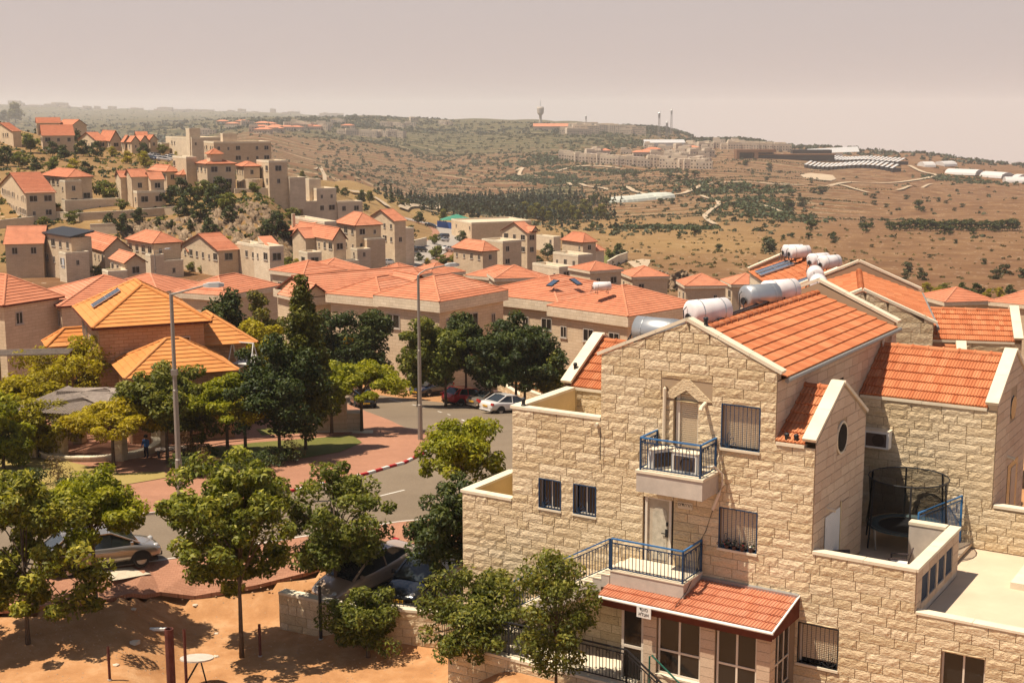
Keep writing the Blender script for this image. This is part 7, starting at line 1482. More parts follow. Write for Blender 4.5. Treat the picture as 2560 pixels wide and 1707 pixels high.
near_tree('short grey green tree below the bar fence', (922, 1690), 1475, 85, L_MID, 'round', 6000, .06, 60, .36, 6, .15, group=G1, D=44.5)
near_tree('thin pale tree in front of the house stair', (1390, 1705), 1370, 105, L_MID, 'column', 3800, .06, 60, .34, 7, .2, group=G1, tr=.05, D=37.5)
near_tree('bushy light green tree at the left foot of the house', (1200, 1700), 1440, 130, L_MID, 'round', 6500, .06, 75, .38, 8, .08, group=G1, D=41)
near_tree('bright green round tree by the road beside the house', (1152, 1265), 1058, 128, L_LIME, 'round', 8000, .085, 85, .45, 9, .28, group=G1)
for i, (lab, foot, ty, hw, lm, kind, n, size, cl, cr, trunk, low) in enumerate((
    ('tall slender tree rising above the park', (765, 1130), 695, 78, L_PINE, 'cone', 9000, .10, 110, .55, .12, .08),
    ('dark broad tree at the foot of the tall slender tree', (700, 1150), 860, 95, L_DARK, 'round', 8000, .10, 90, .6, .3, .22),
    ('golden green tree with two thin stems beside the plaza', (905, 1085), 905, 105, L_LIME, 'umbrella', 6000, .10, 70, .55, .45, None),
    ('golden tree in front of the timber gazebo', (285, 1175), 1000, 105, L_GOLD, 'umbrella', 6000, .09, 70, .5, .45, None),
    ('green tree right of the gazebo, left of the lamp', (420, 1165), 925, 85, L_MID, 'round', 6500, .10, 75, .5, .35, None),
    ('yellow green tree between the lamp and the dark tree', (570, 1145), 940, 95, L_LIME, 'umbrella', 6500, .10, 75, .5, .4, None),
    ('small yellow tree between gazebo tree and path', (615, 1150), 985, 60, L_GOLD, 'umbrella', 3500, .09, 50, .45, .5, None),
    ('golden tree at the left edge behind the lawn', (60, 1120), 930, 95, L_GOLD, 'umbrella', 6000, .10, 70, .55, .3, None),
    ('wide yellow green tree before the orange house wall', (200, 1085), 850, 130, L_GOLD, 'round', 8000, .10, 95, .6, .3, .25),
    ('green tree against the porch of the orange house', (310, 1080), 900, 55, L_DARK, 'round', 4000, .10, 50, .5, .3, .2),
    ('dark green tree left of the orange house', (70, 960), 760, 85, L_MID, 'round', 7000, .13, 80, .7, .2, .15),
    ('second dark green tree left of the orange house', (150, 940), 765, 60, L_DARK, 'round', 5000, .13, 60, .7, .2, .15),
    ('tree at the very left edge under the red roofs', (-20, 960), 690, 60, L_MID, 'round', 4500, .13, 55, .7, .2, .15),
    ('yellow shrub tree left of the tall slender tree', (640, 1040), 800, 80, L_GOLD, 'round', 5500, .12, 65, .6, .2, .15),
    ('golden tree right of the tall slender tree', (830, 1090), 920, 70, L_LIME, 'round', 5500, .10, 60, .5, .4, .35),
    ('low golden tree left of the gazebo pillar', (100, 1150), 1010, 75, L_GOLD, 'round', 5000, .10, 55, .5, .2, .15),
    ('yellow bush tree at the left edge of the park', (10, 1180), 1000, 70, L_LIME, 'round', 5000, .10, 55, .5, .2, .15),
    ('green tree behind the lamp of the park', (480, 1130), 930, 60, L_MID, 'round', 5000, .10, 55, .5, .3, .2),
    ('olive tree behind the swing bench', (640, 960), 745, 60, L_PINE, 'round', 4500, .13, 55, .65, .2, .15))):
    near_tree(lab, foot, ty, hw * 1.18, lm, kind, int(n * 1.2), size, cl, cr, 20 + i, trunk, group=G2, low=low, tr=.1, flat=.5 if kind == 'umbrella' else .75, dmin=50)
for i, (lab, foot, ty, hw, lm, D_) in enumerate((
    ('dark tree group behind the orange house roof', (560, 830), 748, 62, L_DARK, 108), ('round dark tree left of the guard booth', (840, 905), 790, 75, L_DARK, 113), ('second round dark tree above the guard booth', (920, 905), 795, 60, L_DARK, 114),
    ('tree with open crown before the lamp house wall', (1045, 960), 805, 62, L_MID, 106), ('dark street tree behind the navy minivan', (1114, 962), 835, 55, L_MID, 102), ('tall dark garden tree by the stair wall', (1165, 940), 800, 55, L_DARK, 110),
    ('large dark round tree by the utility cabinets', (1312, 990), 830, 88, L_DARK, 98), ('dark tree behind the large round tree', (1290, 950), 795, 70, L_DARK, 108), ('small tree right of the large round tree', (1385, 975), 890, 35, L_MID, 101), ('dark tree left of the large round tree', (1225, 960), 850, 50, L_DARK, 106))):
    near_tree(lab, foot, ty, hw, lm, 'round', 6500, .13, 75, .65, 50 + i, .3, group=G3, low=.3, tr=.11, D=max(107, D_))
# --- shrubs and hedges of the park
tree_meshes('shrub', L_DARK, .9, .1, .8, .8, .45, 16, 900, .07, .3, 'round', 70, .03); tree_meshes('drybush', leafmat('leaf_dry', (.10, .05, .02), (.16, .09, .035), (.22, .14, .06)), 1.3, .1, .8, .8, .6, 16, 700, .06, .35, 'round', 71, .03)
for i, (x, y, k_, s_) in enumerate(((40, 1228, 'shrub', 1), (90, 1226, 'shrub', 1.1), (150, 1215, 'drybush', 1), (185, 1228, 'shrub', 1), (440, 1196, 'shrub', 1.2), (480, 1200, 'shrub', 1.2), (520, 1196, 'drybush', 1), (560, 1200, 'shrub', 1), (600, 1190, 'shrub', 1), (640, 1182, 'shrub', 1.1), (690, 1172, 'shrub', 1.2), (735, 1160, 'drybush', 1), (470, 1150, 'drybush', 1.1), (500, 1165, 'shrub', 1.2))):
    p = gp(x, y); plant(k_, ['low dark green shrub along the edge of the park pavement', 'dry reddish bush along the edge of the park pavement'][k_ == 'drybush'], (p.x, p.y, p.z + .1), i * 1.3, s_, 'shrub', 'shrub', 'low green shrubs by the pavement' if k_ == 'shrub' else 'dry bushes by the pavement')
# ---------------------------------------------------------------- the far street, rock cut, hillside plants
pz2 = lambda L: [tuple(gp(*z2(x, y), dmin=150)[:2]) for x, y in L]
vr = pz2([(1090, 1500), (1200, 1440), (1300, 1395), (1430, 1330), (1540, 1265), (1592, 1215), (1570, 1175), (1490, 1135), (1390, 1105), (1290, 1085), (1180, 1060)])
ribbon('village_pavement', vr, 12, M_PAVE, .06); ribbon('village_road', vr, 7.5, M_ASPHF, .16)
VC = 'cars along the village street'
for lab, q, az, pt, kd in (('white car parked lowest on the far village street', (1072, 1452), 40, P_WHITE, 'van'), ('dark car second up the far village street', (1145, 1428), 40, P_NAVY, 'hatch'), ('silver car third up the far village street', (1222, 1395), 40, P_SILV, 'hatch'), ('grey car fourth up the far village street', (1275, 1372), 42, P_SILV, 'sedan'), ('black off-roader highest of the parked row', (1338, 1343), 42, P_BLACK, 'van'), ('white car driving down the far village street', (1528, 1258), 215, P_WHITE, 'hatch'), ('dark pickup following the white car', (1530, 1228), 215, P_NAVY, 'van'), ('white car at the right kerb of the far street', (1580, 1340), 50, P_WHITE, 'hatch'), ('dark car parked under the street tree by the school', (1738, 1228), 70, P_NAVY, 'hatch'), ('black car at the head of the far street', (1428, 1142), 100, P_BLACK, 'van')):
    car(lab, z2(*q), az, pt, kd, lite=True, dz=.16, group=VC)
for i, q in enumerate(((1262, 565), (1295, 580), (1340, 600), (1385, 590), (1415, 580), (1240, 590))): car(['white car left in the crest car park row', 'white van in the crest car park', 'white car lowest in the crest car park', 'white car by the yellow trees of the crest car park', 'white car at the right end of the crest car park', 'dark car behind the yellow trees of the crest car park'][i], z1(*q), 60 + 10 * i, [P_WHITE, P_WHITE, P_WHITE, P_WHITE, P_SILV, P_NAVY][i], 'van' if i == 1 else 'hatch', lite=True, group='cars in the crest car park')
# bus on the bare hill
p = gp(*z2(1305, 915), dmin=500); bus = thing('bus', 'red and white bus standing on the bare hill road', 'bus', (p.x, p.y, p.z + .2), R(6)); b = MB(); b.box(-5.5, 5.5, -1.25, 1.25, .5, 1.7); b.build('body', mat('bus_red', (.42, .05, .04), .4), bus); b = MB(); b.box(-5.45, 5.45, -1.22, 1.22, 1.703, 2.6); b.build('window_band', M_CARGLASS, bus); b = MB(); b.box(-5.5, 5.5, -1.25, 1.25, 2.603, 3.1); b.build('roof', M_WHITE, bus)
for x in (-3.6, 3.4):
    for y in (-1.2, 1.2): b = MB(); b.lathe([(.001, -.15), (.5, -.15), (.5, .15), (.001, .15)], (x, y, .5), 12, 0, (0, 1, 0)); b.build('wheel', M_RUBBER, bus)
# blue fence and green awning by the school
def run_fence(label, pxs, h, m, name='fence', dmin=100, panel=2.5, group=None, dz=0.0):
    P = [gp(*q, dmin=dmin) for q in pxs]; t = thing(name, label, 'fence', P[0], 0, group); o = P[0]
    for a, b_ in zip(P, P[1:]):
        n = max(1, int((b_ - a).length / panel))
        for i in range(n):
            u, v = a.lerp(b_, i / n) - o, a.lerp(b_, (i + 1) / n) - o; d = (v - u); d2 = Vector((d.x, d.y, 0)).normalized(); s = Vector((d2.y, -d2.x, 0)) * .04
            b = MB(); b.add([u - s + ZU * (dz - .3), v - s + ZU * (dz - .3), v - s + ZU * (h + dz), u - s + ZU * (h + dz), u + s + ZU * (dz - .3), v + s + ZU * (dz - .3), v + s + ZU * (h + dz), u + s + ZU * (h + dz)], [(0, 1, 2, 3), (7, 6, 5, 4), (3, 2, 6, 7), (0, 3, 7, 4), (1, 5, 6, 2)]); b.build('panel', m, t)
    return t
run_fence('long blue metal fence along the head of the street', [z2(1480, 1140), z2(1560, 1150), z2(1660, 1165)], 2.4, mat('fence_blue', (.03, .10, .32), .6), dmin=300)
p = gp(*z2(1640, 1140), dmin=300); aw = thing('awning', 'green shade awning beside the blue fence', 'awning', (p.x, p.y, p.z), .2); b = MB(); b.add([(-6, -3, 3), (6, -3, 3), (6, 3, 3), (-6, 3, 3), (0, 0, 5)], [(0, 1, 4), (1, 2, 4), (2, 3, 4), (3, 0, 4)]); b.build('canopy', mat('awning_green', (.04, .20, .13), .8), aw)
for x in (-5.8, 5.8):
    for y in (-2.8, 2.8): b = MB(); b.bar((x, y, -.5), (x, y, 3), .12); b.build('post', M_STEEL, aw)
# walls along the street and terraces
def run_wall(label, pxs, h, m=None, th=.35, dmin=60, group=None, cope=True, name='garden_wall', dz=0.0):
    P = [gp(*q, dmin=dmin) for q in pxs]; t = thing(name, label, 'wall', P[0], 0, group); o = P[0]
    for a, b_ in zip(P, P[1:]):
        u, v = a - o, b_ - o; d = Vector((v.x - u.x, v.y - u.y, 0)).normalized(); s = Vector((d.y, -d.x, 0)) * th / 2; b = MB()
        b.add([u - s - ZU * .6, v - s - ZU * .6, v - s + ZU * (h + dz), u - s + ZU * (h + dz), u + s - ZU * .6, v + s - ZU * .6, v + s + ZU * (h + dz), u + s + ZU * (h + dz)], [(0, 1, 2, 3), (7, 6, 5, 4), (3, 2, 6, 7), (0, 3, 7, 4), (1, 5, 6, 2)]); b.build('wall_segment', m or M_WALL, t)
        if cope: b = MB(); s2 = s * 1.2; z_ = h + dz + .003; b.add([u - s2 + ZU * z_, v - s2 + ZU * z_, v + s2 + ZU * z_, u + s2 + ZU * z_, u - s2 + ZU * (z_ + .1), v - s2 + ZU * (z_ + .1), v + s2 + ZU * (z_ + .1), u + s2 + ZU * (z_ + .1)], [(4, 5, 6, 7), (0, 1, 5, 4), (2, 3, 7, 6), (1, 2, 6, 5), (3, 0, 4, 7)]); b.build('coping', M_COPING, t)
    return t
run_wall('pale boundary wall climbing beside the far street', [z2(940, 1450), z2(1140, 1390), z2(1240, 1330), z2(1390, 1290)], 2.2, M_WALLP, dmin=150); run_wall('stone retaining wall under the upper left houses', [z1(430, 1075), z1(650, 1085), z1(1040, 1065), z1(1340, 1040), z1(1520, 1020)], 1.6, M_WALL, dmin=265)
run_wall('retaining wall below the left edge house', [z1(-60, 1150), z1(280, 1115)], 1.6, M_WALL, dmin=265); run_wall('short stone wall above the flag house', [z1(740, 1195), z1(960, 1185)], 2.0, M_WALLP, dmin=255)
run_wall('terrace wall at the end of the upper row', [z1(2000, 845), z1(2200, 900), z1(2352, 865)], 1.6, M_WALL, dmin=285); run_wall('white walled lane beside the valley edge house', [z3(780, 1490), z3(860, 1440), z3(940, 1410)], 2.4, M_WALLP, dmin=200)
# rock cut
rs = np.random.default_rng(3); NR, NC = 26, 110; V = np.zeros((NR, NC, 3))
def rn(x, y): return np.sin(x * 1.7 + 2.1 * np.sin(y * 1.3)) + .7 * np.sin(x * 3.9 + y * 2.2) + .5 * np.sin(x * 8.3 - y * 5.1)
for j in range(NC):
    pxx = 300 + 470 * j / (NC - 1); a = ray(pxx, 550); a = a[0] / a[1]
    for i in range(NR):
        D_ = 262 + 22 * i / (NR - 1); x = a * D_; z = tz(x, D_); n = rn(j * .35, i * .8) + rs.normal() * .35; V[i, j] = (x + .2 * rs.normal(), D_ - .5 * n * (0 < i < NR - 1), z + .35 + .28 * n)
ii = (np.arange(NR - 1)[:, None] * NC + np.arange(NC - 1)[None]).ravel()
def rockm(t, bs):
    co = t.new('NewGeometry').outputs['Position']; n = t.noise(co, .35, 7, .7, .6); n2 = t.noise(co, 2.5, 5, .7)
    t.link(t.mix(.6, t.ramp(n, [(.3, (.13, .085, .05)), (.5, (.30, .21, .135)), (.7, (.46, .35, .24))]), t.ramp(n2, [(.3, (.45, .4, .36)), (.7, (1.1, 1.05, 1.0))]), 'MULTIPLY'), bs.inputs['Base Color']); t.bump(bs, n2, .9, .5)
M_ROCK = mat('rock_limestone', (.4, .3, .2), .95, 0, .1, rockm)
new_obj('rock_face', fast_mesh('rock_face', V.reshape(-1, 3), np.stack([ii, ii + 1, ii + NC + 1, ii + NC], 1), M_ROCK), None, 'structure')
# quarry edge below the thorn slope on the right
V = np.zeros((12, 60, 3))
for j in range(60):
    c = gp(*zr(1190 + 330 * j / 59, 400 - 20 * math.sin(j * .2)), dmin=200); z0 = tz(c.x, c.y)
    for i in range(12): n = rn(j * .5, i * .9) + rs.normal() * .4; V[i, j] = (c.x + .3 * n, c.y + i * .5 - .4 * n, z0 - 1.0 + i * .36 + .2 * n)
ii = (np.arange(11)[:, None] * 60 + np.arange(59)[None]).ravel(); new_obj('rock_face', fast_mesh('rock_face', V.reshape(-1, 3), np.stack([ii, ii + 1, ii + 61, ii + 60], 1), M_ROCK), None, 'structure')
# --- hillside trees: five kinds, placed by the pixel of their foot and their height in zoomed pixels
for k_, lm, kind, rx, sd, n_, sz in (('hill_dark', L_DARK, 'round', 2.3, 80, 1500, .30), ('hill_mid', L_MID, 'round', 2.4, 81, 1500, .30), ('hill_gold', L_GOLD, 'round', 2.5, 82, 1400, .30), ('hill_pine', L_PINE, 'cone', 1.9, 83, 1600, .26), ('hill_cypress', L_DARK, 'column', .75, 84, 900, .22)): tree_meshes(k_, lm, 5.0, .5, rx, rx, 2.2, 34, n_, sz, .75 if kind != 'column' else .4, kind, sd, .12)
HT = {'d': ('hill_dark', 'dark green tree'), 'm': ('hill_mid', 'mid green tree'), 'g': ('hill_gold', 'yellow green tree'), 'p': ('hill_pine', 'conifer'), 'c': ('hill_cypress', 'slim cypress')}
def hill_trees(zf, data, dmin, grp):
    r = random.Random(len(data))
    for x, y, hpx, k_, where in data:
        p = gp(*zf(x, y), dmin=dmin); ppm = F / p.y * 3.2667; s = hpx / ppm / 5.0; key, kind = HT[k_]
        plant(key, kind + ' ' + where, (p.x, p.y, p.z - .1), r.uniform(0, 6), (s * r.uniform(.95, 1.2), s * r.uniform(.95, 1.2), s), group=grp)
hill_trees(z1, [(130, 290, 165, 'p', 'towering at the left end of the crest'), (30, 285, 90, 'd', 'beside the towering crest conifer'), (250, 530, 150, 'm', 'in front of the dormered crest house'), (430, 560, 110, 'd', 'below the right end of the dormered crest house'), (640, 460, 100, 'd', 'left of the red crest row'), (530, 590, 110, 'd', 'lower on the bushy slope'), (680, 560, 120, 'd', 'below the red crest row'), (800, 580, 130, 'd', 'under the twin gables'), (920, 560, 75, 'g', 'right of the twin gables'), (1170, 560, 100, 'd', 'before the last crest houses'), (1330, 550, 85, 'm', 'left of the public building'), (1040, 620, 95, 'g', 'left in the crest car park'), (1180, 650, 120, 'g', 'in the middle of the crest car park'), (1445, 575, 55, 'g', 'right of the crest car park'), (1600, 560, 60, 'd', 'before the long flat building'),
                (60, 640, 150, 'd', 'at the left edge of the bushy slope'), (180, 660, 130, 'm', 'under the dormered crest house terrace'), (300, 690, 110, 'd', 'above the hip roof with front block'), (430, 690, 120, 'm', 'on the slope above the hip roof'), (600, 700, 110, 'g', 'right of the slope above the hip roof'), (700, 720, 110, 'd', 'above the staggered gables'), (880, 940, 170, 'm', 'left of the staggered gables terrace'), (1390, 970, 150, 'd', 'first in the dark grove'), (1480, 900, 150, 'd', 'highest in the dark grove'), (1560, 990, 160, 'd', 'in the heart of the dark grove'), (1650, 910, 150, 'm', 'before the arched bays'), (1740, 1000, 170, 'd', 'right of the grove heart'), (1800, 880, 140, 'd', 'under the arched bays'), (1850, 1010, 150, 'm', 'at the right end of the grove'), (1640, 1080, 130, 'd', 'lowest in the dark grove'), (1480, 1050, 120, 'd', 'low left in the dark grove'), (1880, 1090, 120, 'd', 'hanging over the rock cut'),
                (590, 1100, 95, 'm', 'on the terrace under the front block'), (350, 1130, 80, 'm', 'left under the front block'), (1000, 1010, 100, 'm', 'behind the staggered gables garden'), (1130, 1100, 110, 'd', 'above the retaining wall'), (900, 1140, 110, 'd', 'at the foot of the retaining wall'), (1000, 1190, 150, 'd', 'beside the short stone wall'), (1290, 1130, 70, 'd', 'growing from the rock, left'), (1400, 1150, 70, 'd', 'growing from the rock, middle'), (1560, 1160, 80, 'd', 'growing from the rock, right'), (1720, 1200, 130, 'd', 'in the cleft of the rock cut'), (2080, 870, 95, 'm', 'by the upper terrace wall'), (2180, 870, 90, 'm', 'right by the upper terrace wall'), (2260, 860, 80, 'd', 'at the end of the upper terrace wall'), (2250, 1190, 170, 'd', 'under the high rock, right'), (2160, 1220, 120, 'd', 'under the high rock, left'), (2330, 1250, 130, 'd', 'at the foot of the white house rock'),
                (790, 1470, 140, 'p', 'between the flag house and the gable'), (860, 1460, 110, 'd', 'right of the flag house'), (800, 1560, 110, 'm', 'below the flag house'), (900, 1570, 100, 'm', 'below the small gabled porch'), (1560, 1500, 80, 'm', 'left under the red slope house'), (1650, 1510, 70, 'm', 'right under the red slope house'), (1990, 1490, 75, 'd', 'before the white trimmed house'), (2060, 1480, 70, 'd', 'right before the white trimmed house'), (2220, 1510, 90, 'g', 'wide crown under the railed terrace'), (2320, 1520, 90, 'm', 'below the railed terrace'), (1780, 1460, 70, 'm', 'at the corner of the red slope house')], 150, 'trees on the left hillside')
hill_trees(z2, [(380, 750, 75, 'p', 'behind the white flat house'), (490, 810, 100, 'c', 'left beside the white roof room'), (660, 870, 75, 'p', 'right of the white flat house'), (730, 890, 70, 'd', 'second right of the white flat house'), (860, 945, 100, 'd', 'on the bare slope, left of a pair'), (930, 940, 100, 'p', 'on the bare slope, right of a pair'), (1110, 950, 75, 'd', 'left of the bus'), (1190, 970, 80, 'd', 'below the bus, left'), (1240, 965, 60, 'p', 'below the bus, right'), (1330, 1110, 90, 'd', 'by the head of the street'), (1530, 1100, 110, 'p', 'behind the blue fence'), (1260, 1230, 100, 'd', 'against the street corner house'), (1720, 1200, 90, 'd', 'before the school entrance'), (1680, 1270, 95, 'd', 'on the street side of the school'), (1460, 1280, 85, 'm', 'on the street island, upper'), (1470, 1400, 110, 'm', 'on the street island, lower'), (1335, 1420, 70, 'd', 'low by the parked row'), (1240, 1320, 95, 'g', 'over the garden of the street corner'), (1090, 1330, 75, 'm', 'in the street corner garden'), (950, 1380, 100, 'm', 'in the garden under the hip roof'), (1090, 1400, 70, 'm', 'by the lower boundary wall'), (830, 1430, 90, 'm', 'beside the low stone block'), (870, 1440, 60, 'd', 'right of the low stone block'), (1400, 1460, 70, 'g', 'left in the street green'), (1530, 1460, 100, 'm', 'in the middle of the street green'), (1640, 1470, 120, 'g', 'broad in the street green'), (1740, 1500, 110, 'm', 'right in the street green'), (1700, 1460, 90, 'd', 'dark in the street green'), (2075, 1480, 120, 'c', 'before the three storey house'), (2240, 1440, 90, 'd', 'right of the three storey house'), (300, 1090, 110, 'm', 'under the white house wall'), (420, 1060, 80, 'd', 'beside the white house foot'), (560, 1080, 75, 'm', 'before the cypress row'), (680, 1060, 85, 'd', 'right of the cypress row'), (800, 1000, 70, 'm', 'before the long white wing'), (900, 1010, 60, 'd', 'past the long white wing'), (120, 1470, 110, 'g', 'wide before the railed terrace'), (250, 1480, 100, 'm', 'right before the railed terrace'), (330, 1490, 90, 'g', 'under the sunlit side wall')], 150, 'trees along the village street')
for i, x in enumerate((505, 525, 553, 573, 594, 613)): hill_trees(z2, [(x, 1000, (65, 70, 72, 50, 85, 60)[i], 'c', 'number %s from the left before the white house' % ('one', 'two', 'three', 'four', 'five', 'six')[i])], 200, 'cypress row before the white house')
hill_trees(z3, [(320, 1330, 120, 'm', 'left of the valley edge house'), (290, 1390, 110, 'd', 'below the valley edge house'), (130, 1450, 80, 'd', 'left before the dark collector house'), (210, 1450, 75, 'd', 'before the dark collector house'), (410, 1240, 70, 'c', 'left of the pair behind the valley edge house'), (465, 1230, 75, 'c', 'right of the pair behind the valley edge house'), (880, 1400, 120, 'd', 'on the lawn of the valley edge'), (800, 1400, 80, 'm', 'left on the lawn of the valley edge'), (700, 1450, 60, 'm', 'below the valley edge annex'), (800, 1470, 70, 'd', 'by the white walled lane')], 180, 'trees of the valley edge')
sheet('lawn', [tuple(gp(*z3(x, y), dmin=200)[:2]) for x, y in ((700, 1420), (760, 1370), (850, 1380), (860, 1430), (740, 1470))], M_LAWN, .15, 3)
z4u = lambda x, y: (1840 + x / 3.2667, 600 + y / 3.2667)
hill_trees(z4u, [(1560, 440, 90, 'g', 'left in the green belt beyond the terrace'), (1700, 430, 80, 'm', 'second in the green belt beyond the terrace'), (1850, 440, 90, 'd', 'in the middle of the green belt'), (1960, 470, 110, 'd', 'right of the middle of the green belt'), (2060, 480, 80, 'g', 'yellowish in the green belt'), (2000, 590, 130, 'm', 'between the two far hip roofs'), (2150, 470, 80, 'g', 'before the right hip roof'), (2240, 460, 90, 'd', 'at the right end of the green belt'), (1640, 480, 90, 'g', 'low in the green belt'), (2090, 600, 90, 'd', 'under the right hip roof eave')], 120, 'trees of the green belt beyond the terrace')
# ---------------------------------------------------------------- far side of the valley
g3 = lambda x, y: gp(*z3(x, y), dmin=430)
z4f = lambda x, y: (1840 + x / 3.2667, 220 + y / 3.2667)
g4 = lambda x, y: gp(*z4f(x, y), dmin=430)
g2 = lambda x, y: gp(*z2(x, y), dmin=430)
xy = lambda L, g: [tuple(g(x, y)[:2]) for x, y in L]
ribbon('hill_track', xy([(460, 780), (600, 808), (760, 828), (1000, 852), (1150, 868), (1280, 880), (1400, 868), (1500, 825), (1580, 795), (1750, 778), (1950, 775), (2150, 790), (2330, 802)], g3), 3.5, M_TRACK, .9, step=12)
ribbon('hill_track', xy([(160, 778), (500, 800), (800, 797), (1100, 782), (1400, 768), (1560, 742), (1640, 716), (1545, 698), (1470, 668), (1415, 640)], g4), 4.0, M_TRACK, .9, step=12)
ribbon('hill_track', xy([(1545, 885), (1640, 915), (1690, 958), (1630, 1000), (1575, 1050), (1600, 1090), (1660, 1125)], g3), 2.6, M_TRACK, .9, step=8)
ribbon('hill_track', xy([(850, 800), (960, 830), (1080, 862)], g4), 2.6, M_TRACK, .9, step=8); ribbon('hill_track', xy([(1310, 842), (1400, 815), (1600, 790), (1780, 792)], g4), 2.6, M_TRACK, .9, step=8)
ribbon('hill_track', xy([(190, 960), (280, 985), (365, 1018)], g4), 2.6, M_TRACK, .9, step=8)
ribbon('hill_track', xy([(480, 670), (560, 720), (500, 745)], g2), 3.0, M_TRACK, .9, step=8); ribbon('hill_track', xy([(770, 860), (900, 875), (1000, 925), (1080, 985)], g2), 2.6, M_TRACK, .9, step=8); ribbon('hill_track', xy([(1250, 925), (1420, 925), (1500, 960), (1380, 980), (1260, 970), (1200, 1000)], g2), 4.0, M_TRACK, .9, step=8)
ribbon('hill_track', xy([(1360, 1000), (1500, 1030), (1700, 1050), (1950, 1060), (2200, 1080)], g2), 2.6, M_TRACK, .9, step=8)
ribbon('hill_track', xy([(40, 680), (90, 655), (60, 715), (160, 735), (230, 740)], g3), 3.5, M_TRACK, .9, step=8); ribbon('hill_track', xy([(350, 690), (480, 655), (640, 640), (880, 660)], g3), 4.5, M_TRACK, .9, step=8)
sheet('bare_ground', xy([(940, 1420), (1060, 1400), (1140, 1405), (1120, 1440), (1100, 1475), (1000, 1470)], lambda x, y: gp(*z3(x, y), dmin=200)), M_TRACK, .12, 4)
sheet('bare_ground', xy([(525, 715), (600, 700), (790, 718), (815, 745), (780, 765), (640, 752)], g4), M_TRACK, .6, 10)
# --- scattered scrub and woods: leafy clumps, far too many to count
def clump_field(name, lm, pts, sizes, seed, leaves=14, cone=False, lsz=.42):
    rs = np.random.default_rng(seed); n = len(pts); P = np.repeat(pts, leaves, 0); S = np.repeat(sizes, leaves)[:, None]; k = n * leaves
    d = rs.normal(size=(k, 3)); d /= np.linalg.norm(d, axis=1)[:, None]; d[:, 2] = np.abs(d[:, 2])
    if cone: t = rs.random(k); off = np.stack([d[:, 0] * (1 - t) * .42, d[:, 1] * (1 - t) * .42, t * 2.1], 1)
    else: off = d * np.array([1, 1, .85]) * (.45 + .5 * rs.random(k))[:, None]
    C = P + off * S; nr = d * .8 + rs.normal(size=(k, 3)) * .4; nr /= np.linalg.norm(nr, axis=1)[:, None]; a = np.cross(nr, rs.normal(size=(k, 3))); a /= np.linalg.norm(a, axis=1)[:, None]; b = np.cross(nr, a); s = S * lsz * (.7 + .6 * rs.random(k))[:, None]
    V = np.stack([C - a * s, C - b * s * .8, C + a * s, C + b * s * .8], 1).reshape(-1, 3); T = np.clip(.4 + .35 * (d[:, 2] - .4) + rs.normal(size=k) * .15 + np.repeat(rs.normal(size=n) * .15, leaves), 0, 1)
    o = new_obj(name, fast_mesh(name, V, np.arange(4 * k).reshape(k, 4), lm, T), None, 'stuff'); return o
rs = np.random.default_rng(11)
def in_view(n, plo, phi, dlo, dhi, dens=None, power=1.0):
    """random ground points by pixel column and log distance"""
    p = rs.uniform(plo, phi, n); D = np.exp(rs.uniform(math.log(dlo), math.log(dhi), n)); a = (p - W / 2) / F / math.cos(PITCH); x = a * D
    if dens is not None: m = rs.random(n) < dens(p, D, x); p, D, x = p[m], D[m], x[m]
    return np.stack([x, D, tz_np(x, D)], 1)
def patch(x, y, s): return .5 + .5 * np.sin(x / s + 1.7 * np.sin(y / (s * 1.3))) * np.sin(y / (s * .8) + 1.1 * np.sin(x / s))
def dens_scrub(p, D, x):
    base = .25 + .55 * patch(x, D, 55) ** 1.2; left = 1 - .75 * smooth01(p, 1750, 2050); far = .6 + .4 * smooth01(D, 1200, 1800); bare = 1 - .85 * ((p > 690) & (p < 1250) & (D > 380) & (D < 930)); return base * left * far * bare
pts = np.concatenate([in_view(13000, -150, 2700, 520, 2700, dens_scrub), in_view(9000, 800, 1700, 900, 2300, dens_scrub)]); q = clump_field('hillside_scrub', L_SCRUB, pts, rs.uniform(.7, 2.3, len(pts)) * (1 + .5 * smooth01(pts[:, 1], 900, 1800)), 1, 12)
# rows of vines and orchard on the terraces: lines of low bushes that follow the slope
rowp = []
for k_ in range(46):
    D0_ = 640 + k_ * 17 + rs.uniform(-4, 4); p0 = rs.uniform(900, 1900); ln = rs.uniform(120, 420)
    for p_ in np.arange(p0, p0 + ln, 4.5 + rs.uniform(0, 3)): D_ = D0_ + 14 * math.sin(p_ / 170 + k_) + rs.normal() * .7; x = (p_ - W / 2) / F / math.cos(PITCH) * D_; rowp.append((x, D_, tz(x, D_)))
rowp = np.array(rowp); clump_field('orchard_rows', L_SCRUB, rowp, rs.uniform(.7, 1.5, len(rowp)), 4, 9)
# near thorn slope and scrub beyond the terrace
pts = in_view(5200, 1150, 2700, 270, 620, lambda p, D, x: (.10 + .5 * patch(x, D, 17) ** 2) * (1 - .6 * smooth01(p, 1900, 2200)) * (1 - .5 * smooth01(D, 480, 560))); clump_field('thorn_scrub', leafmat('leaf_thorn', (.07, .055, .02), (.13, .095, .03), (.20, .15, .05), .15), pts, rs.uniform(.3, .95, len(pts)), 2, 14)
pts = in_view(1500, -100, 790, 262, 480, lambda p, D, x: .25 + .6 * patch(x, D, 14) ** 2); clump_field('slope_undergrowth', L_DARK, pts, rs.uniform(.4, 1.3, len(pts)), 3, 22, lsz=.3)
pts = in_view(900, -100, 790, 262, 480); clump_field('slope_undergrowth', L_MID, pts, rs.uniform(.3, .9, len(pts)), 5, 20, lsz=.3)
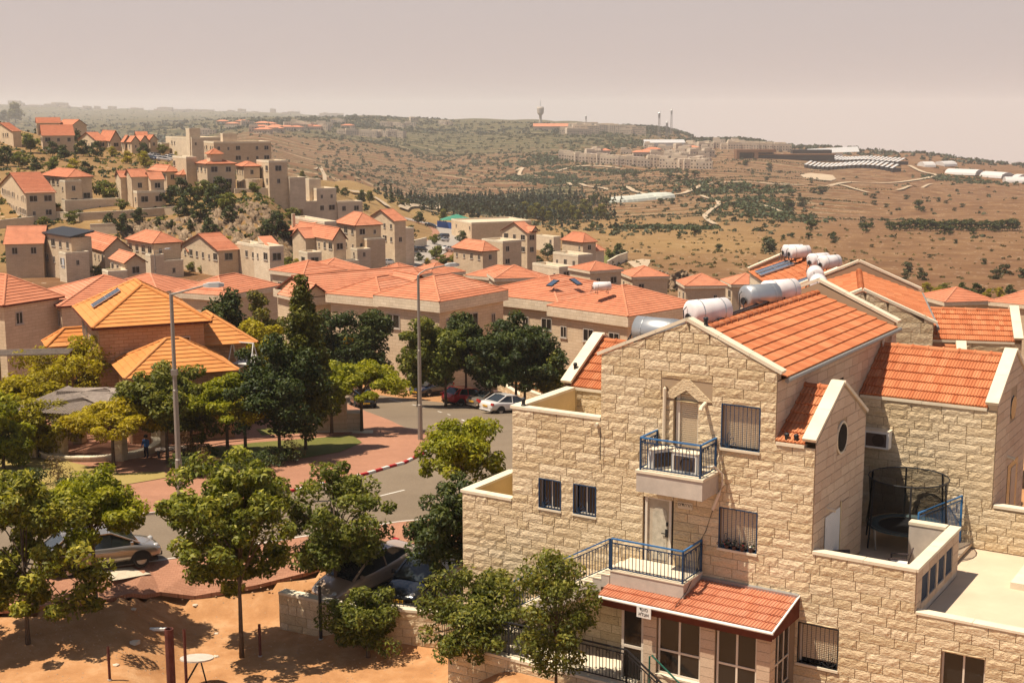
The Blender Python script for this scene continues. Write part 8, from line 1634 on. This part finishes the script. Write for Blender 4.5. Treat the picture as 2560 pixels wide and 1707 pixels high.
# woods
def dens_wood(p, D, x): return np.clip(1.2 * np.exp(-((p - 1250) / 170) ** 2) * np.exp(-((np.log(D) - math.log(800)) / .2) ** 2) * (.3 + patch(x, D, 40)), 0, 1)
pts = in_view(5200, 950, 1560, 560, 1150, dens_wood); clump_field('valley_wood', L_FOREST, pts, rs.uniform(1.7, 3.1, len(pts)), 6, 16, True, .30)
def dens_ridge(p, D, x):
    return np.clip(.15 + .85 * patch(x, D, 120), 0, 1)
pts = np.concatenate([in_view(2300, 640, 1420, 2250, 2850, dens_ridge), in_view(1500, 1380, 1720, 2150, 2650), in_view(1100, 1680, 2030, 1700, 1950, dens_ridge), in_view(1300, 2000, 2700, 1620, 1950, dens_ridge)]); clump_field('ridge_wood', L_FOREST, pts, rs.uniform(2.6, 5.0, len(pts)), 7, 12)
pts = np.concatenate([in_view(2600, -100, 1000, 1900, 3300, dens_ridge), in_view(1500, -100, 900, 3000, 6800, dens_ridge)]); clump_field('far_wood', L_FOREST, pts, rs.uniform(3.0, 6.5, len(pts)), 8, 8)
# hedge bands of green on the far slope (groves seen as strips)
def band(pxs, g, w, n, m_, s0, s1, seed):
    P = [g(*q) for q in pxs]; out = []
    for a, b_ in zip(P, P[1:]):
        for _ in range(n): u = rs.random(); c = a.lerp(b_, u); out.append((c.x + rs.normal() * w * .3, c.y + rs.uniform(-w / 2, w / 2), 0))
    A_ = np.array(out); A_[:, 2] = tz_np(A_[:, 0], A_[:, 1]); return A_, rs.uniform(s0, s1, len(A_))
bl_ = [band([(0, 735), (200, 760), (450, 775)], g3, 26, 150, 0, 1.6, 2.6, 1), band([(220, 700), (480, 740), (780, 790)], g3, 14, 150, 0, 1.3, 2.2, 2), band([(350, 655), (700, 680), (1000, 690), (1360, 695)], g3, 22, 150, 0, 1.5, 2.4, 3), band([(1580, 800), (1800, 830), (2000, 850)], g3, 60, 90, 0, 1.6, 3.4, 4), band([(1800, 900), (1950, 960), (2050, 1010), (2150, 1090)], g3, 45, 90, 0, 1.4, 3.0, 5), band([(880, 1150), (1200, 1145), (1400, 1150), (1600, 1155)], g3, 10, 110, 0, 1.3, 2.4, 6), band([(1600, 735), (1800, 745), (2150, 790)], g4, 30, 90, 0, 1.4, 2.6, 7), band([(0, 640), (300, 560), (600, 400), (900, 380)], g3, 60, 90, 0, 1.8, 3.6, 8), band([(850, 470), (1000, 450), (1150, 440)], g3, 60, 60, 0, 2.5, 4.5, 9), band([(400, 560), (330, 600), (300, 570)], g3, 40, 50, 0, 2, 4, 10)]
A_ = np.concatenate([b_[0] for b_ in bl_]); S2 = np.concatenate([b_[1] for b_ in bl_]); clump_field('grove_bands', leafmat('leaf_grove', (.026, .040, .012), (.045, .062, .020), (.085, .095, .035), .12), A_, S2, 9, 14, lsz=.36)
# pale nets over an orchard
np_ = [g3(x, y) for x, y in ((810, 915), (900, 895), (1050, 885), (1240, 880), (1250, 895), (1060, 920), (900, 940))]
b = MB()
for k_ in range(26):
    u = k_ / 25; lo = np_[6].lerp(np_[4], u); hi = np_[0].lerp(np_[3], u); c = (lo + hi) / 2; b.lathe([(.001, 3.2), (4, 2.8), (6.5, 1.4), (7.5, -.5)], (c.x, c.y + rng.uniform(-5, 5), tz(c.x, c.y)), 9)
o = b.build('orchard_net', mat('net_pale', (.42, .42, .36), .9), None, 'stuff'); o['label'] = 'pale protective nets draped over an orchard'; 
# --- bushes one can count on the brown fields
for k_, lm, sd in (('field_bush', L_SCRUB, 90), ('field_tree', L_DARK, 91)): tree_meshes(k_, lm, 3.0, .25, 1.5, 1.5, 1.4, 22, 520, .30, .6, 'round', sd, .1)
FB = [(1395, 640 + 380 - 380, 75), (2020, 595, 60), (2205, 640, 75), (2120, 690, 75)]
def bushes(zf, data, dmin, lab, grp, key='field_bush', h=3.0):
    for i, (x, y, hp) in enumerate(data):
        p = gp(*zf(x, y), dmin=dmin); ppm = F / p.y * 3.2667; s = hp / ppm / h; plant(key, lab, (p.x, p.y, p.z - .1), i * 2.1, (s * 1.15, s * 1.15, s), 'bush', 'bush', grp)
bushes(z4u, [(1395, 265, 90), (2205, 275, 85), (2125, 320, 90), (2020, 200, 55), (975, 215, 60), (1580, 145, 35), (1790, 30, 40), (1115, 60, 30), (800, 25, 60), (260, 100, 105), (300, 85, 60), (2085, 95, 25), (1500, 280, 60), (1540, 330, 70), (1380, 320, 60), (2330, 310, 80)], 250, 'lone green bush scattered on the brown field below the valley', 'bushes on the near brown field')
bushes(z4f, [(265, 670, 60), (80, 635, 35), (135, 700, 28), (245, 755, 30), (355, 695, 22), (540, 970, 85), (440, 985, 70), (1130, 905, 45), (1390, 910, 40), (680, 870, 70), (640, 860, 50), (725, 850, 50), (515, 890, 35), (460, 885, 45), (405, 915, 35), (180, 895, 50), (1135, 955, 40), (1225, 975, 35), (1650, 930, 40), (1720, 945, 30), (1845, 975, 35), (1595, 1005, 25), (1790, 1005, 30), (1105, 1090, 25), (1265, 1035, 25), (620, 780, 25), (425, 820, 35)], 430, 'distant dark bush scattered on the far brown slope', 'bushes on the far brown slope')
bushes(z4f, [(1490, 1000, 75), (1530, 1015, 45), (610, 1175, 85), (1060, 1185, 75), (1110, 1150, 50), (1700, 1205, 80), (1750, 1200, 70), (1940, 1205, 60), (2110, 1180, 70), (1020, 1150, 45), (800, 1240, 60), (590, 1240, 55), (460, 1225, 40), (390, 1240, 40)], 400, 'dark round tree standing by the pale field strip', 'round trees along the pale field strip', 'field_tree')
bushes(z4f, [(1250 + 42 * i, 1160 + (i * 37 % 13), 65 + (i * 53 % 25)) for i in range(26)], 400, 'dark tree in the long row beyond the brown field', 'tree row beyond the brown field', 'field_tree')
bushes(z3, [(915, 745, 55), (1010, 735, 50), (1285, 755, 55), (1365, 775, 55), (1430, 755, 50), (1490, 740, 60), (1430, 695, 30), (1910, 635, 40), (1490, 1215, 75), (1690, 1340, 60), (1370, 1235, 45), (2085, 1320, 95), (2140, 1320, 50), (660, 1170, 60), (530, 1150, 50), (770, 980, 75), (680, 960, 80), (1210, 955, 50), (1310, 950, 45), (2265, 985, 70)], 430, 'dark tree standing apart on the terraced slope', 'lone trees on the terraced slope', 'field_tree')
hill_trees(z3, [(60 + 48 * i, 1040 + (i * 71 % 60), 85 + (i * 37 % 60), 'p', 'in the wood on the near side of the valley') for i in range(15)], 450, 'conifers in the valley wood')
M_SHEDR = plastermat('shed_roof_pale', (.45, .43, .42), .2)
# ---------------------------------------------------------------- far village and its landmarks
FHM = {}
def far_house_mesh(w, d, h, kind, sd):
    key = (w, d, h, kind)
    if key in FHM: return FHM[key]
    r = random.Random(sd); b = MB(); b.box(-w / 2, w / 2, -d / 2, d / 2, -4, h)
    if kind == 'flat': b.box(-w / 2 + .5, w / 2 - w * .45, -d / 2 + 1, d / 2, h + .01, h + 2.4)
    wall = mesh_of('wall', b.V, b.F, M_WALLF); rf = MB()
    if kind == 'red': o = .5; rf.add([(-w / 2 - o, -d / 2 - o, h), (w / 2 + o, -d / 2 - o, h), (w / 2 + o, d / 2 + o, h), (-w / 2 - o, d / 2 + o, h), (-w * .2, 0, h + 2.2), (w * .2, 0, h + 2.2)], [(0, 1, 5, 4), (1, 2, 5), (2, 3, 4, 5), (3, 0, 4)])
    else: rf.box(-w / 2 - .05, w / 2 + .05, -d / 2 - .05, -d / 2 + .3, h, h + .5); rf.box(w / 2 - .3, w / 2 + .05, -d / 2 + .3, d / 2, h, h + .5); rf.box(-w / 2 - .05, -w / 2 + .3, -d / 2 + .3, d / 2, h, h + .5)
    roof = mesh_of('roof', rf.V, rf.F, M_TILE2 if kind == 'red' else M_COPING); wn = MB(); n = max(2, int(w / 3)); fl_ = max(1, int(h / 3))
    for s in range(fl_):
        for i in range(n):
            if r.random() < .85: c = -w / 2 + w * (i + .5) / n; z = s * 3 + 1; wn.add([(c - .6, -d / 2 - .03, z), (c + .6, -d / 2 - .03, z), (c + .6, -d / 2 - .03, z + 1.3), (c - .6, -d / 2 - .03, z + 1.3)], [(0, 1, 2, 3)])
    FHM[key] = (wall, roof, mesh_of('windows', wn.V, wn.F, M_GLASS)); return FHM[key]
def far_house(label, P, w, d, h, kind, rz, grp, sd=1):
    t = thing('far_house', label, 'house', (P.x, P.y, P.z - .3), rz, grp)
    for nm, me in zip(('wall', 'roof', 'windows'), far_house_mesh(w, d, h, kind, sd)):
        o = new_obj(nm, me, t)
        if nm == 'windows': o['kind'] = 'stuff'
r = random.Random(9)
row = [(430, 585), (480, 590), (515, 595), (560, 600), (600, 605), (650, 608), (690, 612), (740, 615), (780, 618), (830, 622), (875, 625), (935, 628), (980, 632), (1035, 637), (1075, 640)]
for x, y in row: far_house('pale stone house in the front row of the far village', g3(x, y), 13, 10, r.choice([7, 8]), 'flat', r.uniform(-.4, .1), 'front row of the far village', 3)
for x, y in [(1160, 640), (1210, 642), (1270, 650), (1320, 652), (1420, 655), (1460, 655), (1530, 660), (1570, 662), (1500, 640), (1560, 630)]: far_house('stone house in the lower right row of the far village', g3(x, y), 15, 11, r.choice([7, 9]), 'flat', r.uniform(-.4, .1), 'lower right row of the far village', 4)
for x, y in [(660, 550), (700, 545), (930, 540), (1150, 520), (1250, 510), (1180, 560), (1290, 570), (1380, 590), (1430, 580), (1340, 560), (1500, 565), (1560, 570), (1600, 560), (1530, 545), (1120, 500), (1370, 500), (1420, 490), (1480, 490), (1400, 530), (1560, 500), (1610, 495), (1650, 490), (1700, 490), (1760, 500), (1800, 480), (1590, 530), (1450, 540)]: far_house('stone house scattered on the far village slope', g3(x, y), r.choice([12, 14, 17]), 10, r.choice([5, 7]), 'flat', r.uniform(-.5, .3), 'houses on the far village slope', 5)
for x, y in [(740, 545), (1050, 560), (1100, 555), (1150, 535), (1460, 520)]: far_house('red roofed house among the far village houses', g3(x, y), 17, 10, 5, 'red', r.uniform(-.3, .2), 'red roofed far village houses', 6)
for x, y in [(1810, 500), (1850, 495), (1900, 500), (1960, 505), (2010, 505), (2070, 508), (2120, 510), (2190, 512), (2225, 512), (1690, 470), (1840, 475)]: far_house('white house in the row on the far crest', g3(x, y), 16, 10, 8, 'flat', r.uniform(-.2, .1), 'white houses on the far crest', 7)
for x, y in [(480, 375), (530, 380), (600, 375), (640, 370), (690, 350), (740, 365), (820, 360), (860, 370), (920, 375), (960, 370), (1000, 380), (560, 355), (620, 350)]: far_house('pale building of the institute on the far ridge', g3(x, y), r.choice([26, 34, 40]), 16, r.choice([8, 12]), 'flat', r.uniform(-.3, .2), 'pale buildings on the far ridge', 8)
for x, y in [(280, 320), (330, 310), (350, 330), (400, 325), (500, 320), (560, 320), (650, 290), (690, 295), (720, 380), (800, 385), (860, 385), (920, 395), (970, 390), (1020, 385), (1100, 390), (1150, 395), (560, 345), (1060, 310), (1110, 310), (1170, 315), (1260, 310), (1290, 270), (1530, 300), (1570, 300)]: far_house('pale house of the ridge settlement among pines', g2(x, y), r.choice([16, 20, 26]), 14, r.choice([6, 8]), 'flat', r.uniform(-.3, .3), 'pale houses of the ridge settlement', 9)
for x, y in [(40, 345), (110, 355), (160, 360), (60, 370), (250, 345), (330, 345), (420, 330), (480, 340), (750, 330)]: far_house('tiny red roofed house of the ridge settlement', g2(x, y), 20, 14, 5, 'red', r.uniform(-.3, .3), 'tiny red roofs of the ridge settlement', 10)
for x, y in [(1980, 300), (2020, 305), (2150, 320), (2200, 325), (1820, 300), (1700, 380), (1900, 320), (2100, 355), (2250, 350)]: far_house('tiny pale house on the slope left of the far ridge', gp(*z1(x, y), dmin=900), 20, 14, 6, r.choice(['flat', 'red']), r.uniform(-.3, .3), 'tiny houses left of the far ridge', 11)
def simple(name, label, cat, P, shapes, rz=0.0, grp=None):
    t = thing(name, label, cat, P, rz, grp)
    for nm, m, fn in shapes: b = MB(); fn(b); b.build(nm, m, t)
    return t
p = g3(232, 292); p.z = tz(p.x, p.y)
simple('water_tower', 'tall water tower with bulging tank on the far ridge', 'tower', p, [('shaft', M_CONC, lambda b: b.lathe([(3.2, -5), (2.6, 14), (2.6, 16)], n=14)), ('tank', M_CONC, lambda b: b.lathe([(2.6, 15), (6.5, 20), (7.2, 29), (6.0, 32), (.01, 32.5)], n=14)), ('mast', M_STEEL, lambda b: b.bar((0, 0, 32), (0, 0, 44), .8))])
for lab, x, y0, y1 in (('left lattice mast on the far ridge', 1200, 405, 200), ('short dark mast between the two lattice masts', 1264, 400, 275), ('right red and white lattice mast on the far ridge', 1300, 380, 178), ('thin mast standing above the ridge pines', 604, 300, 225)):
    p = g3(x, y0); h = (y0 - y1) / 3.2667 * p.y / F
    def lat(b, h=h):
        for s in (-1, 1):
            for e in (-1, 1): b.bar((s * 1.6, e * 1.6, -2), (s * .6, e * .6, h), .45)
        for i in range(12): z = h * i / 12; b.bar((-1.5, -1.5, z), (1.5, -1.5, z + h / 12), .3); b.bar((1.5, -1.5, z), (-1.5, -1.5, z + h / 12), .3)
    simple('lattice_mast', lab, 'mast', p, [('lattice', mat('mast_grey', (.30, .27, .25), .6), lat), ('antenna', M_STEEL, lambda b, h=h: b.lathe([(.01, h - 9), (1.6, h - 8), (1.6, h - 2), (.01, h)], n=8))], grp='masts on the far ridge')
p = g3(1593, 405); simple('chimney_tower', 'slim pale tower with reddish top above the far crest', 'tower', p, [('shaft', M_WHITE, lambda b: b.lathe([(2.0, -3), (1.7, 15), (1.7, 19)], n=10)), ('cap', M_WOODB, lambda b: b.lathe([(2.2, 19), (2.4, 22), (1.5, 23), (.01, 23)], n=10))])
p = g3(340, 338); simple('hall', 'long hall with red roof on the far ridge', 'hall', p, [('wall', M_WALLF, lambda b: b.box(-34, 34, -8, 8, -4, 5)), ('roof', M_TILE2, lambda b: b.add([(-36, -10, 5), (36, -10, 5), (36, 0, 10), (-36, 0, 10), (-36, 10, 5), (36, 10, 5)], [(0, 1, 2, 3), (3, 2, 5, 4)]))])
p = g3(1240, 480); simple('white_hall', 'large white roofed hall above the far village', 'hall', p, [('wall', M_WHITE, lambda b: b.box(-24, 24, -10, 10, -4, 5)), ('roof', M_SHEDR, lambda b: b.add([(-25, -11, 5), (25, -11, 5), (25, 4, 8.5), (-25, 4, 8.5), (-25, 11, 5), (25, 11, 5)], [(0, 1, 2, 3), (3, 2, 5, 4)]))])
p = g3(2000, 575); simple('ruined_shed', 'dark open sided shed with heavy roof on the brown slope', 'shed', p, [('roof', M_WOODB, lambda b: b.box(-22, 18, -8, 8, 6, 9)), ('back_wall', M_DARK, lambda b: b.box(-22, 18, 6, 8, -2, 6)), ('pier', M_WOODB, lambda b: b.box(-4, 0, -8, 6, -2, 6)), ('end_pier', M_WOODB, lambda b: b.box(-22, -19, -8, 6, -2, 6))])
p = g3(2230, 580); simple('ruined_shed', 'long low dark brown building beside the open sided shed', 'shed', p, [('roof', M_WOODB, lambda b: b.box(-32, 50, -8, 8, 4, 5.2)), ('wall', M_DARK, lambda b: b.box(-31, 49, -6, 8, -2, 4)), ('upper_block', M_DARK, lambda b: b.box(8, 48, 2, 14, 5.21, 9))])
for lab, a, b_, n in (('lower long poultry house with stepped white roofs', (590, 650), (1330, 690), 20), ('upper long poultry house with stepped white roofs', (790, 600), (1380, 630), 19)):
    A_, B_ = g4(*a), g4(*b_); t = thing('poultry_house', lab, 'shed', A_, 0, 'long poultry houses on the brown slope')
    for i in range(n):
        u, v = (A_.lerp(B_, i / n) - A_), (A_.lerp(B_, (i + .6) / n) - A_); u.z = tz(*(u + A_)[:2]) - A_.z; v.z = u.z; d = Vector((v.x - u.x, v.y - u.y, 0)); s = Vector((-d.y, d.x, 0)).normalized() * 11
        m = MB(); m.add([u - s * .5 + ZU * 3.0, v - s * .5 + ZU * 3.0, v + s * .2 + ZU * 6.5, u + s * .2 + ZU * 6.5, u + s * .5 + ZU * 4, v + s * .5 + ZU * 4], [(0, 1, 2, 3), (3, 2, 5, 4)]); m.build('roof_section', M_SHEDR, t); m = MB(); m.obox(u - s * .45 - ZU * 1, d, s * .9, ZU * 4.0); m.build('side_wall', M_DARK, t)
p = g4(720, 575); simple('farm_shed', 'white roofed farm shed beside the poultry houses', 'shed', p, [('wall', M_WHITE, lambda b: b.box(-20, 20, -8, 8, -2, 6)), ('roof', M_SHEDR, lambda b: b.add([(-21, -9, 6), (40, -9, 8), (40, 0, 14), (-21, 0, 11), (-21, 9, 6), (40, 9, 8)], [(0, 1, 2, 3), (3, 2, 5, 4)]))])
for lab, a, b_ in (('long pale greenhouse nearest the track bend', (1740, 690), (1990, 715)), ('long pale greenhouse at the right edge', (2040, 715), (2220, 740)), ('low pale shed behind the track bend', (1510, 640), (1600, 645)), ('pale shed among the ridge trees', (1655, 632), (1760, 640)), ('pale strip shed at the far right', (2190, 770), (2352, 772)), ('small greenhouse on the right ridge', (2300, 745), (2352, 752))):
    A_, B_ = g4(*a), g4(*b_); c = (A_ + B_) / 2; d = B_ - A_; L = Vector((d.x, d.y, 0)).length; simple('greenhouse', lab, 'greenhouse', (c.x, c.y, tz(c.x, c.y)), [('cover', mat('greenhouse_film', (.52, .48, .45), .5), lambda b, L=L: b.prism([(-L / 2, 7 * math.cos(u), 5 * math.sin(u) - .4) for u in [math.pi * k_ / 8 for k_ in range(9)]], (L, 0, 0))), ('end_frame', M_STEEL, lambda b, L=L: b.box(L / 2, L / 2 + .3, -6, 6, -.5, 3))], math.atan2(d.y, d.x), 'greenhouses and sheds on the right ridge')
# distant built-up skyline far left
for i in range(60):
    pxx = r.uniform(-50, 980); D_ = r.uniform(6600, 7050); a = ray(pxx, 285); x = a[0] / a[1] * D_; far_house('speck of a building on the hazy horizon ridge', Vector((x, D_, tz(x, D_))), r.choice([25, 36, 60]), 30, r.choice([8, 12, 18]), 'flat', 0, 'buildings on the hazy horizon ridge', 12)
# ---------------------------------------------------------------- the dusty air
hz = MB(); hz.box(-13000, 13000, -60, 13800, -520, 135)
def hazemat():
    m = bpy.data.materials.new('haze_air'); m.use_nodes = True; t = m.node_tree; t.nodes.clear()
    pv = t.nodes.new('ShaderNodeVolumePrincipled'); pv.inputs['Color'].default_value = (0.97, 0.93, 0.92, 1); pv.inputs['Density'].default_value = HAZE_DENSITY; pv.inputs['Anisotropy'].default_value = 0.15
    o = t.nodes.new('ShaderNodeOutputMaterial'); t.links.new(pv.outputs[0], o.inputs['Volume']); return m
HAZE_DENSITY = 1.1e-4
haze = hz.build('haze', hazemat(), None, 'stuff')
haze['label'] = 'thin dusty haze filling the air over the valley'; haze['category'] = 'haze'
